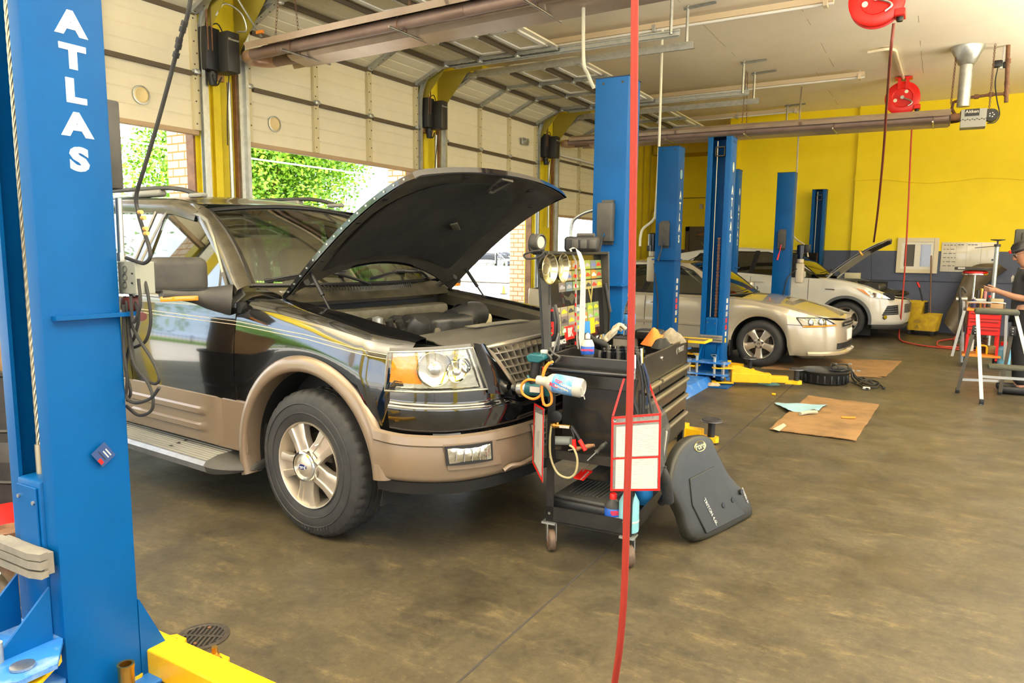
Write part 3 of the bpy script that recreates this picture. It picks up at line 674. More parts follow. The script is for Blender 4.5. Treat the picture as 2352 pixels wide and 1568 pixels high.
b=bm_();a,c=pb(279,600,yb+.03),pb(272,455,yb+.03);cyl(b,a,c,.011);cyl(b,a,a+Vector((0,0,.03)),.016,seg=8);obj('conduit',b,M_galv,t)
b=bm_();q=pb(300,697,yb+.02);box(b,q,(.06,.05,.05),bev=.012);cyl(b,pb(318,727,yb+.06),pb(326,727,yb+.03),.016,seg=14);obj('plug',b,mat('dark_red_plastic',(.10,.018,.015),.4),t)
t=thing('hanging_cable','black cable hanging from above to the grey box beside the black car window','cable',pb(380,150))
b=bm_();tube(b,[pb(446,-60),pb(432,30),pb(411,100),pb(390,180),pb(360,290),pb(330,390),pb(313,450),pb(318,490),pb(330,530),pb(342,565),pb(345,590),pb(332,604),pb(312,600),pb(290,592)],.0065,8,sm=8);obj('cable',b,M_rubber,t)
for v,u in((48,425),(62,421),(87,413),(100,411),(120,406)):
 b=bm_();q=pb(u,v);cyl(b,q,pb(u-3,v+12),.010,seg=10);obj('cable_clip',b,M_black,t)
for u,v in((318,487),(325,500),(330,525),(332,536)):
 b=bm_();q=pb(u+6,v,yb-.01);cyl(b,q-Vector((.012,0,0)),q+Vector((.004,0,0)),.007,seg=8);obj('wire_nut',b,mat('amber_connector',(.62,.36,.10),.4),t)
t=thing('cable_coil','loops of black cable hung under the grey box beside the black car','cable',pb(310,800))
for i,L in enumerate(([(300,606),(330,640),(342,690),(346,740),(336,780),(318,794),(296,800)],[(296,668),(318,720),(310,770),(296,800),(290,850),(300,900),(292,920)],[(286,680),(292,730),(300,780),(316,850),(350,880),(366,870),(352,830),(320,780),(298,735),(290,690)],[(290,690),(296,780),(310,840),(340,880),(352,920),(345,945),(318,953),(290,932)],[(300,680),(306,740),(322,700),(318,640)],[(284,700),(284,800),(292,870),(290,910),(310,925),(345,915),(366,890)])):
 b=bm_();tube(b,[pb(u,v,yb+.03-.012*i)for u,v in L],.0055,8,sm=8);obj('loop',b,M_rubber,t)
def opener(y,label,w=.27,zc=3.48):
 t=thing('door_opener',label,'door opener',(-6.6,y,zc),group='door openers on the yellow piers')
 b=bm_();box(b,(-6.645,y,zc),(.05,w+.05,.50),bev=.004);obj('back_plate',b,mat('plywood',(.45,.25,.10),.7),t,smooth=False)
 b=bm_();box(b,(-6.56,y-.06,zc+.02),(.13,w-.1,.42),bev=.012);obj('gear_case',b,M_black,t)
 b=bm_();box(b,(-6.46,y+.075,zc),(.22,w-.12,.40),bev=.014);m_=obj('motor_cover',b,mat('charcoal_cover',(.028,.027,.024),.45),t)
 q=text_bm('liftmaster',.035,plane_m((-6.3495,y+.075,zc+.12),(0,1,0),(0,0,1)),.0008);obj('nameplate',q,M_paper,m_,smooth=False)
 b=bm_();lathe(b,[(0,0),(.035,0),(.05,.10),(.05,.12),(0,.12)],14,T(-6.55,y-.04,zc-.33));cyl(b,(-6.55,y-.04,zc-.22),(-6.55,y-.04,zc-.12),.03,seg=12);obj('brake_drum',b,M_black,t)
 b=bm_();tube(b,[(-6.53,y-.05,zc-.22),(-6.47,y-.10,zc-.27),(-6.50,y-.03,zc-.33),(-6.5,y+.03,zc-.24)],.008,6,sm=5);obj('release_loop',b,M_rubber,t)
 b=bm_();tube(b,[(-6.52,y+.1,zc+.18),(-6.50,y,zc+.28),(-6.52,y-.12,zc+.20)],.007,6,sm=5);tube(b,[(-6.5,y+.12,zc-.2),(-6.55,y+.12,zc-.6),(-6.6,y+.15,zc-.9)],.006,6,sm=5);obj('wiring',b,M_rubber,t)
 b=bm_()
 for dy in(-.12,-.07):cyl(b,(-6.5,y+dy,zc),(-6.5,y+dy,4.28),.010,seg=6)
 obj('drive_chain',b,M_rust,t)
 b=bm_();cyl(b,(-6.6,y+.19,zc-.25),(-6.6,y+.19,zc-1.5),.022,seg=12);obj('conduit',b,M_galv,t)
 return t
opener(5.06,'black door opener box high on the yellow pier left of the large heater',zc=3.53)
opener(8.72,'black door opener box on the yellow pier above the raised black bonnet',zc=3.50)
opener(12.36,'black door opener box on the third pier beside the U end of the far heater',zc=3.50)
b=bm_();tube(b,[(-6.35,4.98,4.5),(-6.35,5.1,4.2),(-6.3,5.3,3.9),(-6.3,5.45,3.75)],.01,6,sm=5);tube(b,[(-6.4,4.97,3.85),(-6.36,5.05,3.98),(-6.33,5.22,3.93),(-6.33,5.28,3.78),(-6.35,5.18,3.74)],.009,6,sm=5)
tag(obj('opener_cable',b,M_galv),'thin pale cable looping above the opener box left of the large heater','cable')
def heater(y,z0,z1,x0,x1,label,flip,ends,hang,burner=False):
 """U tube heater: two tubes under a bent reflector, U bend at x0; z is the tube centre height"""
 t=thing('tube_heater',label,'heater',(x0,y,z0),group='tube heaters under the ceiling')
 def Z(x):return z0+(z1-z0)*(x-x0)/(x1-x0)
 s=.155;r=.055
 M_tube=mat('heat_browned_tube',(.30,.215,.185),.45,.25,col2=(.24,.165,.14),nscale=4);M_ref=mat('aluminised_reflector',(.52,.42,.33),.35,.55,col2=(.44,.34,.26),nscale=3)
 for k in(-1,1):
  b=bm_();cyl(b,(x0+.16,y+k*s,Z(x0)),(x1,y+k*s,Z(x1)),r,seg=20);o=obj('tube',b,M_tube,t)
  for x in(x0+.35,(x0+x1)/2):
   b=bm_();cyl(b,(x,y+k*s,Z(x)),(x+.22,y+k*s,Z(x+.22)),r+.004,seg=20);obj('coupling',b,mat('heater_coupling',(.26,.18,.15),.4,.4),o)
 b=bm_();tube(b,[(x0+.17,y-s,Z(x0))]+[(x0+.14-s*math.sin(a),y-s*math.cos(a),Z(x0))for a in[PI*i/14 for i in range(15)]]+[(x0+.17,y+s,Z(x0))],r+.002,20);obj('u_bend',b,mat('copper_toned_bend',(.62,.40,.26),.35,.35,col2=(.52,.33,.22),nscale=5),t)
 xr=x0+.28;L=x1-xr
 n=2 if L<5 else 3
 for i in range(n):
  a,c=xr+L*i/n-.02,xr+L*(i+1)/n+.02;b=bm_();e=.004*(i%2)
  sec=[(-.345,.055),(-.315,.005),(-.265,.06),(-.21,.105+e),(-.10,.125+e),(0,.11+e),(.10,.125+e),(.21,.105+e),(.265,.03),(.315,-.06),(.345,-.015)]
  grid(b,[[(x,y+q[0],Z(x)+q[1])for q in sec]for x in(a,c)]);obj('reflector',b,M_ref,t,smooth=False,solid=.004)
 b=bm_();grid(b,[[(x,y+q[0],Z(x)+q[1])for q in((-.035,.02),(-.025,-.03),(.03,-.062),(.25,-.085),(.31,-.055))]for x in(xr+.25,x1)]);obj('skirt_plate',b,M_ref,t,smooth=False,solid=.004)
 k=xr+.5
 while k<x1-.1:
  b=bm_();cyl(b,(k,y-.33,Z(k)-.075),(k,y+.33,Z(k)-.075),.011,seg=8);h=obj('hanger_bar',b,M_steel,t)
  for q in(-1,1):
   b=bm_();tube(b,[(k,y+q*s-.07,Z(k)-.07),(k,y+q*s-.06,Z(k)+.04),(k,y+q*s,Z(k)+.075),(k,y+q*s+.06,Z(k)+.04),(k,y+q*s+.07,Z(k)-.07)],.005,6,sm=5);obj('u_bolt',b,M_rust,h)
  k+=1.35
 for x in hang:
  for q in(-.16,.16):
   b=bm_();p0=Vector((x,y+q*.3,4.58));p1=Vector((x,y+q,Z(x)+.13));m_=int((p1-p0).length/.035)
   for j in range(m_):
    c=p0.lerp(p1,(j+.5)/m_);d=(p1-p0).normalized();sx,sy=frame_of(d);sx=sx if j%2 else sy
    tube(b,[c+d*.022*math.cos(a)+sx*.009*math.sin(a)for a in[2*PI*i/8 for i in range(8)]],.003,4,closed=True)
   obj('chain',b,M_rust,t)
 return t,Z
H1,Z1=heater(5.44,3.53,3.60,-6.42,-1.2,'large brown tube heater across the top of the picture with a copper coloured U bend',0,0,(-5.9,-4.2))
H2,Z2=heater(12.78,3.60,3.56,-6.40,-.02,'long brown tube heater running to the small grey burner box by the right wall',0,0,(-5.2,-3.0))
b=bm_();box(b,(-6.15,5.30,3.74),(.09,.03,.03));obj('orange_tag',b,M_orange,H1,smooth=False)
x,y,z=.02,12.78,Z2(0)
b=bm_();cyl(b,(x-.02,y-.135,z),(x+.10,y-.135,z),.052,seg=18);obj('burner_pipe',b,M_rust,H2);b=bm_();tube(b,[(x-.02,y+.135,z),(x+.1,y+.13,z+.02),(x+.16,y+.12,z+.12)],.05,14,sm=5);obj('burner_pipe',b,M_rust,H2)
a,c=ony(2208,252,y-.14),ony(2264,290,y-.14)
b=bm_();box(b,((a.x+c.x)/2,y-.02,(a.z+c.z)/2),(c.x-a.x,.24,a.z-c.z),bev=.004);bx=obj('burner_box',b,mat('burner_grey',(.27,.27,.25),.45,.4),H2,smooth=False)
q=ony(2233,258,y-.145);b=bm_();box(b,q,(.18,.004,.10));lb=obj('nameplate',b,M_black,bx,smooth=False)
obj('lettering',text_bm('Aitken',.062,plane_m((q.x,q.y-.003,q.z+.012),(1,0,0),(0,0,1)),.0008,.001),M_paper,bx,smooth=False)
q=ony(2236,274,y-.141);b=bm_()
for k in range(12):box(b,q+Vector((-.16+k*.029,0,.006 if k%2 else-.006)),(.022,.003,.012))
obj('vent_louvre',b,M_black,bx,smooth=False)
q=ony(2277,266,y);b=bm_();cyl(b,q+Vector((0,-.10,0)),q+Vector((0,.06,0)),.085,seg=24);cyl(b,q+Vector((0,-.11,0)),q+Vector((0,-.10,0)),.06,seg=20);box(b,q+Vector((-.08,0,.05)),(.16,.12,.09));obj('blower',b,M_black,H2)
b=bm_()
for k in range(5):
 a=k*1.257;cyl(b,q+Vector((.028*math.cos(a),-.112,.028*math.sin(a))),q+Vector((.028*math.cos(a),-.116,.028*math.sin(a))),.008,seg=8)
obj('blower_hole',b,M_steel,H2)
fl=ony(2212,245,y+.05);tp=ony(2215,150,y+.05)
b=bm_();cyl(b,fl,(fl.x,fl.y,tp.z),.085,seg=20);lathe(b,[(.09,tp.z),(.11,tp.z+.01),(.22,4.56),(.22,4.58)],22,T(fl.x,fl.y,0),cap=False);obj('flue',b,M_galv,H2)
for u,v0,v1 in((2190,112,240),(2278,102,250)):
 a,c=ony(u+8,v0,y),ony(u-6,v1,y);b=bm_();m_=34
 for j in range(m_):
  p=a.lerp(c,(j+.5)/m_);d=(c-a).normalized();sx,sy=frame_of(d);sx=sx if j%2 else sy
  tube(b,[p+d*.026*math.cos(g)+sx*.011*math.sin(g)for g in[2*PI*i/8 for i in range(8)]],.0035,4,closed=True)
 obj('chain',b,M_rust,H2)
t=thing('gas_pipe','brown gas pipe dropping from the ceiling beside the grey burner box','gas pipe',ony(2313,160,13.0))
b=bm_();pp=[ony(2316,98,13.),ony(2312,220,13.),ony(2310,215,13.),ony(2270,218,13.),ony(2215,226,13.),ony(2190,235,13.),ony(2186,250,12.95),ony(2196,268,12.9)]
cyl(b,pp[0],ony(2311,235,13.),.028,seg=12);tube(b,pp[2:],.022,10);obj('pipe',b,M_rust,t)
for u,v in((2316,140),(2313,190),(2311,215),(2276,217),(2243,222)):
 b=bm_();q=ony(u,v,13.);lathe(b,[(0,-.03),(.034,-.03),(.034,.03),(0,.03)],10,T(*q)@(RY(90)if u<2300 else RY(0)));obj('fitting',b,M_rust,t)
t=thing('ceiling_outlet','white outlet box with black plugs hung below the ceiling by the gas pipe','outlet',ony(2300,148,13.05))
b=bm_();q=ony(2303,148,13.05);box(b,q,(.07,.06,.12),bev=.006);cyl(b,q,(q.x,q.y,4.58),.012);o=obj('outlet_box',b,M_white,t)
b=bm_();q2=ony(2292,147,13.05);box(b,q2,(.12,.09,.10),bev=.02);q3=ony(2310,149,13.03);box(b,q3,(.07,.07,.09),bev=.015);obj('plug',b,M_black,t)
b=bm_();tube(b,[ony(2292,155,13.),ony(2286,190,13.),ony(2290,230,12.9),ony(2296,262,12.85),ony(2286,280,12.8),ony(2268,283,12.75)],.009,6,sm=6);obj('power_cord',b,M_black,t)
for i,(a,c,lab)in enumerate((((1180,118),(1915,4),'cream strip fixture on the ceiling just above the second door rails'),((1480,229),(1986,175),'cream strip fixture on the ceiling above the far door rails'),((1560,290),(1740,272),'short cream strip fixture over the far recess'))):
 z=4.46;p,q=onz(*a,z),onz(*c,z)
 if i==2:p,q=Vector((-5.2,16.2,z)),Vector((-2.7,16.1,z))
 d=(q-p).normalized();n=Vector((-d.y,d.x,0))
 t=thing('strip_fixture',lab,'light fixture',(p+q)/2,0,'cream strip fixtures on the ceiling')
 b=bm_();poly3(b,[p-n*.05,p+n*.05,q+n*.05,q-n*.05],(0,0,1),.07);o=obj('housing',b,mat('cream_housing',(.62,.50,.33),.5),t,smooth=False)
 b=bm_();cyl(b,p+Vector((0,0,-.012)),q+Vector((0,0,-.012)),.018,seg=10);obj('tube_lamp',b,M_white,t)
 for k in(.02,.5,.98):
  b=bm_();m_=p.lerp(q,k);box(b,m_+Vector((0,0,.0)),(.05,.12,.09),bev=.006);cyl(b,m_,m_+Vector((0,0,.10)),.008,seg=6);obj('bracket',b,M_galv if k==.5 else mat('cream_bracket',(.66,.56,.40),.5),t,smooth=False)
def conduit(name,pts,r,label,m=None):
 b=bm_();tube(b,pts,r,10,sm=6);return tag(obj(name,b,m or M_galv),label,'conduit')
conduit('conduit',[ony(1341,-40,5.55),ony(1340,60,5.55),ony(1341,145,5.55),ony(1350,170,5.6),ony(1364,203,5.65)],.015,'grey conduit dropping to the top left of the blue post behind the tool cart',mat('painted_conduit',(.50,.50,.42),.4))
conduit('conduit',[onz(1523,52,4.58),ony(1521,90,9.45),ony(1514,330,9.45),ony(1506,480,9.45),ony(1500,505,9.5),ony(1477,525,9.5),ony(1471,545,9.5),ony(1470,565,9.5)],.017,'pale conduit running down the left side of the post with the oil tank',mat('cream_conduit',(.72,.70,.58),.4))
conduit('conduit',[onz(1842,200,4.58),ony(1838,250,13.2),ony(1832,350,13.2),ony(1830,410,13.2),ony(1826,480,13.2),ony(1822,535,13.2),ony(1830,550,13.2),ony(1850,565,13.2),ony(1856,590,13.2)],.014,'conduit down the right side of the post in front of the white car',mat('brownish_conduit',(.40,.34,.24),.4))
conduit('conduit',[ony(1363,482,5.7),ony(1340,490,5.7),ony(1318,505,5.7),ony(1312,525,5.7),ony(1312,548,5.7)],.015,'bent grey conduit left of the post behind the tool cart',None)
conduit('air_pipe',[onz(1993,120,4.54),onz(2050,113,4.54),onz(2062,135,4.54),onz(2078,190,4.54)],.022,'cream air pipe on the ceiling feeding the farther red reel',mat('cream_pipe',(.80,.72,.54),.4))
def reel(p,R,label,ang,hose=True):
 M=T(*p)@RZ(ang);t=thing('hose_reel',label,'hose reel',m=M,group='red hose reels on the ceiling')
 w=.16
 for s in(-1,1):
  b=bm_();lathe(b,[(0,s*w*.5-.012*s),(R*.55,s*w*.5-.012*s),(R*.60,s*w*.5),(R*.95,s*w*.5),(R,s*w*.5-.01*s),(R,s*w*.5-.025*s),(R*.93,s*w*.5-.03*s),(0,s*w*.5-.03*s)],40,RX(90));f=obj('flange',b,M_red,t,local=True)
 b=bm_();lathe(b,[(R*.5,-w*.45),(R*.5,w*.45)],30,RX(90),cap=False);obj('drum',b,M_red,t,local=True)
 b=bm_()
 for k in range(7):lathe(b,[(R*.6,0),(R*.6+.012,.009),(R*.6+.024,0),(R*.6+.012,-.009)],30,RX(90)@T(0,0,-w*.36+k*w*.12),cap=False)
 obj('wound_hose',b,M_redhose,t,local=True)
 b=bm_();tube(b,[(0,-w*.5-.02,0),(.03,-w*.5-.03,-.02),(R*.5,-w*.5-.03,-R*.25),(R*.55,-w*.5-.03,-R*.4),(R*.35,-w*.5-.03,-R*.55)],.013,8,sm=4);cyl(b,(0,-w*.5-.04,0),(0,-w*.5,0),.03,seg=12);obj('swivel_arm',b,M_steel,t,local=True)
 b=bm_()
 for a,r in((200,.42),(60,.42)):lathe(b,[(0,0),(.03,0),(.03,.002),(0,.002)],16,T(R*r*math.cos(math.radians(a)),-w*.5+.011,R*r*math.sin(math.radians(a)))@RX(90))
 obj('round_sticker',b,M_letter,t,local=True)
 b=bm_();box(b,(0,0,R+.06),(.26,.22,.02),bev=.004);box(b,(-.06,0,R-.03),(.05,.20,.2));box(b,(.06,0,R-.03),(.05,.20,.2));obj('mount',b,M_red,t,local=True,smooth=False)
 b=bm_();box(b,(R*.86,0,-R*.62),(.10,.20,.07),bev=.008);g=obj('guide_arm',b,M_red,t,local=True,smooth=False)
 b=bm_();lathe(b,[(0,-.03),(.03,-.03),(.036,0),(.03,.03),(0,.03)],14,T(R*.86,-.02,-R*.62-.05));obj('hose_stop',b,M_black,g,local=True)
 return t
q=onz(2014,2,4.22);r1=reel(q,.27,'red hose reel cut by the top edge of the picture',0)
q2=onz(2073,226,4.22);reel(q2,.27,'whole red hose reel near the yellow wall above the far heater',0)
def hose(name,pts,r,label,m=M_redhose):
 b=bm_();tube(b,pts,r,10,sm=8);return tag(obj(name,b,m),label,'hose')
hose('air_hose',[ony(2053,54,q.y),ony(2045,130,q.y+.2),ony(2036,250,10.6),ony(2030,340,11.5),ony(2020,450,12.5),ony(2012,520,13.4),ony(2007,555,14.4)],.016,'dark red hose hanging from the near reel to the open white bonnet',mat('dark_red_hose',(.20,.045,.03),.5))
hose('air_hose',[ony(2097,258,q2.y),ony(2093,320,q2.y),ony(2086,480,14.4),ony(2078,620,14.6),ony(2070,720,14.8),onz(2065,770,.05),onz(2072,783,.02),onz(2110,792,.02),onz(2160,798,.02),onz(2212,803,.02),onz(2290,806,.02)],.014,'red hose running from the far reel down to the floor by the mop bucket')
hose('air_hose',[onz(2212,798,.02),onz(2160,795,.02),onz(2152,790,.02),onz(2160,782,.02),onz(2205,776,.02),onz(2215,769,.02),onz(2203,768,.03),onz(2192,776,.03),onz(2196,790,.02),onz(2212,797,.03)],.014,'red hose loop lying on the floor beside the red tool trolley')
RH=hose('air_hose',[ony(1459,-120,1.55),ony(1458,0,1.55),ony(1456,300,1.55),ony(1452,600,1.55),ony(1447,900,1.55),ony(1440,1150,1.55),ony(1434,1350,1.56),ony(1424,1480,1.58),ony(1410,1580,1.62)],.0085,'red hose hanging straight down in the foreground in front of the tool cart',mat('salmon_red_hose',(.27,.026,.017),.55,spec=.3))
M_paintb=mat('black_car_paint',(.004,.004,.0045),.10,coat=1.0,spec=.8,ior=1.5)
M_dusty=mat('dusty_black_paint',(.022,.019,.013),.30,coat=.5,col2=(.052,.045,.027),nscale=9,lo=.35,hi=.7)
M_tan=mat('tan_metallic_paint',(.215,.16,.11),.34,.35,coat=.35)
M_tyre=mat('tyre_rubber',(.022,.022,.023),.62,col2=(.032,.031,.030),nscale=10)
M_rim=mat('warm_alloy',(.62,.55,.45),.33,.75)
M_hub=mat('dirty_hub',(.06,.045,.035),.7)
M_cglass=glassmat('dusty_tinted_glass',(.66,.68,.56),.03,.10)
M_sglass=glassmat('tinted_side_glass',(.40,.45,.40),.02,.16)
M_int=mat('tan_cloth',(.22,.18,.13),.8)
M_intd=mat('dark_interior',(.03,.028,.025),.8)
M_lens=glassmat('clear_lens',(.96,.96,.93),.03,.06)
M_amber=mat('amber_lens',(.88,.28,.012),.12,coat=.6)
mat('badge_navy',(.01,.02,.12),.2)
M_refl=mat('lamp_reflector',(.85,.83,.74),.12,1.0)
def wheel(name,M,R,rw,width,rim_r,spokes,tread=True,parent=None,dup_=False,lug=False):
 """wheel on a spin axis along local -Y (outer face at y = 0), built as a part with sub-parts"""
 sw=rim_r
 prof=[]
 LZ=M@RX(-90)
 b=bm_();seg=120
 w=width
 side=[(sw*.985,.012),(sw+.012,.002),(sw+(R-sw)*.35,-.006),(sw+(R-sw)*.62,-.004),(R*.945,.012),(R*.972,.022)]
 tr=[(R*.988,.030),(R*.996,.042),(R,.060),(R,w*.32),(R*.982,w*.325),(R*.982,w*.36),(R,w*.365),(R*1.001,w*.5-.008),(R*.982,w*.5-.004),(R*.982,w*.5+.004),(R*1.001,w*.5+.008),(R,w*.635),(R*.982,w*.64),(R*.982,w*.675),(R,w*.68),(R,w-.060),(R*.99,w-.035),(R*.95,w-.012),(sw+.05,w),(sw*.98,w-.01)]
 allp=side+tr;rings=[]
 for r,z in allp:
  row=[]
  for k in range(seg):
   rr=r
   if tread and r>R*.955:
    if(z<w*.32 or z>w*.68)and k%3==0:rr=r-.009*min(1,(r-R*.955)/(R*.02))
    elif k%3==(1 if z<w*.5 else 2)and w*.36<z<w*.64:rr=r-.005
   a=2*PI*(k+(.5 if w*.36<z<w*.64 else 0)*0)/seg
   row.append(b.verts.new(LZ@Vector((rr*math.cos(a),rr*math.sin(a),z))))
  rings.append(row)
 for A,B in zip(rings,rings[1:]):
  for k in range(seg):j=(k+1)%seg;b.faces.new((A[k],A[j],B[j],B[k]))
 root=obj(name,b,M_tyre,parent,local=True,ang=28)
 b=bm_();lathe(b,[(sw*.86,.075),(sw*.95,.02),(sw*.985,-.002),(sw*1.01,-.004),(sw*1.015,.004),(sw*.99,.03),(sw*.93,.09),(sw*.93,w-.02)],64,LZ,cap=False);obj('rim',b,M_rim,root,local=True)
 b=bm_();lathe(b,[(0,.10),(sw*.7,.10),(sw*.7,.12),(sw*.92,.14)],40,LZ,cap=False);obj('brake_disc',b,M_hub,root,local=True)
 b=bm_();box(b,(sw*.35,.07,sw*.42),(.11,.05,.15),M,bev=.01);obj('brake_caliper',b,M_hub,root,local=True)
 n=5;off=spokes.get('phase',90)
 for k in range(n):
  a=math.radians(off+72*k);m_=LZ@Matrix.Rotation(a,4,'Z')
  b=bm_();w0,w1,w2=spokes['w']
  r0,r1,r2=sw*.24,sw*.62,sw*.955
  zf=spokes.get('z',(-.004,.006,.006))
  L=[(r0,-w0),(r1,-w1),(r2,-w2),(r2,w2),(r1,w1),(r0,w0)]
  def pt(r,y,up):
   z=zf[0]if r==r0 else(zf[1]if r==r1 else zf[2]);return m_@Vector((r,y,z if up else z+.04))
  if spokes.get('groove'):
   rows=[]
   for r,wv in((r0,w0),(r0*.5+r1*.5,(w0+w1)/2),(r1,w1),(r1*.4+r2*.6,w1*.4+w2*.6),(r2,w2)):
    z=zf[0]+(zf[2]-zf[0])*(r-r0)/(r2-r0);g=0 if r in(r0,)else.007
    rows.append([m_@Vector((r,wv*q,z+d))for q,d in((-1,.04),(-1,.004),(-.88,0),(-.42,0),(-.36,g),(.36,g),(.42,0),(.88,0),(1,.004),(1,.04))])
   grid(b,rows)
  else:
   rows=[]
   for i_ in range(7):
    q_=i_/6;r=r0+(r2-r0)*q_;wv=w0*(1-q_)**2+2*w1*q_*(1-q_)+w2*q_*q_;z=zf[0]+(zf[2]-zf[0])*q_
    rows.append([m_@Vector((r,wv*q,z+d))for q,d in((-1,.045),(-1,.008),(-.8,.001),(0,-.003),(.8,.001),(1,.008),(1,.045))])
   grid(b,rows)
  obj('spoke',b,M_rim,root,local=True,ang=30)
 b=bm_();lathe(b,[(sw*.34,.05),(sw*.34,.004),(sw*.30,-.003),(sw*.20,-.004),(0,-.004)],40,LZ);obj('hub',b,M_rim,root,local=True)
 if spokes.get('cap'):
  b=bm_();lathe(b,[(sw*.375,.0),(sw*.375,-.018),(sw*.35,-.03),(sw*.305,-.032),(sw*.29,-.02)],48,LZ,cap=False);c=obj('cap_ring',b,M_chrome,root,local=True)
  b=bm_();lathe(b,[(sw*.30,-.018),(sw*.2,-.031),(0,-.036)],40,LZ,cap=False);obj('cap_dome',b,M_rim,c,local=True)
  b=bm_();lathe(b,[(0,0),(sw*.135,0),(sw*.135,.004),(0,.005)],32,M@T(0,-.033,0)@RX(90)@Matrix.Diagonal((1,.45,1,1)));e=obj('badge',b,mat('badge_navy',(.01,.02,.12),.2),c,local=True)
  q=text_bm('Ford',.030,M@plane_m((0,-.0384,0),(1,0,0),(0,0,1)),.0005);obj('badge_lettering',q,M_wdecal,c,local=True,smooth=False)
 if lug:
  for k in range(5):
   a=math.radians(off+36+72*k);b=bm_();c=LZ@Vector((sw*.26*math.cos(a),sw*.26*math.sin(a),0));nn=(LZ.to_3x3()@Vector((0,0,1)))
   cyl(b,c+nn*.02,c-nn*.012,.010,.009,seg=6);cyl(b,c+nn*.0,c-nn*.004,.017,seg=14);obj('lug_nut',b,M_hub,root,local=True,ang=30)
 return root
def arc_text(s,R,a0,da,size,M,ext=.0006):
 out=bmesh.new()
 for i,ch in enumerate(s):
  if ch==' ':continue
  a=math.radians(a0+da*i);c=(R*math.cos(a),R*math.sin(a))
  q=text_bm(ch,size,M@plane_m((c[0],-.0072,c[1]),(math.cos(a-PI/2)*(1 if da<0 else-1),0,math.sin(a-PI/2)*(1 if da<0 else-1)),(math.cos(a)*(1 if da<0 else-1),0,math.sin(a)*(1 if da<0 else-1))),ext)
  join_bm(out,q)
 return out
class Plan:
 """half plan outline of a car from the nose centre round the right corner and back along the right side (right is local -Y)"""
 def __init__(s,Xf,X0,W,m,n,Xr,wf=None):
  P=[]
  for i in range(25):
   y=W*(i/24)**.8*.9995;x=X0+(Xf-X0)*(1-(y/W)**n)**(1/m);P.append((x,-y))
  x=P[-1][0];k=1
  while x>Xr:x-=.06;P.append((max(x,Xr),-(wf(x)if wf else W)))
  s.P=[Vector(p)for p in P];s.S=[0]
  for a,c in zip(s.P,s.P[1:]):s.S.append(s.S[-1]+(c-a).length)
  s.L=s.S[-1]
 def at(s,q):
  q=max(0,min(s.L,abs(q)))
  for i in range(len(s.S)-1):
   if q<=s.S[i+1]:
    t=(q-s.S[i])/(s.S[i+1]-s.S[i]);p=s.P[i].lerp(s.P[i+1],t)
    def tn(j):a=s.P[max(j-1,0)];c=s.P[min(j+1,len(s.P)-1)];return(c-a).normalized()
    d=tn(i).lerp(tn(i+1),t).normalized()if i>0 else Vector((0,-1)).lerp(tn(1),t).normalized()
    return p,Vector((-d.y,d.x))*(-1 if Vector((-d.y,d.x)).dot(p-Vector((-.8,0)))<0 else 1)
  return s.P[-1],Vector((0,-1))
 def surf(s,q,z,off=0.,side=1):
  p,n=s.at(q);v=p+n*off
  return Vector((v.x,v.y*side,z))
 def s_of_x(s,x):
  for i in range(len(s.P)-1,-1,-1):
   if s.P[i].x>=x:
    if i+1<len(s.P):t=(s.P[i].x-x)/max(1e-6,s.P[i].x-s.P[i+1].x);return s.S[i]+(s.S[i+1]-s.S[i])*t
    return s.S[i]
  return 0
 def hit(s,u,v,INVM,off=0.):
  """line of sight to (arc position, height) on the right half of the skin"""
  o=INVM@CAMP;d=INVM.to_3x3()@ray(u,v);best=None
  for i in range(len(s.P)-1):
   a,c=s.P[i],s.P[i+1];e=c-a;den=d.x*e.y-d.y*e.x
   if abs(den)<1e-9:continue
   w_=a-Vector((o.x,o.y));t=(w_.x*e.y-w_.y*e.x)/den;k=(w_.x*d.y-w_.y*d.x)/den
   if t>0 and-.001<=k<=1.001 and(best is None or t<best[0]):best=(t,s.S[i]+k*e.length,o.z+t*d.z)
  return(best[1],best[2])if best else None
def skin(plan,s0,s1,zlo,zhi,ns,nz,off=lambda s,t,z:0.,side=1,both=False,sl=None):
 ss=sl or[s0+(s1-s0)*i/ns for i in range(ns+1)]
 rows=[]
 for q in ss:
  a,c=zlo(q),zhi(q)
  rows.append([plan.surf(q,a+(c-a)*j/nz,off(q,j/nz,a+(c-a)*j/nz),side)for j in range(nz+1)])
 return rows
def patch(plan,corners,nu,nv,off,side=1):
 """four (s, z) corners TL, TR, BR, BL -> rows on the skin"""
 TL,TR,BR,BL=corners;rows=[]
 for j in range(nv+1):
  t=j/nv;A=(TL[0]+(BL[0]-TL[0])*t,TL[1]+(BL[1]-TL[1])*t);B=(TR[0]+(BR[0]-TR[0])*t,TR[1]+(BR[1]-TR[1])*t)
  rows.append([plan.surf(A[0]+(B[0]-A[0])*i/nu,A[1]+(B[1]-A[1])*i/nu,off(i/nu,t)if callable(off)else off,side)for i in range(nu+1)])
 return rows
def lerp(a,b,t):return a+(b-a)*t
def interp(T_,x):
 if x<=T_[0][0]:return T_[0][1]
 for(a,p),(c,q)in zip(T_,T_[1:]):
  if x<=c:return p+(q-p)*(x-a)/(c-a)
 return T_[-1][1]
CM=Matrix(((math.cos(math.radians(-4)),-math.sin(math.radians(-4)),0,-2.759),(math.sin(math.radians(-4)),math.cos(math.radians(-4)),0,3.634),(0,0,1,0),(0,0,0,1)))
SUV=thing('suv','big black and tan car with its bonnet raised over the engine','car',m=CM)
CI=CM.inverted()
def cs(u,v,Y):
 o=CI@CAMP;d=CI.to_3x3()@ray(u,v);return o+d*((Y-o.y)/d.y)
PL=Plan(.93,.42,.97,2.0,3.4,-4.25)
sF=PL.s_of_x(.62)
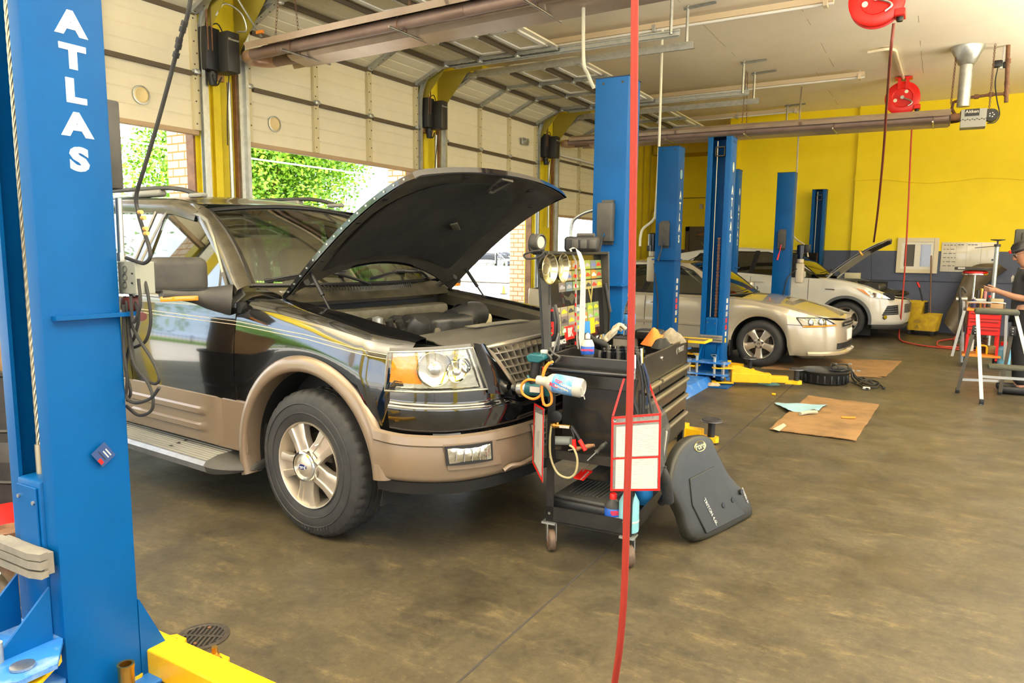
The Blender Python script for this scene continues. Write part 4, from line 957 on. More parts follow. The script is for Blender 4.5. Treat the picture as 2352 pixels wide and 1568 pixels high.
def so(name,b,m,par=None,**k):return obj(name,b,m,par or SUV,local=True,**k)
ZC=.40
def arch(x,r):return ZC+math.sqrt(max(0,r*r-x*x))if abs(x)<r else 0
def side_y(z):return-.97+max(0,z-.95)**1.6*.17-.012*math.sin(max(0,min(1,(z-.6)/.5))*PI)
gapz=[(-.60,1.275),(-.3,1.25),(.08,1.205),(.40,1.155),(.58,1.128),(.70,1.10)]
def fender(side):
 b=bm_();rows=[]
 x=-.605
 X=[]
 while x<.64:X.append(x);x+=.0435
 X.append(.645)
 for x in X:
  zb=max(arch(x,.565),.67)if x<.54 else lerp(.67,.885,min(1,(x-.54)/.05))
  g=interp(gapz,x);zs=g-.13
  yy=-.97 if x<.42 else PL.at(PL.s_of_x(x))[0].y-.004
  pts=[(yy+.004,zb)]
  for t in(.33,.66):z=lerp(zb,zs,t);pts.append((yy+(side_y(z)+.97),z))
  pts+=[(yy+.012,zs),(yy+.035,g-.065),(yy+.075,g-.028),(lerp(yy,-.748,.55),g-.010),(lerp(yy,-.748,.8),g-.002),(-.748,g),(-.745,g-.03)]
  rows.append([(x,y*side*1.0,z)for y,z in pts])
 grid(b,[[Vector(p)for p in r]for r in rows])
 return b
for s in(1,-1):so('fender',fender(s),M_paintb,solid=.003,ang=60)
def belt(x):return 1.235+(x+.6)*.012
def door(x0,x1,side,cut=None):
 b=bm_();rows=[];n=max(2,int((x1-x0)/.07))
 for i in range(n+1):
  x=lerp(x0,x1,i/n);zb=.672;zt=belt(x);r=[]
  for j in range(13):z=lerp(zb,zt,j/12);r.append((x,side*(side_y(z)),z))
  r.append((x,side*(side_y(zt)+.05),zt+.012))
  rows.append(r)
 grid(b,rows);return b
for s in(1,-1):
 d=so('front_door',door(-1.735,-.613,s),M_paintb,solid=.003,ang=60)
 so('rear_door',door(-2.80,-1.742,s),M_paintb,solid=.003,ang=60)
 so('rear_quarter',door(-4.25,-2.81,s),M_paintb,solid=.003,ang=60)
 b=bm_();rows=[]
 for i in range(19):
  x=lerp(-1.73,-.62,i/18);rows.append([(x,s*(side_y(belt(x)-.012)-.005),belt(x)-.026),(x,s*(side_y(belt(x))-.008),belt(x)-.012),(x,s*(side_y(belt(x))+.0),belt(x)+.004)])
 grid(b,rows);so('belt_moulding',b,mat('dull_bright_trim',(.30,.30,.30),.25,.8),d,solid=.004)
b=bm_()
for s in(1,-1):
 for x,z1 in((-.609,1.24),(-1.738,1.24),(-2.805,1.24)):box(b,(x,s*.925,(z1+.66)/2),(.06,.04,z1-.66))
so('door_jamb',b,M_black,smooth=False)
for dz in(0,-.022):
 b=bm_();L=[]
 for(u,v),Y in zip(((332,707),(420,716),(520,728),(620,741),(700,751),(760,761),(830,773),(925,790)),(-.965,)*8):
  p=cs(u,v,-.955);L.append((p.x,p.z+dz))
 rows=[[(x,-.958+max(0,z-1.0)*.08-.022*(1 if x<-.6 else 1)+.0,z-.004),(x,-.958+max(0,z-1.0)*.08-.022,z+.004)]for x,z in L]
 b.free()
def stripe(dz):
 b=bm_();rows=[]
 for i in range(40):
  x=lerp(-1.73,.66,i/39);z=interp([(-1.73,1.15),(-.6,1.135),(0,1.10),(.35,1.06),(.66,1.035)],x)+dz
  if x<-.61:y=side_y(z)-.0035
  else:
   g=interp(gapz,x);zs=g-.13;yy=-.97 if x<.45 else-.97+(x-.45)**2*.9
   t=(z-zs)/.065;y=yy+(.012+.023*max(0,t)if t>0 else.012*(1+t*.5))-.0035
  rows.append([(x,y,z-.0018),(x,y+.0003,z+.0018)])
 grid(b,rows);return b
for dz in(0,-.02):so('pinstripe',stripe(dz),mat('cream_pinstripe',(.62,.50,.34),.3),d if False else SUV,solid=.0012)
for s in(1,-1):
 for x0,x1,rib in((-1.735,-.745,True),(-2.80,-1.742,True),(-.735,-.50,False)):
  b=bm_();rows=[];n=26
  for i in range(n+1):
   x=lerp(x0,x1,i/n);e=1
   if rib and x>x1-.075:e=max(0,(x1-x)/.075)
   r=[]
   for z in(.372,.385,.40,.43,.445,.455,.47,.485,.495,.51,.53,.545,.555,.57,.585,.595,.61,.64,.66,.672,.678):
    o=.018*e
    if rib and x1-.20<x<x1-.17:k=(x1-.17-x)/.03
    elif rib and x<=x1-.20:k=1
    else:k=0
    if rib and(.455<=z<=.485 or.555<=z<=.585):o+=.015*k
    if z in(.372,.678):o=0
    r.append((x,s*(-.968-o),z))
   rows.append(r)
  grid(b,rows);so('door_cladding',b,M_tan,solid=.003,ang=35)
def flare(xc,side,a0=3,a1=193):
 b=bm_();rows=[]
 for i in range(49):
  a=math.radians(lerp(a0,a1,i/48));c,s_=math.cos(a),math.sin(a);r=[]
  for R_,y in((.600,-.958),(.596,-.972),(.585,-.985),(.565,-.996),(.535,-1.003),(.517,-1.000),(.510,-.990),(.507,-.90)):
   k=1.0 if s_>0 else 1-.02*s_
   r.append((xc+R_*c,side*y,ZC+R_*s_*(.992 if s_>0 else 1.2)))
  rows.append(r)
 grid(b,rows);return b
for s in(1,-1):
 so('wheel_flare',flare(0,s),M_tan,solid=.004,ang=50);so('wheel_flare',flare(-3.023,s),M_tan,solid=.004,ang=50)
 for xc in(0,-3.023):
  b=bm_();rows=[[(xc+.515*math.cos(a),s*y,ZC+.515*math.sin(a))for y in(-.93,-.55)]for a in[math.radians(-15+210*i/24)for i in range(25)]]
  grid(b,rows);so('arch_liner',b,mat('arch_liner_black',(.010,.010,.010),.8),solid=.004)
b=bm_();box(b,(-.02,-.55,.62),(1.05,.02,.7));so('inner_arch',b,MATS['arch_liner_black'],smooth=False)
for s in(1,-1):
 b=bm_();prism(b,[(-.80,.30),(-.90,.345),(-1.10,.318),(-1.125,.300),(-1.115,.262),(-.80,.25)],3.9-1.62,Matrix(((0,0,1,-3.0),(s,0,0,0),(0,1,0,0),(0,0,0,1))));rb=so('running_board',b,mat('grey_step_metal',(.30,.30,.30),.38,.6,col2=(.22,.22,.215),nscale=6),ang=25)
 b=bm_()
 for k in range(8):y=-.925-k*.022;box(b,(-1.9,s*y,.342-(.90+y+0)*0-(k*.0032)),(2.3,.010,.008))
 so('tread_rib',b,mat('dusty_step_rib',(.34,.33,.28),.55),rb,smooth=False)
 b=bm_();rows=[]
 for i in range(9):
  t=i/8;x=-.73+.24*t;yo=-1.125+.16*t**2.2;zt=.345-.02*t;zb=.255+.02*t*t
  rows.append([(x,s*-.82,zb),(x,s*-.82,zt),(x,s*(yo+.10),zt),(x,s*(yo+.02),zt-.02),(x,s*yo,zt-.045),(x,s*(yo+.015),zb),(x,s*-.82,zb)])
 grid(b,rows);b.faces.new([v for v in list(b.verts)[-7:-1]]);so('board_end_cap',b,M_dark,rb,ang=50)
 b=bm_()
 for x in(-.98,-.95):pass
 for k in range(3):lathe(b,[(0,.0),(.013,.0),(0,.004)],10,T(-1.18,s*(-.955-k*.05),.345-k*.006))
 so('drain_slot',b,M_black,rb)
lo=lambda z0,z1:(lambda q:z0+(z1-z0)*min(1,q/1.25))
sE=PL.s_of_x(.515)
def full(zlo,zhi,n,nz,off,s1):
 """skin from the left end round the nose to the right end"""
 ss=[-s1+2*s1*i/(2*n)for i in range(2*n+1)];rows=[]
 for q in ss:
  a,c=zlo(abs(q)),zhi(abs(q));sd=1 if q>=0 else-1
  rows.append([PL.surf(abs(q),lerp(a,c,j/nz),off(abs(q),j/nz,lerp(a,c,j/nz)),sd)for j in range(nz+1)])
 return rows
ztan=lambda q:interp([(0,.655),(.35,.650),(.8,.655),(1.0,.668),(1.22,.70),(1.35,.72)],q)
zbot=lambda q:interp([(0,.395),(.25,.398),(.75,.405),(1.1,.425),(1.3,.44)],q)
def otan(q,t,z):return.040+.012*math.sin(t*PI)+(.018*max(0,1-abs(t-.80)/.12)if False else 0)-(.018 if t>.985 else 0)-(.035*(1-t/.12)**2 if t<.12 else 0)+(.012 if t>.78 else 0)
b=bm_();grid(b,full(zbot,ztan,36,26,otan,sE));BL=so('bumper_lower',b,M_tan,solid=.004,ang=50)
b=bm_();grid(b,full(lambda q:zbot(q)-.055,lambda q:zbot(q)+.006,30,3,lambda q,t,z:.028-.012*(1-t),sE));so('air_dam',b,M_black,BL,solid=.006)
zblk=lambda q:interp([(0,.80),(.33,.80),(.45,.86),(.60,.855),(.9,.872),(1.1,.885),(1.3,.89)],q)
def oblk(q,t,z):return.018+.020*math.sin(min(1,t/.55)*PI*.5)*(1 if t<.55 else 1)-(.022 if t>.62 else 0)*min(1,(t-.62)/.06 if t>.62 else 0)-.01*max(0,(t-.62))
b=bm_();grid(b,full(lambda q:ztan(q)+.004,zblk,36,20,oblk,PL.s_of_x(.585)));BU=so('bumper_upper',b,M_paintb,solid=.004,ang=50)
def onfront(u,v):return PL.hit(u,v,CI)
for sd in(1,-1):
 F=[onfront(*p)for p in((1020,1022),(1108,1012),(1110,1046),(1024,1056))]
 R_=[onfront(*p)for p in((1012,1014),(1122,1003),(1135,1058),(1022,1072))]
 b=bm_();grid(b,patch(PL,R_,6,4,.0595,sd));so('fog_recess',b,M_tan,BL,solid=.003)
 b=bm_();grid(b,patch(PL,[(q[0]+dx,q[1]+dz)for q,dx,dz in zip(F,(.012,-.012,-.012,.012),(.01,.01,-.01,-.01))],6,4,lambda i,j:.066+.006*math.sin(PI*i),sd));fg=so('fog_lamp',b,M_black,BL,solid=.01)
 b=bm_();grid(b,patch(PL,F,10,6,lambda i,j:.069+.010*math.sin(PI*i)*math.sin(PI*j),sd));so('fog_lens',b,mat('fluted_lamp_glass',(.62,.58,.46),.08,.9,bump=.5,bscale=26),fg,solid=.004)
 b=bm_()
 for k in range(5):p=[lerp(lerp(F[0][i],F[1][i],(k+.8)/5.6),lerp(F[3][i],F[2][i],(k+.8)/5.6),.5)for i in(0,1)];A=PL.surf(p[0],p[1]+.03,.083,sd);B=PL.surf(p[0],p[1]-.03,.083,sd);cyl(b,A,B,.0025,seg=5)
 so('lens_rib',b,M_chrome,fg)
 G=[(.30,.638),(.13,.640),(.13,.505),(.27,.508)]
 b=bm_();grid(b,patch(PL,G,4,4,.0605,sd));lg=so('lower_grille',b,M_black,BL,solid=.002)
 b=bm_()
 for k in range(5):
  a=[lerp(G[0][i],G[3][i],k/4)for i in(0,1)];c=[lerp(G[1][i],G[2][i],k/4)for i in(0,1)]
  rows=[[PL.surf(lerp(a[0],c[0],i/6),lerp(a[1],c[1],i/6)+dz,.064+o,sd)for dz,o in((-.004,0),(-.004,.014),(.004,.014),(.004,0))]for i in range(7)];grid(b,rows)
 for k in range(5):
  a=[lerp(G[0][i],G[1][i],k/4)for i in(0,1)];c=[lerp(G[3][i],G[2][i],k/4)for i in(0,1)]
  rows=[[PL.surf(lerp(a[0],c[0],i/4)+ds,lerp(a[1],c[1],i/4),.064+o,sd)for ds,o in((-.004,0),(-.004,.014),(.004,.014),(.004,0))]for i in range(5)];grid(b,rows)
 so('grille_lattice',b,mat('silver_grille',(.50,.45,.36),.35,.6),lg,smooth=False)
 b=bm_();p=onfront(1170,1062);q0=PL.surf(p[0]+.10,p[1]-.008,.055,sd);q1=PL.surf(p[0],p[1]+.012,.085,sd);q2=PL.surf(p[0]-.12,p[1]+.02,.075,sd);tube(b,[q0,q0.lerp(q1,.4)+Vector((0,0,.012)),q1,q2],.012,8,sm=5);so('tow_hook',b,M_tan,BL)
HL=[onfront(*p)for p in((900,806),(1076,796),(1109,890),(893,893))]
for sd in(1,-1):
 b=bm_();B_=[(HL[0][0]+.014,HL[0][1]+.014),(HL[1][0]-.012,HL[1][1]+.014),(HL[2][0]-.014,HL[2][1]-.014),(HL[3][0]+.014,HL[3][1]-.014)]
 grid(b,patch(PL,B_,12,6,-.002,sd));h=so('headlight',b,mat('lamp_bezel',(.20,.19,.17),.3),solid=.004)
 b=bm_();grid(b,patch(PL,HL,16,10,lambda i,j:.004-.0*math.sin(i*PI),sd));so('reflector',b,mat('faceted_reflector',(.80,.77,.62),.10,1.0,bump=.25,bscale=14),h)
 f=lambda i,j:(lerp(lerp(HL[0][0],HL[1][0],i),lerp(HL[3][0],HL[2][0],i),j),lerp(lerp(HL[0][1],HL[1][1],i),lerp(HL[3][1],HL[2][1],i),j))
 b=bm_();A4=[f(.03,.16),f(.315,.12),f(.345,.83),f(.015,.80)];grid(b,patch(PL,A4,10,8,lambda i,j:.012+.008*math.sin(PI*i)*math.sin(PI*j),sd));so('turn_signal',b,mat('amber_ribbed_lens',(.90,.27,.008),.15,coat=.7,bump=.35,bscale=40),h,solid=.004)
 for ci,rr,oo in(((.50,.46),.088,.012),((.72,.54),.052,.022)):
  c=f(*ci);p,n=PL.at(c[0]);m_=plane_m(PL.surf(c[0],c[1],oo,sd),Vector((n.y,-n.x*sd,0))if sd>0 else Vector((-n.y,-n.x,0)),(0,0,1))
  nz_=1 if(m_.to_3x3()@Vector((0,0,1))).dot(Vector((n.x,n.y*sd,0)))>0 else-1
  b=bm_();lathe(b,[(rr,.010*nz_),(rr*.97,.014*nz_),(rr*.9,-.0*nz_),(rr*.6,-.006*nz_),(rr*.25,-.004*nz_)],30,m_,cap=False);so('lamp_bowl',b,mat('bright_bowl',(.88,.86,.74),.05,1.0),h)
  b=bm_();lathe(b,[(rr*.28,-.004*nz_),(rr*.34,.012*nz_),(rr*.30,.026*nz_),(0,.034*nz_)],22,m_);so('bulb_shield',b,M_chrome,h)
 c=f(.85,.42);b=bm_();lathe(b,[(.04,0),(.034,.012),(.01,.016),(0,.016)],22,T(*PL.surf(c[0],c[1],.012,sd))@RY(70));so('marker_bowl',b,MATS['bright_bowl'],h)
 b=bm_();grid(b,patch(PL,HL,16,8,lambda i,j:.046+.010*math.sin(PI*i)*math.sin(PI*j),sd));so('clear_cover',b,M_lens,h)
 b=bm_();V=[f(i/12,0)for i in range(13)]+[f(1,j/6)for j in range(1,7)]+[f(1-i/12,1)for i in range(1,13)]+[f(0,1-j/6)for j in range(1,6)]
 tube(b,[PL.surf(q[0],q[1],.040,sd)for q in V],.006,6,closed=True);so('lamp_rim',b,M_chrome if False else mat('lamp_rim_clear',(.32,.31,.27),.2,.6),h)
GT=[onfront(1113,796),onfront(1190,905)]
for sd in(1,-1):
 b=bm_();A4=[(HL[1][0]-.016,1.098),(GT[0][0]+.016,1.092),(GT[1][0]+.02,.80),(HL[2][0]-.018,.84)];grid(b,patch(PL,A4,6,8,lambda i,j:.022+.012*math.sin(PI*i),sd));so('grille_surround',b,M_paintb,solid=.004)
gs,gz=GT[0];gs2,gz2=GT[1]
def gpt(i,j,o,sd=1):
 sr=lerp(gs,gs2,j);q=lerp(sr,-sr,i);z=lerp(gz+.022*math.sin(PI*i),gz2-.012*math.sin(PI*i),j)
 return PL.surf(abs(q),z,o,1 if q>=0 else-1)
b=bm_();grid(b,[[gpt(i/20,j/8,-.03)for i in range(21)]for j in range(9)]);GR=so('grille',b,M_black,solid=.003)
M_grl=mat('silver_grille',(.50,.45,.36),.35,.6)
b=bm_()
for j in range(1,7):
 t=j/7;grid(b,[[gpt(i/24,t+dt,o)for dt,o in((-.011,-.03),(-.011,.016),(.011,.016),(.011,-.03))]for i in range(25)])
for k in range(1,21):
 i0=k/21;grid(b,[[gpt(i0+di,j/8,o)for di,o in((-.0034,-.03),(-.0034,.012),(.0034,.012),(.0034,-.03))]for j in range(9)])
so('grille_lattice',b,M_grl,GR,smooth=False)
b=bm_();V=[gpt(i/20,0,.016)for i in range(21)]+[gpt(1,j/8,.016)for j in range(1,9)]+[gpt(1-i/20,1,.016)for i in range(1,21)]+[gpt(0,1-j/8,.016)for j in range(1,8)]
tube(b,V,.014,8,closed=True);so('grille_frame',b,mat('silver_grille_frame',(.56,.50,.40),.28,.7),GR)
b=bm_();lathe(b,[(0,0),(.12,0),(.12,.012),(0,.014)],32,T(.975,0,.945)@RY(90)@Matrix.Diagonal((.45,1,1,1)));e=so('oval_badge',b,MATS['badge_navy'],GR)
M_bay=mat('bay_black',(.014,.0135,.012),.6);M_bayg=mat('oily_grey',(.075,.068,.050),.5,col2=(.12,.11,.08),nscale=14);M_cover=mat('faded_black_plastic',(.062,.058,.050),.5,col2=(.088,.082,.068),nscale=5)
b=bm_()
for y in(-.70,.70):box(b,(.12,y,.89),(1.15,.02,.36))
box(b,(-.50,0,.98),(.02,1.4,.44));box(b,(.15,0,.74),(1.3,1.4,.02))
so('engine_bay',b,M_bay,smooth=False)
for s in(1,-1):
 b=bm_();L=[(-.50,s*.742,1.255),(-.1,s*.735,1.205),(.3,s*.725,1.15),(.62,s*.70,1.10)];grid(b,[[Vector(p)+Vector((0,s*dy,dz))for dy,dz in((.012,0),(-.03,-.012),(-.06,-.02),(-.07,-.09))]for p in smooth_pts(L,6)]);so('fender_ledge',b,mat('dusty_ledge',(.030,.027,.02),.45,col2=(.06,.054,.036),nscale=6),solid=.004)
b=bm_();rows=[]
for i in range(11):
 t=i/10;x0_,x1_=.30,.90;r=[]
 for j in range(17):
  y=lerp(-.66,.66,j/16);xf=PL.surf(0,0).x-.30*(abs(y)/.97)**2.6-.03;x=lerp(.33,xf,t);z=1.085+.03*(1-t)-.02*(abs(y)/.66)**2
  if t<.15:z-=.05*(1-t/.15)
  if.3<t<.65:z+=.012
  r.append((x,y,z))
 rows.append(r)
grid(b,rows);RC=so('radiator_cover',b,M_cover,solid=.006,ang=30)
for y0,y1 in((-.26,-.08),(-.06,.30)):
 b=bm_();grid(b,[[(lerp(.50,.58,i),lerp(y0,y1,j/4),1.128-.02*(abs(lerp(y0,y1,j/4))/.66)**2-.002*i)for j in range(5)]for i in(0,1)]);so('cover_label',b,mat('faded_label',(.16,.15,.12),.6),RC,solid=.001)
b=bm_();prism(b,[(-.02,-.24),(.30,-.28),(.36,-.20),(.36,.02),(.22,.10),(.0,.06)],.13,z0=1.03);so('air_box',b,mat('satin_black_plastic',(.022,.022,.021),.38),bev=.03,bseg=3)
b=bm_();tube(b,[(.18,.02,1.10),(.16,.16,1.12),(.10,.30,1.13),(.06,.44,1.12)],.085,18,sm=6);ip=so('intake_pipe',b,MATS['satin_black_plastic'])
b=bm_()
for k in range(7):q=lerp(.17,.33,k/6);lathe(b,[(.088,-.006),(.096,0),(.088,.006)],20,T(.16-.35*(q-.1),q,1.12)@RX(90),cap=False)
so('pipe_bellows',b,M_bay,ip)
b=bm_();box(b,(-.05,.50,1.02),(.26,.2,.2),bev=.03,seg=3);rs=so('coolant_reservoir',b,mat('yellowed_reservoir',(.48,.42,.24),.4,col2=(.56,.50,.32),nscale=5))
b=bm_();lathe(b,[(.04,0),(.04,.045),(.03,.055),(0,.055)],16,T(-.02,.48,1.11));so('reservoir_cap',b,M_black,rs)
b=bm_();box(b,(-.2,.42,1.03),(.1,.12,.16),bev=.02);so('brake_reservoir',b,MATS['yellowed_reservoir'])
b=bm_();box(b,(-.25,-.35,1.02),(.36,.5,.16),bev=.05,seg=3);so('engine_shroud',b,M_bayg)
b=bm_();box(b,(-.33,-.02,1.12),(.14,1.1,.12),bev=.03);so('firewall_duct',b,M_bayg)
rnd=random.Random(5)
for i in range(16):
 x0_,y0_=rnd.uniform(-.35,.25),rnd.uniform(-.64,-.1);b=bm_()
 tube(b,[(x0_,y0_,rnd.uniform(.98,1.08)),(x0_+rnd.uniform(-.1,.15),y0_+rnd.uniform(-.12,.12),rnd.uniform(1.06,1.13)),(x0_+rnd.uniform(.05,.25),y0_+rnd.uniform(-.2,.2),rnd.uniform(.98,1.08))],rnd.choice((.009,.013,.022,.03)),8,sm=5);so('engine_hose',b,rnd.choice((M_bay,M_rubber,M_bayg)))
b=bm_();tube(b,[(-.40,-.42,1.15),(-.38,-.55,1.17),(-.28,-.62,1.15),(-.18,-.60,1.10)],.03,10,sm=5);so('heater_hose',b,mat('dirty_brown_hose',(.14,.10,.065),.6))
b=bm_()
for k in range(5):lathe(b,[(0,0),(.035,0),(.04,.03),(.022,.05),(.022,.10),(0,.10)],12,T(.02+.06*k,-.50+.02*k,1.06)@RX(20))
so('coil_pack',b,M_bay);b=bm_()
lathe(b,[(0,0),(.06,0),(.065,.06),(.05,.10),(0,.10)],20,T(.30,-.44,1.08)@RY(30));so('oil_filler',b,MATS['satin_black_plastic'])
b=bm_();lathe(b,[(0,0),(.03,0),(.03,.05),(0,.06)],14,T(.12,-.56,1.12));so('sensor',b,M_galv);b=bm_();box(b,(-.02,-.56,1.12),(.08,.05,.05),bev=.01);so('sensor',b,M_galv)
def wsb(y):return Vector((-.40-.28*(abs(y)/.80)**2,y,1.325-.0*(abs(y)/.8)**2))
def wst(y):k=abs(y)/.66;return Vector((-1.245-.05*k*k,y*.66/.80*1.21 if False else y,1.835-.052*k*k))
b=bm_();rows=[]
for j in range(25):
 y=lerp(-.80,.80,j/24);p=wsb(y);f_=Vector((-.405-.06*(abs(y)/.8)**2*1.2,y*.93,1.275));rows.append([p+Vector((-.02,0,-.005)),p.lerp(f_,.5)+Vector((0,0,.012)),f_+Vector((0,0,.005)),f_+Vector((.05,0,-.04))])
grid(b,rows);CW=so('cowl',b,mat('dusty_cowl',(.035,.030,.02),.5,col2=(.075,.065,.04),nscale=7),solid=.004)
b=bm_()
for j in range(34):
 y=lerp(-.46,.30,j/33);p=wsb(y);f_=Vector((-.405-.07*(abs(y)/.8)**2,y,1.28));a=p.lerp(f_,.25)+Vector((0,0,.010));c=p.lerp(f_,.95)+Vector((0,0,.010));poly3(b,[a,a+Vector((0,.010,0)),c+Vector((0,.010,0)),c],(0,0,1),.006)
so('cowl_slat',b,mat('dark_slat_plastic',(.02,.018,.013),.5),CW,smooth=False)  # slats in a darker plastic than the cowl
def wsp(i,j,o=0.):
 a=wsb(i*.80);c=wst(i*.66);p=a.lerp(c,j);p=p+Vector((.05*math.sin(PI*j)*.6,0,.05*math.sin(PI*j)*.8));return p+Vector((.5,0,.75))*o
b=bm_();grid(b,[[wsp(lerp(-.97,.97,i/20),lerp(.02,.97,j/8))for i in range(21)]for j in range(9)]);WS=so('windscreen',b,M_cglass,solid=.005)
b=bm_();V=[wsp(lerp(-1,1,i/20),0,.006)for i in range(21)]+[wsp(1,j/8,.006)for j in range(1,9)]+[wsp(1-2*i/20,1,.006)for i in range(1,21)]+[wsp(-1,1-j/8,.006)for j in range(1,8)]
tube(b,V,.014,6,closed=True);so('windscreen_seal',b,M_black,WS)
for i0,i1 in((-.92,-.30),(-.12,.72)):
 b=bm_();a,c=wsp(i0,.03,.02),wsp(i1,.10,.03);tube(b,[a,a.lerp(c,.5)+Vector((0,0,.012)),c],.008,6,sm=5);poly3(b,[a+Vector((0,0,-.012)),c+Vector((0,0,-.014)),c+Vector((0,0,.006)),a+Vector((0,0,.008))],(1,0,.4),.006);wi=so('wiper',b,M_black,WS)
 b=bm_();m_=a.lerp(c,.62);tube(b,[m_+Vector((0,0,.01)),m_+Vector((.10,.10,.0)),wsp(i1+.15,-.02,.02)],.010,6,sm=5);box(b,m_+Vector((0,0,.012)),(.06,.12,.025),bev=.01);so('wiper_arm',b,M_black,wi)
def rail(x):return Vector((x,0,interp([(-4.2,1.86),(-2.6,1.885),(-1.6,1.855),(-1.28,1.80)],x)))
def gy(z):return lerp(-.945,-.70,max(0,min(1.1,(z-1.235)/.60)))
for s in(1,-1):
 b=bm_();rows=[]
 for j in range(11):
  t=j/10;a=wsp(-1,t);a=Vector((a.x,a.y*s,a.z))
  z=lerp(1.285,1.845,t);x=lerp(-.62,-1.40,t**1.06);c=Vector((x-.03,s*(gy(z)-.004),z-.012*t))
  rows.append([a+Vector((.01,s*.035,-.004)),a.lerp(c,.25)+Vector((.02,-s*.016,.018)),a.lerp(c,.7)+Vector((.018,-s*.024,.014)),c+Vector((.004,-s*.006,.0)),c+Vector((-.03,s*.015,-.01))])
 grid(b,rows);so('a_pillar',b,M_dusty,solid=.003,ang=60)
 b=bm_();rows=[]
 for i in range(31):
  x=lerp(-1.30,-4.2,i/30);z=rail(x).z;rows.append([(x,s*(gy(z-.10)-.006),z-.085),(x,s*-.745,z-.035),(x,s*-.715,z),(x,s*-.66,z+.018)])
 grid(b,rows);so('roof_rail_panel',b,M_dusty,solid=.003,ang=60)
 def pane(name,P_,par):
  Q=[Vector((x,s*(gy(z)),z))for x,z in P_];c=sum(Q,Vector())/len(Q)
  b=bm_();b.faces.new([b.verts.new(q)for q in Q]);bmesh.ops.triangulate(b,faces=b.faces);so(name,b,M_sglass,par,solid=.004)
  b=bm_();tube(b,smooth_pts([q+Vector((0,-s*.006,0))for q in Q],3,True)if False else[q+Vector((0,-s*.006,0))for q in Q],.013,6,closed=True);so('window_frame',b,mat('satin_window_trim',(.20,.20,.19),.25,.6),par)
 fd=[o for o in SUV.children if o.name.startswith('front_door')][0 if s==1 else 1];rd=[o for o in SUV.children if o.name.startswith('rear_door')][0 if s==1 else 1]
 pane('window_pane',[(-.66,1.245),(-.82,1.40),(-1.02,1.60),(-1.16,1.715),(-1.26,1.755),(-1.55,1.785),(-1.655,1.78),(-1.675,1.75),(-1.76,1.45),(-1.745,1.32),(-1.69,1.245)],fd)
 pane('window_pane',[(-1.87,1.245),(-1.79,1.79),(-2.72,1.81),(-2.78,1.245)],rd)
 pane('window_pane',[(-2.88,1.245),(-2.84,1.81),(-3.95,1.80),(-4.10,1.245)],SUV)
 b=bm_();poly3(b,[(-1.695,s*gy(1.24),1.24),(-1.85,s*gy(1.24),1.24),(-1.80,s*gy(1.80),1.80),(-1.66,s*gy(1.80),1.80)],(0,-s,.4),.010);so('b_pillar',b,M_paintb,smooth=False)
 b=bm_();tube(b,[(-1.865,s*(gy(1.25)-.012),1.25),(-1.785,s*(gy(1.79)-.012),1.79)],.009,6);so('pillar_trim',b,MATS['satin_window_trim'])
 b=bm_();poly3(b,[(-2.79,s*gy(1.24),1.24),(-2.87,s*gy(1.24),1.24),(-2.84,s*gy(1.82),1.82),(-2.72,s*gy(1.82),1.82)],(0,-s,.4),.010);so('c_pillar',b,M_paintb,smooth=False)
 b=bm_();poly3(b,[(-.625,s*(gy(1.25)-.01),1.235),(-.64,s*(gy(1.42)-.004),1.28),(-.90,s*(gy(1.50)-.006),1.50),(-.80,s*(gy(1.25)-.012),1.235)],(0,s,0),.012);so('mirror_sail',b,M_dark,fd,bev=.006)
 b=bm_();box(b,(0,0,0),(.10,.31,.20),T(-.80,s*-1.18,1.395)@RZ(s*-14),bev=.045,seg=4);mi=so('mirror_housing',b,M_dark,fd)
 b=bm_();A4=[(-.72,s*-.945,1.275),(-.70,s*-1.02,1.315),(-.74,s*-1.30,1.315),(-.84,s*-1.30,1.315),(-.85,s*-1.05,1.315),(-.80,s*-.945,1.22)]
 tube(b,[(-.68,s*-.93,1.25),(-.74,s*-1.02,1.262),(-.78,s*-1.12,1.285),(-.79,s*-1.29,1.295)],lambda t:.065*(1-t)**1.2+.028,14,sm=6);so('mirror_arm',b,M_dark,mi)
 b=bm_();box(b,(0,0,0),(.097,.302,.008),T(-.80,s*-1.18,1.316)@RZ(s*-14));so('housing_seam',b,M_black,mi)
 b=bm_();box(b,(0,0,0),(.012,.20,.028),T(-.755,s*-1.205,1.268)@RZ(s*-14),bev=.005);so('mirror_signal',b,M_amber,mi)
b=bm_();rows=[]
for i in range(31):
 x=lerp(-1.25,-4.22,i/30);zr=rail(min(x,-1.28)).z
 rows.append([(x-.05*(y/.70)**2*(1 if i==0 else 0),y,zr+.018+.045*(1-(y/.68)**2)*min(1,(i+3)/9)+(.012 if i==0 else 0))for y in[lerp(-.68,.68,j/16)for j in range(17)]])
grid(b,rows);RF=so('roof',b,M_dusty,solid=.004,ang=60)
for s in(1,-1):
 b=bm_();pts=[(-1.50,s*.60,1.90),(-1.72,s*.60,1.945),(-2.1,s*.60,1.962),(-3.6,s*.60,1.965)];tube(b,pts,.016,10,sm=6);rk=so('roof_bar',b,M_dark,RF)
 b=bm_();box(b,(-2.10,s*.60,1.925),(.36,.07,.05),bev=.022,seg=3);so('bar_foot',b,mat('grey_roof_fitting',(.20,.20,.18),.45),rk);b=bm_();box(b,(-1.50,s*.60,1.895),(.16,.05,.03),bev=.012);so('bar_foot',b,MATS['grey_roof_fitting'],rk)
b=bm_();box(b,(-2.4,-.60,1.915),(.6,.05,.022),bev=.008);so('roof_channel',b,M_galv,RF)
b=bm_();box(b,(-4.25,0,1.10),(.06,1.86,1.25),bev=.03);box(b,(-4.27,0,.60),(.18,1.9,.28),bev=.05);so('tailgate',b,M_paintb)
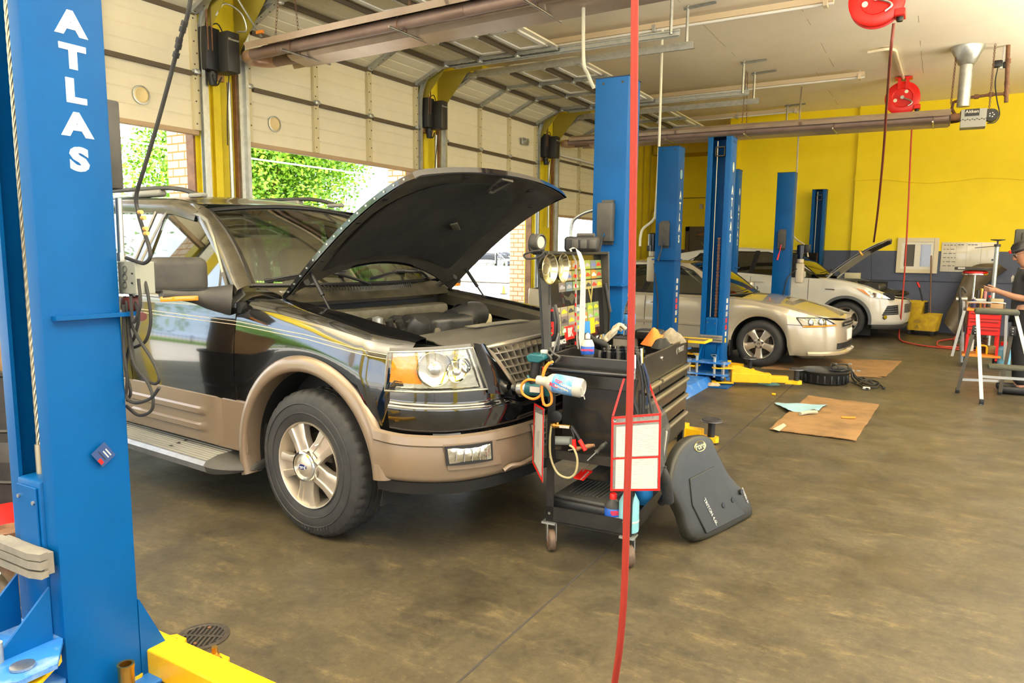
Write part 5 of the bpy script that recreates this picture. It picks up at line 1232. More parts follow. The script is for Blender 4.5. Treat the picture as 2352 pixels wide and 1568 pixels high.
b=bm_();box(b,(-2.2,0,.46),(3.6,1.75,.16));so('floor_pan',b,M_bay,smooth=False)
b=bm_();box(b,(-.78,0,1.16),(.36,1.6,.24),bev=.08,seg=3);DB=so('dashboard',b,mat('tan_dashboard',(.24,.19,.13),.6))
b=bm_();grid(b,[[(lerp(-.50,-.75,i/4),lerp(-.72,.72,j/8),1.30-.0*i)for j in range(9)]for i in range(5)]);so('dash_top',b,mat('pale_dash_top',(.34,.33,.29),.6),DB,solid=.01)
for y in(-.40,.40):
 b=bm_();box(b,(0,0,0),(.16,.50,.72),T(-1.55,y,1.20)@RY(-14),bev=.06,seg=3);st=so('seat_back',b,M_int)
 b=bm_();box(b,(0,0,0),(.11,.28,.22),T(-1.63,y,1.64)@RY(-8),bev=.05,seg=3);so('headrest',b,M_int,st)
 b=bm_();box(b,(-1.30,y,.85),(.52,.52,.18),bev=.06,seg=3);so('seat_cushion',b,M_int)
b=bm_();lathe(b,[(.19,0),(.205,.012),(.22,0),(.205,-.012)],30,T(-.98,.40,1.24)@RY(-62),cap=False);box(b,(-.97,.40,1.24),(.05,.16,.12),bev=.02);so('steering_wheel',b,mat('grey_wheel_leather',(.20,.18,.15),.5))
b=bm_();box(b,(-1.32,0,1.74),(.02,.22,.06),bev=.01);so('rear_view_mirror',b,M_black)
TH=math.radians(35.5)
def hd(s_,y,n):return Vector((-.46+s_*math.cos(TH)-n*math.sin(TH),y,1.285+s_*math.sin(TH)+n*math.cos(TH)))
def hsurf(a,k,dn=0.,inset=0.):
 W=.755-inset;y=k*W
 s0=.17*(1-(k*k))+inset*1.1;s1=1.195+.085*(1-abs(k)**2.4)-inset*1.1
 s_=lerp(s0,s1,a);n=.105*(1-k*k)*(1-.55*a)+.036*math.sin(PI*min(1,s_/1.2))-.055*(max(0,s_)/1.2)**6
 if abs(k)>.93:n-=.012*((abs(k)-.93)/.07)**2
 return hd(s_,y*(1-.02*a),n+dn)
K=[-1,-.985,-.96,-.93]+[lerp(-.88,.88,i/22)for i in range(23)]+[.93,.96,.985,1]
A_=[i/24 for i in range(25)]
b=bm_();grid(b,[[hsurf(a,k)for k in K]for a in A_]);HD=so('bonnet',b,M_dusty,solid=.004,ang=60)
b=bm_()
V=[hsurf(0,k)for k in K]+[hsurf(a,1)for a in A_[1:]]+[hsurf(1,k)for k in K[::-1][1:]]+[hsurf(a,-1)for a in A_[::-1][1:-1]]
V2=[hsurf(0,k,-.030)for k in K]+[hsurf(a,1,-.030)for a in A_[1:]]+[hsurf(1,k,-.034)for k in K[::-1][1:]]+[hsurf(a,-1,-.030)for a in A_[::-1][1:-1]]
VV=[[b.verts.new(p)for p in V],[b.verts.new(p)for p in V2]];n_=len(V)
for i in range(n_):j=(i+1)%n_;b.faces.new((VV[0][i],VV[0][j],VV[1][j],VV[1][i]))
so('bonnet_edge',b,M_paintb,HD,solid=.002)
M_und=mat('bonnet_inner_panel',(.040,.037,.031),.5,col2=(.062,.056,.044),nscale=6);M_pad=mat('bonnet_insulation',(.014,.0135,.012),.9,col2=(.026,.024,.02),nscale=5,bump=.3,bscale=30)
def under(a,k):
 d=-.034
 q=math.hypot(k/.80,(a-.46)/.47);
 if.90<q<1.08:d+=.012
 if a>.90:d+=.010*math.sin((a-.90)/.1*PI)
 return d
b=bm_();grid(b,[[hsurf(a,k,under(a,k),.012)for k in[lerp(-1,1,i/44)for i in range(45)]]for a in[i/40 for i in range(41)]]);IP=so('inner_panel',b,M_und,HD,solid=-.003,ang=35)
b=bm_();rows=[]
def padk(a):return.80 if a<.55 else.80-.62*((a-.55)/.33)**2.2 if a<.88 else.18
for i in range(25):
 a=lerp(.10,.86,i/24);w_=.78 if a<.5 else.78*math.sqrt(max(.0,1-((a-.5)/.37)**2.6))
 rows.append([hsurf(a,k*w_,-.046+.006*abs(k)**6+.006*(abs(2*i/24-1))**8)for k in[lerp(-1,1,j/20)for j in range(21)]])
grid(b,rows);so('insulation_pad',b,M_pad,IP,solid=-.010,ang=50)
b=bm_();c=hsurf(.93,.0,-.055);d1=(hsurf(.95,0)-hsurf(.85,0)).normalized();up=Vector((-math.sin(TH),0,math.cos(TH)))
ring=[c+d1*a+Vector((0,e,0))-up*f for a,e,f in((.05,-.05,0),(.05,.05,0),(-.03,.05,.012),(-.09,.02,.03),(-.09,-.02,.03),(-.03,-.05,.012))]
tube(b,ring,.010,8,closed=True);so('latch_plate',b,M_und,IP)
b=bm_();cyl(b,c+d1*.02+up*.012,c+d1*.02-up*.004,.035,seg=16);so('latch_hole',b,M_black,IP)
for a,k in((.93,-.40),(.90,.55),(.55,-.90),(.25,-.90),(.75,-.9),(.80,.86)):
 b=bm_();p=hsurf(a,k,-.036);lathe(b,[(0,-.004),(.02,-.004),(.02,0),(0,0)],14,plane_m(p,d1,(0,1,0)));so('panel_hole',b,M_black,IP)
b=bm_();p=hsurf(.44,.30,-.062);box(b,(0,0,0),(.05,.22,.010),plane_m(p,d1,(0,1,0))@RZ(35),bev=.003);so('pad_clip',b,M_bayg,IP)
for s in(1,-1):
 b=bm_();tube(b,[(-.50,s*.66,1.22),(-.47,s*.67,1.30),hsurf(.10,s*.9,-.05)],.022,8,sm=5);so('hinge',b,M_und,HD)
 b=bm_();p0=hsurf(.19,s*.94,-.05);p1=Vector((-.09,s*.72,1.215));cyl(b,p0,p0.lerp(p1,.62),.012,seg=12);cyl(b,p0.lerp(p1,.6),p1,.006,seg=10);so('gas_strut',b,M_black,HD)
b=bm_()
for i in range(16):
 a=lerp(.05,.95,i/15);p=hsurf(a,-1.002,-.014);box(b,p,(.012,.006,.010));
so('edge_glint',b,M_steel,HD,smooth=False)  # steel blocks standing in for broken reflections along the bonnet edge
SP=dict(w=(.054,.056,.076),phase=98,groove=True,cap=True,z=(-.002,.004,.006))
w1=wheel('front_wheel',T(0,-.975,.40),.403,0,.262,.232,SP,parent=SUV)
q=arc_text('265/70R17',.345,262,4.2,.030,T(0,-.975,.40));so('sidewall_lettering',q,mat('raised_rubber',(.05,.05,.05),.6),w1,smooth=False)
q=arc_text('DESTINATION LE2',.345,20,-4.4,.030,T(0,-.975,.40));q.free()
b=bm_();lathe(b,[(.332,-.0055),(.335,-.009),(.338,-.0055)],90,T(0,-.975,.40)@RX(-90),cap=False);lathe(b,[(.282,-.0052),(.2845,-.0085),(.287,-.0052)],90,T(0,-.975,.40)@RX(-90),cap=False);so('sidewall_ring',b,M_tyre,w1)
b=bm_();cyl(b,(.075,-.985,.52),(.09,-.955,.535),.006,seg=8);so('valve',b,M_galv,w1)
for nm,M_ in(('front_wheel',T(0,.975,.40)@RZ(180)),('rear_wheel',T(-3.023,-.975,.40)),('rear_wheel',T(-3.023,.975,.40)@RZ(180))):
 wheel(nm,M_,.403,0,.262,.232,SP,tread=(nm=='front_wheel'),parent=SUV)
M_gold=mat('champagne_paint',(.47,.41,.31),.26,.35,coat=.9)
M_whitec=mat('white_car_paint',(.62,.60,.53),.22,coat=.9)
M_silver=mat('silver_car_paint',(.55,.56,.58),.3,.5,coat=.5)
def ends(P_,fn):
 z0,z1=min(p[1]for p in P_),max(p[1]for p in P_)
 return fn(p[0]for p in P_ if p[1]<=lerp(z0,z1,.4)),fn(p[0]for p in P_ if p[1]>=lerp(z0,z1,.6))
def car(label,CMt,W,Xf,X0,m,n,Xr,Rw,wb,zt,zbot,paint,ws,roof,belt,wins,rimr,spoke,hood=True,hood_x=-.34,group=None,detail=True,arch_r=None,clad=None,hoodw=.82):
 R=thing('car',label,'car',m=CMt,group=group)
 I=CMt.inverted();pl=Plan(Xf,X0,W,m,n,Xr)
 def o(name,b,mt,par=None,**k):return obj(name,b,mt,par or R,local=True,**k)
 ar=arch_r or Rw+.055
 def X(q):return pl.at(q)[0].x
 def ztq(q):return interp(zt,X(q))
 def zlo(q):
  x=X(q);z=zbot
  for xc in(0,-wb):
   if abs(x-xc)<ar:z=max(z,Rw+math.sqrt(ar*ar-(x-xc)**2))
  return z
 def off(q,t,z):
  return.022*math.sin(PI*t**.8)-.020*max(0,(t-.75)/.25)**2-(.025 if t<.02 and X(q)>.45 else 0)
 sl=[pl.L*0+s for s in[]];q=0;sw_=pl.s_of_x(-wb-ar-.3)
 ss=[]
 x=Xf
 N=30
 for i in range(N):ss.append(pl.s_of_x(ar)*i/N)
 for i in range(25):ss.append(pl.s_of_x(ar*math.cos(PI*i/24)*.9999))
 k=-ar-.08
 while k>-wb+ar:ss.append(pl.s_of_x(k));k-=.12
 for i in range(25):ss.append(pl.s_of_x(-wb+ar*math.cos(PI*i/24)*.9999))
 k=-wb-ar-.08
 while k>Xr:ss.append(pl.s_of_x(k));k-=.12
 ss.append(pl.L)
 for sd in(1,-1):
  b=bm_();grid(b,skin(pl,0,0,zlo,ztq,0,12,off,sd,sl=ss));bd=o('body_side',b,paint,solid=.003,ang=60)
  for xc in(0,-wb):
   b=bm_();grid(b,[[(xc+(ar+.01)*math.cos(a),-sd*y,Rw+(ar+.01)*math.sin(a))for y in(W-.01,W-.42)]for a in[math.radians(-20+220*i/20)for i in range(21)]]);box(b,(xc,-sd*(W-.40),Rw+.1),(ar*2,.01,ar*2));o('arch_liner',b,M_bay,smooth=False)
   if clad:
    b=bm_();grid(b,[[(xc+r*math.cos(a),-sd*(W+y),Rw+r*math.sin(a))for r,y in((ar+.055,.012),(ar+.045,.026),(ar+.002,.030),(ar-.006,-.02))]for a in[math.radians(-8+196*i/28)for i in range(29)]]);o('arch_trim',b,clad,bd,solid=.003)
 sh=pl.s_of_x(hood_x);rows=[]
 def hoodrow(q,dz=0,w_=hoodw):
  p,nn=pl.at(q);y1=-p.y*w_ if p.x<Xf*.5 else-p.y*lerp(w_,1,min(1,(p.x-Xf*.5)/(Xf*.45)));z0=ztq(q)
  return[(p.x-.0*y,y,z0+dz+.055*(1-(y/max(.05,W))**2)*min(1,q/.5))for y in[lerp(-y1,y1,j/16)for j in range(17)]]
 hs=[sh*(i/22)**1.0 for i in range(23)]
 if hood:b=bm_();grid(b,[hoodrow(q)for q in hs]);o('bonnet',b,paint,solid=.003,ang=60)
 for sd in(1,-1):
  b=bm_();rows=[]
  for q in[.12+(pl.s_of_x(hood_x-.35)-.12)*i/30 for i in range(31)]:
   p,nn=pl.at(q);y1=-p.y;yi=y1*hoodw if p.x<Xf*.5 else y1*lerp(hoodw,1,min(1,(p.x-Xf*.5)/(Xf*.45)));z0=ztq(q)
   rows.append([(p.x,-sd*lerp(y1-.02,yi+.006,t),z0+.055*(1-(lerp(y1,yi,t)/W)**2)*min(1,q/.5)-.010*(1-t)**2)for t in(0,.35,.7,1)])
  grid(b,rows);o('wing_top',b,paint,solid=.003,ang=60)
 (wx,wz,ww),(tx,tz,tw)=ws
 def wp(i,j):a=Vector((wx+.22*(1-i*i)*.8,i*ww,wz));c=Vector((tx+.06*(1-i*i),i*tw,tz+.03*(1-i*i)));return a.lerp(c,j)+Vector((.03,0,.05))*math.sin(PI*j)*.6
 b=bm_();grid(b,[[wp(lerp(-1,1,i/14),j/6)for i in range(15)]for j in range(7)]);wsn=o('windscreen',b,M_cglass if detail else M_blackg,solid=.004)
 b=bm_();V=[wp(lerp(-1,1,i/14),0)for i in range(15)]+[wp(1,j/6)for j in range(1,7)]+[wp(lerp(1,-1,i/14),1)for i in range(1,15)]+[wp(-1,1-j/6)for j in range(1,6)];tube(b,V,.012,6,closed=True);o('windscreen_seal',b,M_black,wsn)
 for i0,i1 in((-.85,-.1),(-.1,.7)):
  b=bm_();tube(b,[wp(i0,.02)+Vector((.02,0,.02)),wp(lerp(i0,i1,.5),.05)+Vector((.02,0,.03)),wp(i1,.09)+Vector((.02,0,.03))],.008,5,sm=4);o('wiper',b,M_black,wsn)
 zr=lambda x:interp(roof,x);yb=W-.05
 def gyy(x,z):zb=interp(belt,x);return lerp(yb,tw-.0,max(0,min(1,(z-zb)/(zr(max(min(x,tx),roof[0][0]))-zb))))
 xr0=roof[0][0]
 b=bm_();grid(b,[[(x,y,zr(x)+.035*(1-(y/tw)**2))for y in[lerp(-tw,tw,j/10)for j in range(11)]]for x in[lerp(tx,xr0,i/16)for i in range(17)]]);o('roof',b,paint,solid=.003,ang=60)
 for sd in(1,-1):
  b=bm_();grid(b,[[wp(-1,t)*1 if sd==1 else Vector((wp(-1,t).x,-wp(-1,t).y,wp(-1,t).z)),Vector((lerp(wx-.05,tx-.10,t),-sd*(lerp(ww,tw,t)+.022),lerp(wz,tz,t)+.012)),Vector((lerp(wx-.14,tx-.20,t),-sd*(lerp(yb,tw+.012,t)),lerp(interp(belt,wx-.14),tz-.015,t)))]for t in[j/8 for j in range(9)]]);o('a_pillar',b,paint,solid=.003)
  b=bm_();grid(b,[[(x,-sd*(tw+.018),zr(x)-.06),(x,-sd*(tw+.012),zr(x)-.02),(x,-sd*(tw-.02),zr(x)+.006)]for x in[lerp(tx,xr0,i/16)for i in range(17)]]);o('roof_edge',b,paint,solid=.003)
  b=bm_();xs=[lerp(wx-.1,Xr+.5,i/20)for i in range(21)];grid(b,[[(x,-sd*(W-.012),interp(zt,x)-.004),(x,-sd*(yb+.004),interp(belt,x)+.004),(x,-sd*(yb-.04),interp(belt,x)+.006)]for x in xs]);o('shoulder',b,paint,solid=.003)
  for P_ in wins:
   Q=[Vector((x,-sd*gyy(x,z),z))for x,z in P_]
   b=bm_();b.faces.new([b.verts.new(q)for q in Q]);bmesh.ops.triangulate(b,faces=b.faces);pn=o('window_pane',b,M_sglass if detail else M_blackg,solid=.004)
   b=bm_();tube(b,[q+Vector((0,-sd*.004,0))for q in Q],.010,5,closed=True);o('window_frame',b,M_black,pn)
  for a,c in zip(wins,wins[1:]):
   x_low,x_hi=ends(a,min);y_low,y_hi=ends(c,max)
   z0,z1=interp(belt,x_low),zr(x_hi)-.03
   b=bm_();poly3(b,[(x_low,-sd*gyy(x_low,z0),z0),(y_low,-sd*gyy(y_low,z0),z0),(y_hi,-sd*gyy(y_hi,z1),z1),(x_hi,-sd*gyy(x_hi,z1),z1)],(0,-sd,.3),.006);o('door_pillar',b,M_black,smooth=False)
  x_low,x_hi=ends(wins[-1],min)
  b=bm_();poly3(b,[(x_low,-sd*gyy(x_low,interp(belt,x_low)),interp(belt,x_low)),(Xr+.35,-sd*(yb-.02),interp(belt,Xr+.35)),(xr0,-sd*tw,zr(xr0)),(x_hi,-sd*(tw+.01),zr(x_hi)-.03)],(0,-sd,.3),.006);o('rear_pillar',b,paint,smooth=False)
  for xg in((hood_x-.30),(hood_x-.30-1.08),(hood_x-.3-2.0)):
   b=bm_();q=pl.s_of_x(xg);grid(b,[[pl.surf(q+d,lerp(zbot+.14,interp(zt,xg)-.01,t),.0235*math.sin(PI*t**.8)+.0025,sd)for d in(-.004,.004)]for t in[j/10 for j in range(11)]]);o('door_gap',b,M_black,smooth=False)
  b=bm_();box(b,(wx-.18,-sd*(W+.08),interp(belt,wx)+.09),(.10,.20,.13),bev=.035,seg=3);mi=o('mirror_housing',b,paint);b=bm_();box(b,(wx-.17,-sd*(W-.03),interp(belt,wx)+.05),(.08,.14,.05),bev=.015);o('mirror_arm',b,M_black,mi)
  for xh in(hood_x-1.20,hood_x-2.1):
   b=bm_();z=interp(zt,xh)-.10;tube(b,[(xh-.09,-sd*(W+.02),z),(xh-.06,-sd*(W+.045),z),(xh+.06,-sd*(W+.045),z),(xh+.09,-sd*(W+.02),z)],.013,8,sm=3);o('door_handle',b,paint)
 b=bm_();zz=zt[0][1];box(b,(Xr-.01,0,(zz+zbot)/2+.04),(.06,2*W-.04,zz-zbot-.06),bev=.03);poly3(b,[(Xr,-W+.08,zz-.02),(Xr,W-.08,zz-.02),(xr0,tw,zr(xr0)+.01),(xr0,-tw,zr(xr0)+.01)],(1,0,.4),.01);o('rear_panel',b,paint,smooth=False)
 b=bm_();box(b,((Xr+.2)/2,0,zbot+.08),(abs(Xr)-.4+Xf*.0,2*W-.5,.08));o('floor_pan',b,M_bay,smooth=False)
 b=bm_()
 b2=(wx-.30,.0,wz-.12);box(b,b2,(.5,2*ww-.1,.16),bev=.05);o('dashboard',b,M_intd)
 for y in(-.36,.36):
  b=bm_();box(b,(0,0,0),(.14,.46,.62),T(wx-1.12,y,wz-.16)@RY(-14),bev=.05,seg=3);st=o('seat_back',b,M_int if detail else M_intd);b=bm_();box(b,(wx-1.22,y,wz+.24),(.10,.26,.18),bev=.04,seg=3);o('headrest',b,M_intd,st)
 for nm,M_ in(('front_wheel',T(0,-W+.02,Rw)),('rear_wheel',T(-wb,-W+.02,Rw)),('front_wheel',T(0,W-.02,Rw)@RZ(180)),('rear_wheel',T(-wb,W-.02,Rw)@RZ(180))):
  wheel(nm,M_,Rw,0,.21,rimr,spoke,tread=False,parent=R,lug=True)
 return R,pl,I,o
AM=T(-1.979,10.989,0)@RZ(-4)
ACC,ap,ai,ao=car('gold sedan standing between the blue lift posts',AM,.885,.97,.36,2.1,2.8,-3.75,.322,2.715,[(-3.8,.93),(-.9,.925),(-.45,.925),(-.1,.90),(.3,.835),(.6,.76),(.80,.70),(.97,.655)],.20,M_gold,((-.50,.965,.70),(-1.12,1.385,.55)),[(-2.95,1.30),(-2.5,1.375),(-1.9,1.415),(-1.12,1.385)],[(-3.8,.96),(-.5,.945)],[[(-.62,.965),(-.80,1.10),(-1.06,1.285),(-1.25,1.345),(-1.62,1.365),(-1.72,.965)],[(-1.79,.97),(-1.69,1.365),(-2.2,1.345),(-2.52,1.25),(-2.62,.97)]],.205,dict(w=(.040,.034,.060),phase=90,z=(.004,.0,.006)),hood_x=-.30)
def fr(u,v):return ap.hit(u,v,ai)
H=[fr(*p)for p in((1829,729),(1890,730),(1919,747),(1845,751))]
for sd in(1,-1):
 b=bm_();grid(b,patch(ap,H,10,5,.008,sd));h=ao('headlight',b,MATS['faceted_reflector'],solid=.004)
 b=bm_();grid(b,patch(ap,H,12,6,lambda i,j:.022+.008*math.sin(PI*i),sd));ao('clear_cover',b,M_lens,h)
 B_=[(lerp(H[3][0],H[0][0],.16),lerp(H[3][1],H[0][1],.16)),(lerp(H[2][0],H[1][0],.16),lerp(H[2][1],H[1][1],.16)),H[2],H[3]]
 b=bm_();grid(b,patch(ap,B_,10,2,.030,sd));ao('amber_strip',b,M_amber,h,solid=.004)
 for k in(.35,.68):
  c=(lerp(lerp(H[0][0],H[1][0],k),lerp(H[3][0],H[2][0],k),.5),lerp(lerp(H[0][1],H[1][1],k),lerp(H[3][1],H[2][1],k),.5));b=bm_();lathe(b,[(.05,0),(.04,.010),(.01,.014),(0,.012)],20,T(*ap.surf(c[0],c[1],.012,sd))@RZ(sd*-25)@RY(82));ao('lamp_bowl',b,MATS['bright_bowl'],h)
 b=bm_();V=[H[0],H[1],H[2],H[3]];L=[]
 for a,c in zip(V,V[1:]+V[:1]):L+=[ap.surf(lerp(a[0],c[0],i/8),lerp(a[1],c[1],i/8),.020,sd)for i in range(8)]
 tube(b,L,.007,5,closed=True);ao('lamp_seal',b,M_black,h)
b=bm_();grid(b,[[ap.surf(abs(q),z,.024,1 if q>=0 else-1)for z in(.585,.60,.635,.645)]for q in[lerp(-.36,.36,i/16)for i in range(17)]]);gr=ao('grille',b,M_black,solid=.006)
b=bm_();grid(b,[[ap.surf(abs(q),z,.034,1 if q>=0 else-1)for z in(.608,.622)]for q in[lerp(-.34,.34,i/16)for i in range(17)]]);ao('grille_bar',b,M_gold,gr,solid=.006)
b=bm_();grid(b,[[ap.surf(abs(q),lerp(.285,.365,j/3),.024,1 if q>=0 else-1)for j in range(4)]for q in[lerp(-.50,.50,i/16)for i in range(17)]]);ao('lower_intake',b,M_black,solid=.004)
b=bm_();grid(b,[[ap.surf(abs(q),z,o_,1 if q>=0 else-1)for z,o_ in((.205,.0),(.215,.05),(.24,.055),(.262,.02))]for q in[lerp(-.95,.95,i/24)for i in range(25)]]);ao('front_lip',b,M_gold,solid=.004)
b=bm_();box(b,(.99,0,.46),(.015,.30,.15),bev=.004);ao('plate_holder',b,M_white)
b=bm_();grid(b,[[ap.surf(q,z,.0275,1)for z in(.61,.616)]for q in[lerp(ap.s_of_x(.36),ap.s_of_x(.72),i/10)for i in range(11)]]);ao('bumper_seam',b,M_black,smooth=False)
b=bm_();q0,q1=ap.s_of_x(-.64),ap.s_of_x(-2.3);grid(b,[[ap.surf(lerp(q0,q1,i/10),z,o_,1)for z,o_ in((.515,.022),(.522,.034),(.548,.036),(.556,.022))]for i in range(11)]);ao('side_moulding',b,M_gold,solid=.002)
b=bm_();box(b,(-.385,-.85,.24),(.02,.12,.22),bev=.005);ao('mud_flap',b,M_black)
q=text_bm('H',.05,plane_m((0,-.885+.02-.0042,.322),(1,0,0),(0,0,1)),.001,.001);ao('hub_letter',q,M_hub,[c for c in ACC.children if c.name.startswith('front_wheel')][0],smooth=False)
EM=T(-1.370,15.411,0)@RZ(-3)
ESC,ep,ei,eo=car('white crossover with raised bonnet in the last bay by the yellow wall',EM,.915,.96,-.05,2.4,2.5,-3.5,.345,2.69,[(-3.6,1.12),(-.9,1.10),(-.42,1.09),(-.1,1.06),(.3,.97),(.55,.86),(.80,.76),(.96,.73)],.28,M_whitec,((-.58,1.16,.74),(-1.25,1.575,.60)),[(-3.35,1.52),(-2.9,1.60),(-2.0,1.655),(-1.25,1.60)],[(-3.6,1.24),(-2.4,1.19),(-.5,1.07)],[[(-.44,1.055),(-.60,1.18),(-.84,1.31),(-.90,1.09)],[(-.97,1.10),(-.95,1.36),(-1.22,1.50),(-1.5,1.575),(-1.66,1.575),(-1.72,1.16)],[(-1.80,1.16),(-1.74,1.58),(-2.3,1.575),(-2.58,1.24)],[(-2.66,1.27),(-2.44,1.56),(-2.85,1.50),(-3.12,1.36),(-3.0,1.28)]],.225,dict(w=(.034,.028,.05),phase=90,z=(.004,.002,.006)),hood=False,hood_x=-.36,clad=mat('grey_arch_trim',(.07,.075,.085),.55))
def er(u,v):return ep.hit(u,v,ei)
H=[er(*p)for p in((1966,661),(2030,678),(2043,686),(1998,682))]
for sd in(1,-1):
 b=bm_();grid(b,patch(ep,H,10,4,.024,sd));h=eo('headlight',b,MATS['faceted_reflector'],solid=.004)
 A4=[H[0],(lerp(H[0][0],H[1][0],.30),lerp(H[0][1],H[1][1],.30)),(lerp(H[3][0],H[2][0],.05),lerp(H[3][1],H[2][1],.05)),(lerp(H[0][0],H[3][0],.55),lerp(H[0][1],H[3][1],.55))]
 b=bm_();grid(b,patch(ep,A4,6,4,.032,sd));eo('turn_signal',b,M_amber,h,solid=.004)
 b=bm_();grid(b,patch(ep,H,10,4,lambda i,j:.038+.006*math.sin(PI*i),sd));eo('clear_cover',b,M_lens,h)
 G=[er(*p)for p in((2037,702),(2055,700),(2056,722),(2024,724))]
 G=[(G[0][0],G[0][1]),(max(.12,G[1][0]-.05),G[1][1]),(max(.12,G[2][0]-.05),G[2][1]),(G[3][0],G[3][1])]
 b=bm_();grid(b,patch(ep,G,6,5,.027,sd));g=eo('corner_intake',b,M_black,solid=.004)
 for k in range(4):
  t=(k+.6)/4.2;b=bm_();rows=[[ep.surf(lerp(lerp(G[0][0],G[3][0],t),lerp(G[1][0],G[2][0],t),i/6),lerp(lerp(G[0][1],G[3][1],t),lerp(G[1][1],G[2][1],t),i/6)+d,.032,sd)for d in(-.006,.006)]for i in range(7)];grid(b,rows);eo('intake_bar',b,mat('grille_grey',(.10,.10,.10),.4),g,solid=.004)
 c=er(2031,728);b=bm_();lathe(b,[(0,.02),(.035,.018),(.045,0),(0,0)],18,T(*ep.surf(c[0],c[1],.020,sd))@RZ(-40*sd)@RY(80));eo('fog_lamp',b,M_chrome,g)
b=bm_();grid(b,[[ep.surf(abs(q),z,.030,1 if q>=0 else-1)for z in(.50,.53,.62,.66)]for q in[lerp(-.42,.42,i/16)for i in range(17)]]);eo('grille',b,mat('grille_chrome_grey',(.28,.26,.22),.3,.7),solid=.006)
b=bm_();q0,q1=ep.s_of_x(.5),0;grid(b,[[ep.surf(abs(q),z,o_,1 if q>=0 else-1)for z,o_ in((.20,-.03),(.24,.0),(.285,.0))]for q in[lerp(-ep.s_of_x(.45),ep.s_of_x(.45),i/24)for i in range(25)]]);eo('lower_valance',b,M_dark,solid=.004)
b=bm_();A=cs;p=(-.33,-.935,.90);tube(b,[(-.36,-.936,.905),(-.27,-.938,.902),(-.20,-.934,.895)],.010,6);eo('wing_vent',b,M_chrome)
b=bm_();box(b,(.22,0,.80),(1.1,1.45,.12));
for y in(-.70,.70):box(b,(.1,y,.92),(.8,.03,.2))
eo('engine_bay',b,M_bay,smooth=False)
b=bm_();box(b,(-.12,-.2,.98),(.34,.6,.14),bev=.04);box(b,(.3,.1,.93),(.4,.8,.12),bev=.04);eo('engine_cover',b,M_cover)
b=bm_();box(b,(.02,-.44,1.15),(.26,.16,.11),bev=.008);eo('open_carton',b,mat('pale_carton',(.46,.42,.28),.7))
b=bm_();L=[ep.surf(abs(q),ztv,.0,1 if q>=0 else-1)for q,ztv in[(lerp(-.85,.85,i/20),.80)for i in range(21)]];tube(b,[p+Vector((-.05,0,.03))for p in L],.03,8);eo('front_rail',b,M_bay)
te=math.radians(37.5)
def eh(s_,y,nn):return Vector((-.40+s_*math.cos(te)-nn*math.sin(te),y,1.13+s_*math.sin(te)+nn*math.cos(te)))
def ehs(a,k,d=0):W_=.74-.06*a;s0=.10*(1-k*k);s1=1.13+.08*(1-k*k);return eh(lerp(s0,s1,a),k*W_,.05*(1-k*k)*(1-.5*a)+.03*math.sin(PI*a)-.035*a**6+d)
b=bm_();grid(b,[[ehs(i/14,lerp(-1,1,j/16))for j in range(17)]for i in range(15)]);hd_=eo('bonnet',b,M_whitec,solid=.004)
b=bm_();grid(b,[[ehs(lerp(.01,.98,i/14),lerp(-.97,.97,j/16),-.03)for j in range(17)]for i in range(15)]);eo('inner_panel',b,mat('cream_inner_panel',(.62,.59,.50),.5),hd_,solid=.004)
b=bm_();grid(b,[[ehs(lerp(.62,.96,i/14),lerp(-.80,.80,j/16),-.04)for j in range(17)]for i in range(15)]);eo('insulation_pad',b,M_pad,hd_,solid=.006)
b=bm_();p=ehs(.72,-.55,-.05);q=Vector((.35,-.36,.86));cyl(b,p,q,.006,seg=6);eo('prop_rod',b,M_black,hd_)
b=bm_();tube(b,[(-.42,-.62,1.06),(-.36,-.64,1.13),ehs(.08,-.9,-.03)],.02,6);tube(b,[(-.42,.62,1.06),(-.36,.64,1.13),ehs(.08,.9,-.03)],.02,6);eo('hinge',b,M_whitec,hd_)
b=bm_();p=ehs(.62,-.98,.0);tube(b,[p+Vector((0,-.02,.04)),p+Vector((.03,-.03,-.01)),p+Vector((.06,-.02,-.05))],.02,8,sm=4);eo('hose_gun',b,M_brass,hd_)
SPK=dict(w=(.05,.04,.05),phase=90)
SED=dict(W=.88,Xf=.93,X0=.3,m=2.2,n=2.6,Xr=-3.7,Rw=.33,wb=2.7,zt=[(-3.8,.95),(-.5,.94),(0,.90),(.5,.80),(.93,.70)],zbot=.2,ws=((-.5,.97,.7),(-1.15,1.39,.55)),roof=[(-2.9,1.33),(-2,1.42),(-1.15,1.39)],belt=[(-3.8,.97),(-.5,.95)],wins=[[(-.66,.97),(-1.1,1.30),(-1.65,1.36),(-1.75,.97)],[(-1.82,.97),(-1.72,1.36),(-2.4,1.28),(-2.65,.97)]],rimr=.21,spoke=SPK,detail=False)
for i,(u,v,rz,pt,lab)in enumerate(((1150,621,-28,M_paintb,'dark sedan parked outside the third door'),(1095,629,-72,M_whitec,'white car parked nose on, left of the dark sedan outside'),(1165,606,-28,M_silver,'silver car parked behind the dark sedan outside'),(330,640,-60,M_silver,'silver car parked beyond the first door'))):
 p=onz(u,v,-.06);C_,cp,ci,co=car(lab,T(p.x,p.y+.8,-.06)@RZ(rz),paint=pt,group='cars parked outside',**SED)
 for sd in(1,-1):
  b=bm_();grid(b,patch(cp,[(.80,.72),(.42,.68),(.42,.58),(.75,.60)],5,3,.025,sd));co('headlight',b,M_refl,solid=.004)
 b=bm_();grid(b,[[cp.surf(abs(q),lerp(.30,.52,j/3),.025,1 if q>=0 else-1)for j in range(4)]for q in[lerp(-.4,.4,i/8)for i in range(9)]]);co('grille',b,M_black,solid=.004)
p=onz(1262,560,-.06)
b=bm_();box(b,(-21,31.5,.35),(6,2.6,.8),bev=.25,seg=3);tag(obj('parked_van',b,M_whitec),'low pale vehicle outside the fourth door behind the lift motor','van')
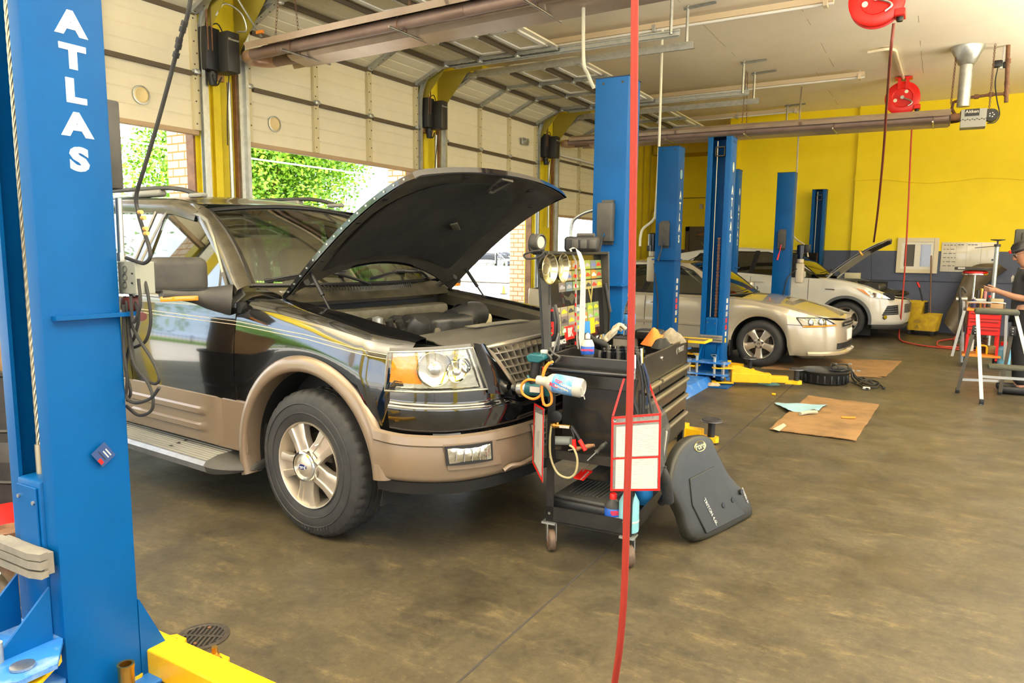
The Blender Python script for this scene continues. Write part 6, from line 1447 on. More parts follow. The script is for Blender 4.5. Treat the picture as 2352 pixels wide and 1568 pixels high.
KM=T(-1.207,3.23,0)@RZ(4);KX=(KM.to_3x3()@Vector((1,0,0)));KY=(KM.to_3x3()@Vector((0,1,0)));KO=KM.to_translation()
def kw(x,y,z):return KM@Vector((x,y,z))
def ky(u,v,y):return onpl(u,v,KO+KY*y,KY)
def kx(u,v,x):return onpl(u,v,KO+KX*x,KX)
M_cart=mat('black_cart_steel',(.011,.011,.011),.30,coat=.2,col2=(.022,.021,.019),nscale=6)
M_bar=mat('brass_tinted_aluminium',(.62,.56,.40),.28,.9)
CT=thing('tool_cart','black drawer tool cart on casters with its lid up, left of the engine cover','tool cart',m=KM)
def co(name,b,m,par=None,**k):return obj(name,b,m,par or CT,local=True,**k)
W_,D_=.46,1.07
for x in(-W_+.02,-.02):
 for y in(.02,D_-.02):
  b=bm_();sx=1 if x>-.2 else-1;sy=1 if y>.3 else-1
  prism(b,[(x+sx*.02,y+sy*.02),(x-sx*.022,y+sy*.02),(x-sx*.022,y+sy*.016),(x+sx*.016,y+sy*.016),(x+sx*.016,y-sy*.022),(x+sx*.02,y-sy*.022)],.86,z0=.16);lg=co('leg',b,M_cart,smooth=False)
  b=bm_()
  for z in(.20,.50,.90):cyl(b,(x,y+sy*.021,z),(x,y+sy*.024,z),.007,seg=10)
  co('bolt',b,M_steel,lg)
  fwd=Vector((.55,-.83,0))if y<.3 else Vector((.9,.4,0));fwd.normalize();ax=Vector((-fwd.y,fwd.x,0));c=Vector((x,y,.058))+fwd*.02
  b=bm_();lathe(b,[(0,-.018),(.05,-.018),(.056,-.012),(.056,.012),(.05,.018),(0,.018)],26,plane_m(c,fwd,Vector((0,0,1))));cs_=co('caster_wheel',b,mat('worn_caster',(.075,.048,.032),.6,col2=(.13,.085,.055),nscale=25))
  b=bm_();lathe(b,[(0,-.020),(.026,-.021),(.03,-.018),(.03,.018),(.026,.021),(0,.020)],18,plane_m(c,fwd,Vector((0,0,1))));co('caster_hub',b,M_rust,cs_)
  b=bm_()
  for s in(-1,1):poly3(b,[c+ax*s*.023+Vector((0,0,.0))-fwd*.014,c+ax*s*.023+fwd*.014+Vector((0,0,-.005)),Vector((x,y,.145))+ax*s*.023+fwd*.03,Vector((x,y,.145))+ax*s*.023-fwd*.03],ax,.003)
  box(b,(x,y,.150),(.075,.075,.010));co('caster_fork',b,M_galv,cs_,smooth=False)
b=bm_()
for x0,x1,y0,y1 in((-W_,0,0,.006),(-W_,0,D_-.006,D_),(-W_,-W_+.006,0,D_),(-.006,0,0,D_)):box(b,((x0+x1)/2,(y0+y1)/2,.195),(x1-x0,y1-y0,.085))
box(b,(-W_/2,D_/2,.16),(W_,D_,.008));co('bottom_tray',b,M_cart,smooth=False)
b=bm_();box(b,(-W_/2,.015,.515),(W_-.03,.012,.045));box(b,(-W_/2,.06,.497),(W_-.03,.10,.008));co('middle_rail',b,M_cart,smooth=False)
b=bm_();box(b,(-W_/2,(.17+D_-.02)/2,.665),(W_-.02,D_-.19,.43),bev=.004);CB=co('drawer_cabinet',b,M_cart,smooth=False)
b=bm_()
for x0,x1,y0,y1 in((-W_,0,0,.012),(-W_,0,D_-.012,D_),(-W_,-W_+.012,0,D_),(-.012,0,0,D_)):box(b,((x0+x1)/2,(y0+y1)/2,.955),(x1-x0,y1-y0,.155),bev=.004)
box(b,(-W_/2,D_/2,.90),(W_-.02,D_-.02,.01));TR=co('top_tray',b,M_cart,smooth=False)
b=bm_();tube(b,[(-W_+.02,.0,.968),(-W_+.02,-.045,.968),(-W_+.045,-.062,.968),(-.045,-.062,.968),(-.02,-.045,.968),(-.02,0,.968)],.0135,12,sm=4);co('push_handle',b,M_blackg)
for x in(-W_+.02,-.02):
 b=bm_();cyl(b,(x,-.003,.985),(x,-.007,.985),.008,seg=10);co('bolt',b,M_steel,TR)
for z0,z1,ys in((.815,.885,((.03,.39),(.41,1.04))),(.715,.805,((.03,1.04),)),(.605,.705,((.03,1.04),)),(.475,.595,((.03,1.04),))):
 for y0,y1 in ys:
  b=bm_();box(b,(.004,(max(y0,.19)+y1)/2,(z0+z1)/2),(.012,y1-max(y0,.19),z1-z0-.008),bev=.003);dr_=co('drawer',b,M_cart,smooth=False)
  b=bm_();prism(b,[(.008,z1-.03),(.022,z1-.026),(.028,z1-.014),(.024,z1-.004),(.008,z1-.002)],y1-max(y0,.12)-.02,Matrix(((1,0,0,0),(0,0,1,max(y0,.12)+.01),(0,1,0,0),(0,0,0,1))));co('drawer_pull',b,M_bar,dr_,ang=30)
q=text_bm('HUSKY',.042,plane_m((.0008,.90,.985),(0,1,0),(0,0,1)),.0006,.0012);co('lettering',q,mat('silver_lettering',(.55,.53,.48),.3,.6),TR,smooth=False)
b=bm_();prism(b,[(-.022,0),(0,.022),(.004,.008),(-.008,0),(.004,-.008),(0,-.022)],.0008,plane_m((.0004,.80,.985),(0,1,0),(0,0,1)));co('logo_mark',b,MATS['silver_lettering'],TR,smooth=False)
b=bm_();cyl(b,(0,.47,.985),(.006,.47,.985),.011,seg=16);co('lock',b,M_chrome,TR)
LXb,LXt=-.485,-.525
def lidp(y,t,o=0.):return Vector((lerp(LXb,LXt,t)+o,y,lerp(1.045,1.55,t)))
b=bm_();poly3(b,[lidp(0,0),lidp(.93,0),lidp(.93,1),lidp(0,1)],(-1,0,-.08),.012);LD=co('lid',b,M_cart,smooth=False)
for y in(0,.91):
 b=bm_();poly3(b,[lidp(y,0,.0),lidp(y,1,.0),lidp(y,1,.055),lidp(y,0,.035)],(0,1,0),.02);co('lid_side',b,M_dark,LD,smooth=False,bev=.003)
b=bm_();poly3(b,[lidp(0,.97,0),lidp(.93,.97,0),lidp(.93,.97,.05),lidp(0,.97,.05)],(0,0,1),.014);co('lid_rim',b,M_cart,LD,smooth=False)
b=bm_();cyl(b,lidp(.86,.62,.04),lidp(.87,.28,.06),.012,seg=12);cyl(b,lidp(.87,.30,.06),(-.455,.90,1.0),.006,seg=8);co('gas_strut',b,M_black,LD)
b=bm_();poly3(b,[lidp(.02,.02,.003),lidp(.91,.02,.003),lidp(.91,.96,.003),lidp(.02,.96,.003)],(1,0,.08),.001);PO=co('poster',b,mat('poster_black',(.010,.010,.009),.18,coat=.5),LD,smooth=False)
rnd=random.Random(11);PC=[(.25,.34,.08),(.42,.20,.05),(.14,.20,.24),(.32,.28,.20),(.20,.26,.10),(.36,.32,.12),(.16,.14,.12)];CC=[(.62,.06,.03),(.70,.55,.03),(.12,.16,.45),(.75,.72,.62),(.05,.05,.05),(.65,.25,.02),(.15,.42,.06),(.35,.36,.38)]
PMs=[mat(f'poster_tint_{i}',c,.2,coat=.4)for i,c in enumerate(PC)];CMs=[mat(f'poster_car_{i}',c,.2,coat=.4)for i,c in enumerate(CC)]
tiles=[(y,t)for t in(.85,.735,.62)for y in(.27,.37,.47,.57,.67,.77,.86)]+[(y,t)for t in(.36,.26,.16)for y in(.18,.28,.38,.48,.58,.68,.78)]
bt=bm_();bc=bm_()
for i,(y,t)in enumerate(tiles):
 k=rnd.randrange(7);n0=len(bt.faces);poly3(bt,[lidp(y-.047,t-.05,.0045),lidp(y+.047,t-.05,.0045),lidp(y+.047,t+.05,.0045),lidp(y-.047,t+.05,.0045)],(1,0,.08),.0005);bt.faces.ensure_lookup_table()
 for f in bt.faces[n0:]:f.material_index=k
 k=rnd.randrange(8);n0=len(bc.faces);S=[(-.036,-.022),(.036,-.02),(.038,0),(.02,.006),(.008,.022),(-.016,.022),(-.026,.006),(-.037,.0)]
 poly3(bc,[lidp(y+a,t+c_*1.0,.0055)for a,c_ in S],(1,0,.08),.0005);bc.faces.ensure_lookup_table()
 for f in bc.faces[n0:]:f.material_index=k
co('picture_tiles',bt,PMs,PO,smooth=False);co('pictured_cars',bc,CMs,PO,smooth=False)
def lidtext(s,size,y,t,m,sq=1.,off=.0015):q=text_bm(s,size,plane_m(lidp(y,t,.005),(0,1,0),(LXt-LXb,0,.505)),.0008,off,squash=sq);co('poster_lettering',q,m,PO,smooth=False)
lidtext('V',.14,.70,.49,mat('gold_print',(.30,.25,.06),.3));lidtext('M',.085,.08,.12,M_paper,1.2,.004);lidtext('PERFORMANCE',.032,.17,.045,M_paper)
b=bm_();poly3(b,[lidp(.27,.05,.005),lidp(.41,.05,.005),lidp(.41,.20,.005),lidp(.27,.20,.005)],(1,0,.08),.0006);poly3(b,[lidp(.29,.065,.006),lidp(.40,.065,.006),lidp(.40,.185,.006),lidp(.29,.185,.006)],(1,0,.08),.0006);co('red_panel',b,M_red,PO,smooth=False)
q=text_bm('BK',.062,plane_m(lidp(.345,.125,.0075),(0,1,0),(LXt-LXb,0,.505)),.0008,.0035,squash=.9);co('poster_lettering',q,M_paper,PO,smooth=False)
for y0,y1,t0,t1,m_ in((.55,.66,.05,.20,mat('poster_blue',(.03,.22,.55),.3)),(.66,.74,.05,.23,M_yel)):
 b=bm_();poly3(b,[lidp(y0,t0,.006),lidp(y1,t0,.006),lidp(y1,t1,.006),lidp(y0,t1,.006)],(1,0,.08),.0006);co('sticker',b,m_,PO,smooth=False)
b=bm_();S=[(-.10,.05),(-.03,.015),(.02,.06),(.06,.03),(.10,.05),(.05,-.01),(.02,-.07),(-.02,-.02),(-.07,-.01)];poly3(b,[lidp(.38+a,.49+c_,.005)for a,c_ in S],(1,0,.08),.0006);co('poster_shape',b,mat('poster_grey_shape',(.05,.048,.03),.3),PO,smooth=False)
CARTG='things on the tool cart'
def item(name,label,cat,p):return thing(name,label,cat,p)
t=item('work_lamp','black swivel work lamp clipped to the front top corner of the cart lid','lamp',kw(-.50,.0,1.56))
p=ky(1236,556,.0);b=bm_();lathe(b,[(0,-.03),(.036,-.03),(.042,-.01),(.042,.02),(.036,.025),(.03,.015),(0,.015)],22,plane_m(p,Vector((.2,1,.3)),(0,0,1)));L_=obj('lamp_head',b,M_dark,t)
b=bm_();lathe(b,[(0,.016),(.028,.016),(.03,.018),(0,.02)],20,plane_m(p,Vector((.2,1,.3)),(0,0,1)));obj('lamp_lens',b,mat('grey_lens',(.4,.38,.3),.3),L_)
b=bm_();tube(b,[ky(1228,540,.01),ky(1221,550,.01),ky(1222,575,.01),kw(-.50,.01,1.545)],.016,8,sm=4);obj('lamp_neck',b,M_black,t)
b=bm_();tube(b,[ky(1242,575,-.02),ky(1225,577,-.03),ky(1204,585,-.03),ky(1212,594,-.03),ky(1240,590,-.03),ky(1252,578,-.02),ky(1258,600,-.0),ky(1262,640,.0),ky(1262,700,.0)],.0055,6,sm=6);obj('lamp_cord',b,M_rubber,t)
def pan(name,lab,u0,u1,v0,v1,sx):
 c=onpl((u0+u1)/2,(v0+v1)/2,kw(-.47,0,1.3),KX);m_=plane_m(c,KY,(0,0,1));r=.075;t=item(name,lab,'bowl',c)
 b=bm_();lathe(b,[(0,0),(r*.72,0),(r*.80,.006),(r*.93,.026),(r,.030),(r*1.01,.034),(r*.95,.033),(r*.76,.010),(0,.006)],34,m_@Matrix.Diagonal((sx,1,1,1)));o=obj('dish',b,mat('polished_dish',(.60,.55,.38),.2,1.0),t)
 b=bm_();lathe(b,[(r*.40,.0075),(r*.42,.010),(r*.44,.0075)],28,m_@Matrix.Diagonal((sx,1,1,1)),cap=False);obj('magnet_ring',b,M_steel,o)
pan('magnetic_tray','left of two steel magnetic trays stuck inside the cart lid',1236,1264,588,646,1.25)
pan('magnetic_tray','round steel magnetic tray stuck on the lid left of the white strap',1264,1298,582,648,1.0)
t=item('paper_strap','long white strap with red print hanging over the cart lid','strap',kw(-.46,.3,1.3))
A=[(1306,573,1316,568),(1322,570,1334,580),(1330,596,1342,600),(1334,625,1345,625),(1333,660,1345,660),(1331,720,1344,720),(1329,775,1342,775),(1334,812,1342,812)]
b=bm_();grid(b,[[ky(a,v,.30-.0*i),ky(c,w,.32)]for i,(a,v,c,w)in enumerate(A)]);st=obj('front_band',b,M_paper,t,solid=.0012)
b=bm_();grid(b,[[ky(a,v,.37),ky(c,w,.37)]for a,v,c,w in((1308,572,1312,572),(1320,600,1326,602),(1321,660,1325,660),(1321,740,1325,740),(1325,800,1330,802))]);bk=obj('rear_band',b,M_paper,t,solid=.0012)
b=bm_()
for k in range(9):q=ky(1322,612+k*22,.365);box(b,q,(.008,.002,.018))
obj('red_print',b,M_red,bk,smooth=False);b=bm_()
for k in range(8):q=ky(1338,620+k*28,.299);box(b,q,(.012,.002,.0022))
obj('size_tick',b,M_ink,st,smooth=False)
t=item('portable_speaker','rugged black speaker lying on top of the cart lid','speaker',kw(-.5,.55,1.565))
a,c=ky(1312,548,.5),ky(1363,574,.5)
b=bm_();box(b,(0,0,0),(.19,.10,.085),T(*((a+c)/2))@RZ(8),bev=.02,seg=3);o=obj('case',b,M_black,t)
for k in range(3):
 b=bm_();box(b,(0,0,0),(.04,.012,.05),T(*((a+c)/2))@RZ(8)@T(-.025+.05*k,-.052,0),bev=.012);obj('speaker_slot',b,M_dark,o)
b=bm_();cyl(b,(a+c)/2+Vector((-.05,.04,.05)),(a+c)/2+Vector((.05,.05,.05)),.014,seg=10);obj('carry_bar',b,M_dark,o)
t=item('battery_tester','black and red handheld tester hanging inside the front of the cart lid','tester',kw(-.44,.03,1.2))
fr_=[ky(u,v,.02)for u,v in((1250,703),(1270,705),(1276,735),(1275,770),(1268,786),(1254,784),(1248,765),(1246,725))]
b=bm_();poly3(b,fr_,KY,.035);bd=obj('body',b,M_black,t,bev=.006)
b=bm_();poly3(b,[ky(u,v,.0185)for u,v in((1250,713),(1270,714),(1271,738),(1251,738))],-KY,.002);obj('screen',b,M_blackg,bd,smooth=False)
b=bm_();poly3(b,[ky(u,v,.018)for u,v in((1250,709),(1271,710),(1271,715),(1250,714))],-KY,.002);poly3(b,[ky(u,v,.018)for u,v in((1251,738),(1272,739),(1272,766),(1267,772),(1256,771),(1252,765))],-KY,.002);kp=obj('red_panel',b,M_red,bd,smooth=False)
for i,(u,v)in enumerate(((1256,753),(1261,748),(1267,753),(1261,759),(1255,764),(1267,765),(1261,768))):
 b=bm_();p=ky(u,v,.0155);cyl(b,p,p-KY*.003,.0045,seg=10);obj('key',b,mat('tester_green',(.05,.4,.08),.4)if i==5 else(M_paper if i in(4,)else M_black),bd)
b=bm_();tube(b,[ky(1260,703,.03),ky(1258,690,.03),ky(1262,660,.02)],.008,8,sm=3);obj('lead',b,M_black,bd)
b=bm_();tube(b,[ky(1274,700,.05),ky(1282,735,.05),ky(1283,780,.05),ky(1281,805,.05)],lambda q:.011*(1-.4*q),8,sm=4);tag(obj('grease_gun_hose',b,M_dark),'dark lever hanging beside the black and red tester','hose')
def bottle(name,label,cat,c,prof,m,bands=(),cap=None,seg=24):
 t=item(name,label,cat,c)
 b=bm_();lathe(b,prof,seg);bd=obj('body',b,m,t,local=True)
 for r,z0,z1,mm in bands:b=bm_();lathe(b,[(r,z0),(r+.0006,z0+.001),(r+.0006,z1-.001),(r,z1)],seg,cap=False);obj('label_band',b,mm,bd,local=True)
 if cap:b=bm_();lathe(b,cap[0],seg);obj('cap',b,cap[1],bd,local=True)
 return t,bd
M_lblue=mat('label_blue',(.02,.09,.42),.35);M_lred=mat('label_red',(.70,.03,.06),.35)
def facetext(par,s,size,c,r,z,m,ang,ext=.0006,rot=0,off=.001):
 """short lettering on the side of a can, turned to face the viewer"""
 d=Vector((math.cos(ang),math.sin(ang),0));q=text_bm(s,size,plane_m(d*r+Vector((0,0,z)),(-d.y,d.x,0),(0,0,1))@RZ(rot),ext,off);obj('label_lettering',q,m,par,local=True,smooth=False)
p=kw(-.30,.13,.905);face=math.atan2(-p.y,-p.x)
t,bd=bottle('spray_can','spray can with a white shoulder standing in the front of the cart tray','spray can',p,[(0,0),(.033,0),(.034,.004),(.034,.165),(.031,.178),(.022,.198),(.012,.204),(0,.204)],M_dark,((.0342,.02,.125,M_black),(.0346,.125,.165,M_lblue)),([(0,.198),(.013,.198),(.013,.222),(.006,.232),(0,.232)],M_paper))
b=bm_();lathe(b,[(.0345,.166),(.031,.180),(.022,.199)],24,cap=False);obj('shoulder',b,mat('pale_shoulder',(.60,.56,.46),.4),bd,local=True)
facetext(bd,'SHOP PRO',.013,p,.0356,.148,M_lred,face);
b=bm_();q=kw(-.255,.10,.96)
p=kw(-.235,.08,.905)
for r_,(y,n_)in enumerate(((.20,9),(.27,9),(.34,8))):
 t=item('socket_rail',('front','middle','rear')[r_]+' rail of black sockets in the cart tray','socket rail',kw(-.14,y,.905))
 b=bm_();box(b,kw(-.155,y,.945),(.24,.02,.08),bev=.003);rl=obj('rail',b,M_black,t,smooth=False)
 for k in range(n_):
  b=bm_();x=-.26+k*.026;lathe(b,[(0,.0),(.009+.0006*k,0),(.0105+.0006*k,.01),(.0105+.0006*k,.062+.006*r_+.001*k),(.008,.066+.006*r_),(.007,.05),(0,.05)],14,T(*kw(x,y,.976)));obj('socket',b,M_blackg if(k+r_)%2 else M_dark,rl)
for i,(x,y,l,a)in enumerate(((-.06,.42,.16,80),(-.09,.40,.14,100),(-.05,.56,.18,85))):
 b=bm_();c=kw(x,y,.915+.012*i);d=Vector((math.cos(math.radians(a)),math.sin(math.radians(a)),0));cyl(b,c,c+d*l,.008,seg=10);box(b,c+d*l,(.03,.045,.022),bev=.006);tag(obj('ratchet',b,M_steel),('steel ratchet lying nearest the cart drawers','steel ratchet under the gloves in the cart tray','longest steel ratchet at the right of the tray')[i],'ratchet')
def cloth(name,label,cat,c,rx,ry,h,m,seed,m2=None,group=None):
 rnd=random.Random(seed);b=bm_();rows=[]
 for i in range(15):
  r=[]
  for j in range(24):
   a=2*PI*j/24;t_=i/14;rr=t_**.8;w=1+.22*noise.noise(Vector((math.cos(a)*1.6,math.sin(a)*1.6,seed)))+.10*math.sin(5*a+seed)
   x,y=rx*rr*w*math.cos(a),ry*rr*w*math.sin(a)
   z=h*(1-t_**1.6)*(1+.45*noise.noise(Vector((x*22,y*22,seed*3.1))))+.010*noise.noise(Vector((x*60,y*60,seed)))*(1-t_)
   r.append(Vector((x,y,max(0,z))))
  rows.append(r+[r[0]])
 V=[]
 grid(b,rows);bmesh.ops.remove_doubles(b,verts=b.verts,dist=.0003)
 o=obj(name,b,m,smooth=True);o.location=c;return tag(o,label,cat,group)
M_glove=mat('soiled_white_leather',(.52,.46,.34),.8,col2=(.36,.31,.22),nscale=14);M_gloveb=mat('dark_work_cloth',(.022,.022,.020),.85);M_rago=mat('orange_cloth',(.80,.19,.03),.8);M_ragk=mat('khaki_cloth',(.20,.17,.12),.85,col2=(.13,.11,.075),nscale=20)
def glove(label,c,rot,m,m2,curl=.4):
 t=thing('work_glove',label,'glove',m=T(*c)@rot)
 b=bm_();box(b,(0,0,0),(.085,.10,.032),bev=.014,seg=3);pm=obj('palm',b,m,t,local=True)
 for k,(x,l)in enumerate(((-.032,.062),(-.011,.075),(.011,.072),(.032,.055))):
  b=bm_();tube(b,[(x,.042,0),(x*1.15,.05+l*.55,.010),(x*1.25,.05+l*(1-.3*curl),-.012*curl*3)],lambda q:.0115-.002*q,8,sm=4);obj('finger',b,m,pm,local=True)
 b=bm_();tube(b,[(.036,-.02,.0),(.062,.012,.01),(.068,.05,.004)],lambda q:.0125-.002*q,8,sm=4);obj('thumb',b,m,pm,local=True)
 b=bm_();lathe(b,[(.030,-.05),(.040,-.085),(.038,-.09),(.028,-.05)],18,Matrix.Diagonal((1.2,1,.6,1))@RX(-90),cap=False);obj('cuff',b,m2,pm,local=True)
p=ky(1398,772,.50);glove('soiled white leather glove slumped over the sockets in the cart tray',p,RZ(-35)@RX(38)@RY(-20),M_glove,M_gloveb,.9)
p=ky(1376,790,.44);glove('black and white glove in front of the soiled leather glove',p,RZ(120)@RX(25)@RY(25),M_gloveb,M_glove,.8)
p=kx(1436,752,-.33)
t,bd=bottle('water_bottle','clear water bottle with a blue label behind the gloves','bottle',kw(-.33,.93,1.03),[(0,0),(.034,0),(.036,.01),(.033,.05),(.036,.08),(.036,.15),(.026,.20),(.014,.235),(.013,.255),(0,.255)],mat('bottle_pet',(.9,.93,.95),.04,trans=1,ior=1.15),((.0365,.085,.145,mat('blue_wave_label',(.05,.22,.55),.3)),),([(0,.25),(.016,.25),(.016,.272),(0,.272)],M_paper))
t=item('parts_box','small scuffed grey box under the water bottle','box',kw(-.36,.86,1.0));b=bm_();box(b,kw(-.35,.93,.975),(.12,.12,.10),RZ(0),bev=.004);obj('carton',b,mat('scuffed_grey',(.22,.20,.17),.6),t,smooth=False);b=bm_();box(b,kw(-.35,.93,1.027),(.122,.122,.008));obj('carton_lid',b,M_dark,t,smooth=False)
p=kw(-.16,1.02,1.02)
t=item('pistol_case','black hard case behind the orange cloth at the back of the tray','case',p);b=bm_();box(b,kw(-.22,1.0,1.05),(.16,.12,.06),bev=.015);o=obj('shell',b,M_black,t);b=bm_();tube(b,[kw(-.27,.94,1.06),kw(-.27,.92,1.07),kw(-.19,.92,1.07),kw(-.19,.94,1.06)],.006,6,sm=3);obj('handle',b,M_dark,o)
cloth('orange_rag','bright orange cloth heaped at the back of the cart tray','cloth',kw(-.15,.90,1.0),.09,.08,.085,M_rago,3)
cloth('khaki_rag','khaki grey cloth slumped right of the orange cloth','cloth',kw(-.065,.92,1.02),.08,.09,.075,M_ragk,5)
cloth('black_rag','black crumpled cloth hanging off the khaki cloth','cloth',kw(-.085,.78,1.0),.06,.07,.06,M_gloveb,9)
t=item('parts_board','brown board with an orange rim jutting out behind the cart','board',kw(.06,1.15,1.0));b=bm_();box(b,kw(.0,1.18,1.005),(.20,.16,.012));o=obj('board',b,mat('dark_brown_board',(.06,.04,.022),.6),t,smooth=False)
b=bm_();
for dx,dy,w,h in((0,-.08,.20,.008),(0,.08,.20,.008),(-.10,0,.008,.16),(.10,0,.008,.16)):box(b,kw(dx,1.18+dy,1.008),(w,h,.014))
obj('rim',b,M_yel,o,smooth=False)
b=bm_();box(b,kw(-.08,.62,.95),(.10,.22,.07),RZ(0),bev=.03,seg=3);tag(obj('air_tool',b,M_dark),'dark air tool lying along the drawer side of the tray','tool')
t=item('impact_wrench','teal cordless impact wrench hanging upside down at the left corner of the cart','impact wrench',ky(1228,850,-.05))
M_teal=mat('teal_plastic',(.008,.085,.105),.4)
b=bm_();poly3(b,[ky(u,v,-.09)for u,v in((1207,818),(1218,812),(1248,816),(1250,826),(1236,834),(1212,831))],KY,.07);bt_=obj('battery',b,M_teal,t,bev=.006)
b=bm_();tube(b,[ky(1232,829,-.055),ky(1229,850,-.055),ky(1226,885,-.055)],.024,14,sm=4);obj('grip',b,M_black,t)
b=bm_();cyl(b,ky(1258,893,-.055),ky(1205,893,-.055),.038,.036,seg=22);obj('motor_body',b,M_teal,t)
b=bm_();lathe(b,[(0,0),(.036,0),(.038,.02),(.034,.05),(.02,.062),(.016,.085),(0,.085)],22,plane_m(ky(1211,893,-.055),(0,0,1),KY)@RX(0));nz=obj('gear_nose',b,M_steel,t)
b=bm_();q=ky(1232,893,-.095);poly3(b,[ky(u,v,-.096)for u,v in((1217,887),(1240,889),(1240,902),(1217,900))],-KY,.001);obj('rating_label',b,M_paper,t,smooth=False)
b=bm_();tube(b,[ky(1222,872,-.09),ky(1214,868,-.09),ky(1212,862,-.085)],.006,6);obj('trigger',b,M_teal,t)
t=item('orange_lead','orange coiled hose looped over the teal impact wrench','hose',ky(1240,880,-.1))
b=bm_();tube(b,[ky(u,v,-.115-.002*i)for i,(u,v)in enumerate(((1262,832),(1250,848),(1244,880),(1243,905),(1225,916),(1202,905),(1198,885),(1212,872),(1238,876),(1256,888),(1266,905),(1266,925),(1254,931),(1247,920),(1245,890),(1248,860),(1258,838),(1270,830)))],.0065,8,sm=6);obj('loop',b,M_orange,t)
b=bm_();tube(b,[ky(1248,842,-.10),ky(1245,880,-.10),ky(1247,930,-.09)],.004,6);obj('red_line',b,M_red,t)
t=item('locking_pliers','dark locking pliers clamped on the left rim of the cart tray','pliers',ky(1270,815,-.03))
for k,(A_,r)in enumerate(((((1283,765),(1275,795),(1268,815),(1255,828)),.005),(((1262,800),(1272,812),(1285,820),(1276,832)),.006),(((1256,812),(1266,822),(1262,834)),.006))):
 b=bm_();tube(b,[ky(u,v,-.02-.01*k)for u,v in A_],r,6,sm=4);obj('jaw' if k else'shaft',b,M_steel if k==0 else M_dark,t)
b=bm_();box(b,ky(1250,808,-.01),(.03,.03,.022),bev=.003);tag(obj('tag_block',b,M_paper),'small off white block on the left front corner of the tray','tag')
a,c=ky(1234,872,-.14),ky(1340,892,-.14);d=(c-a).normalized()
m_=plane_m(a,Vector((0,0,1)),Vector((0,1,0)));zx=d;xx=Vector((0,0,1));xx=(xx-zx*xx.dot(zx)).normalized();yy=zx.cross(xx)
m_=Matrix(((xx.x,yy.x,zx.x,a.x),(xx.y,yy.y,zx.y,a.y),(xx.z,yy.z,zx.z,a.z),(0,0,0,1)));L_=(c-a).length
t=thing('spray_bottle','white spray bottle with a blue label held sideways over the cart handle','spray bottle',m=m_)
b=bm_();lathe(b,[(0,0),(.022,0),(.024,.02),(.024,.05),(.030,.058),(.043,.075),(.046,.09),(.046,L_-.012),(.040,L_),(.036,L_-.004),(0,L_-.006)],28);bd=obj('body',b,mat('grey_white_plastic',(.46,.45,.40),.4,col2=(.38,.37,.32),nscale=6),t,local=True)
b=bm_();lathe(b,[(.0463,.095),(.0469,.097),(.0469,L_-.045),(.0463,L_-.043)],28,cap=False);obj('label_band',b,mat('spray_label_blue',(.03,.20,.52),.3,col2=(.30,.45,.62),nscale=14),bd,local=True)
dv=(m_.inverted().to_3x3()@(CAMP-a));ang=math.atan2(dv.y,dv.x)
for s_,z_,sz,mm,da in(('BCO',.108,.022,M_lred,.25),('TOP',.128,.020,M_lred,-.2),('INDUSTRIAL',.150,.013,M_paper,.4),('CLEANER',.168,.015,M_paper,.1)):
 dd=Vector((math.cos(ang+da),math.sin(ang+da),0));q=text_bm(s_,sz,plane_m(dd*.0472+Vector((0,0,z_)),(-dd.y,dd.x,0),(0,0,1))@RZ(78),.0005,.001);obj('label_lettering',q,mm,bd,local=True,smooth=False)
b=bm_();q=[Vector((.03*math.cos(ang),.03*math.sin(ang),L_)),Vector((.05*math.cos(ang),.05*math.sin(ang),L_+.006)),Vector((-.05,.0,L_+.012))];tube(b,q,.003,5,sm=3);obj('loose_thread',b,M_paper,bd,local=True)
M_pouch=mat('clear_pouch_film',(.55,.55,.52),.12,alpha=.28)
def pouch(label,P4,y,sheet=True,strap=None,bands=()):
 C_=[ky(u,v,yy)for(u,v),yy in zip(P4,y)];c=sum(C_,Vector())/4;nn=(C_[1]-C_[0]).cross(C_[3]-C_[0]).normalized()
 if nn.dot(CAMP-c)<0:nn=-nn
 t=item('ticket_pouch',label,'pouch',c)
 b=bm_();poly3(b,C_,-nn,.002);f=obj('film',b,M_pouch,t,smooth=False)
 b=bm_()
 for i in range(4):
  p,q=C_[i],C_[(i+1)%4];d=(q-p).normalized();s_=nn.cross(d);ce=(c-(p+q)/2);s_=s_ if s_.dot(ce)>0 else-s_;poly3(b,[p+nn*.002,q+nn*.002,q+s_*.010+nn*.002,p+s_*.010+nn*.002],nn,.0015)
 for k in bands:
  p,q=C_[0].lerp(C_[3],k),C_[1].lerp(C_[2],k);dn=(C_[3]-C_[0]).normalized()*.008;poly3(b,[p+nn*.002,q+nn*.002,q+dn+nn*.002,p+dn+nn*.002],nn,.0015)
 obj('red_edging',b,M_red,f,smooth=False)
 def at(i,j):return C_[0].lerp(C_[1],i).lerp(C_[3].lerp(C_[2],i),j)
 return t,f,nn,at
t,f,nn,at=pouch('clear ticket pouch edged in red, hung with worksheets at the front right of the cart',((1405,957),(1519,948),(1516,1126),(1402,1127)),(-.10,-.06,-.06,-.10),bands=(.085,.55))
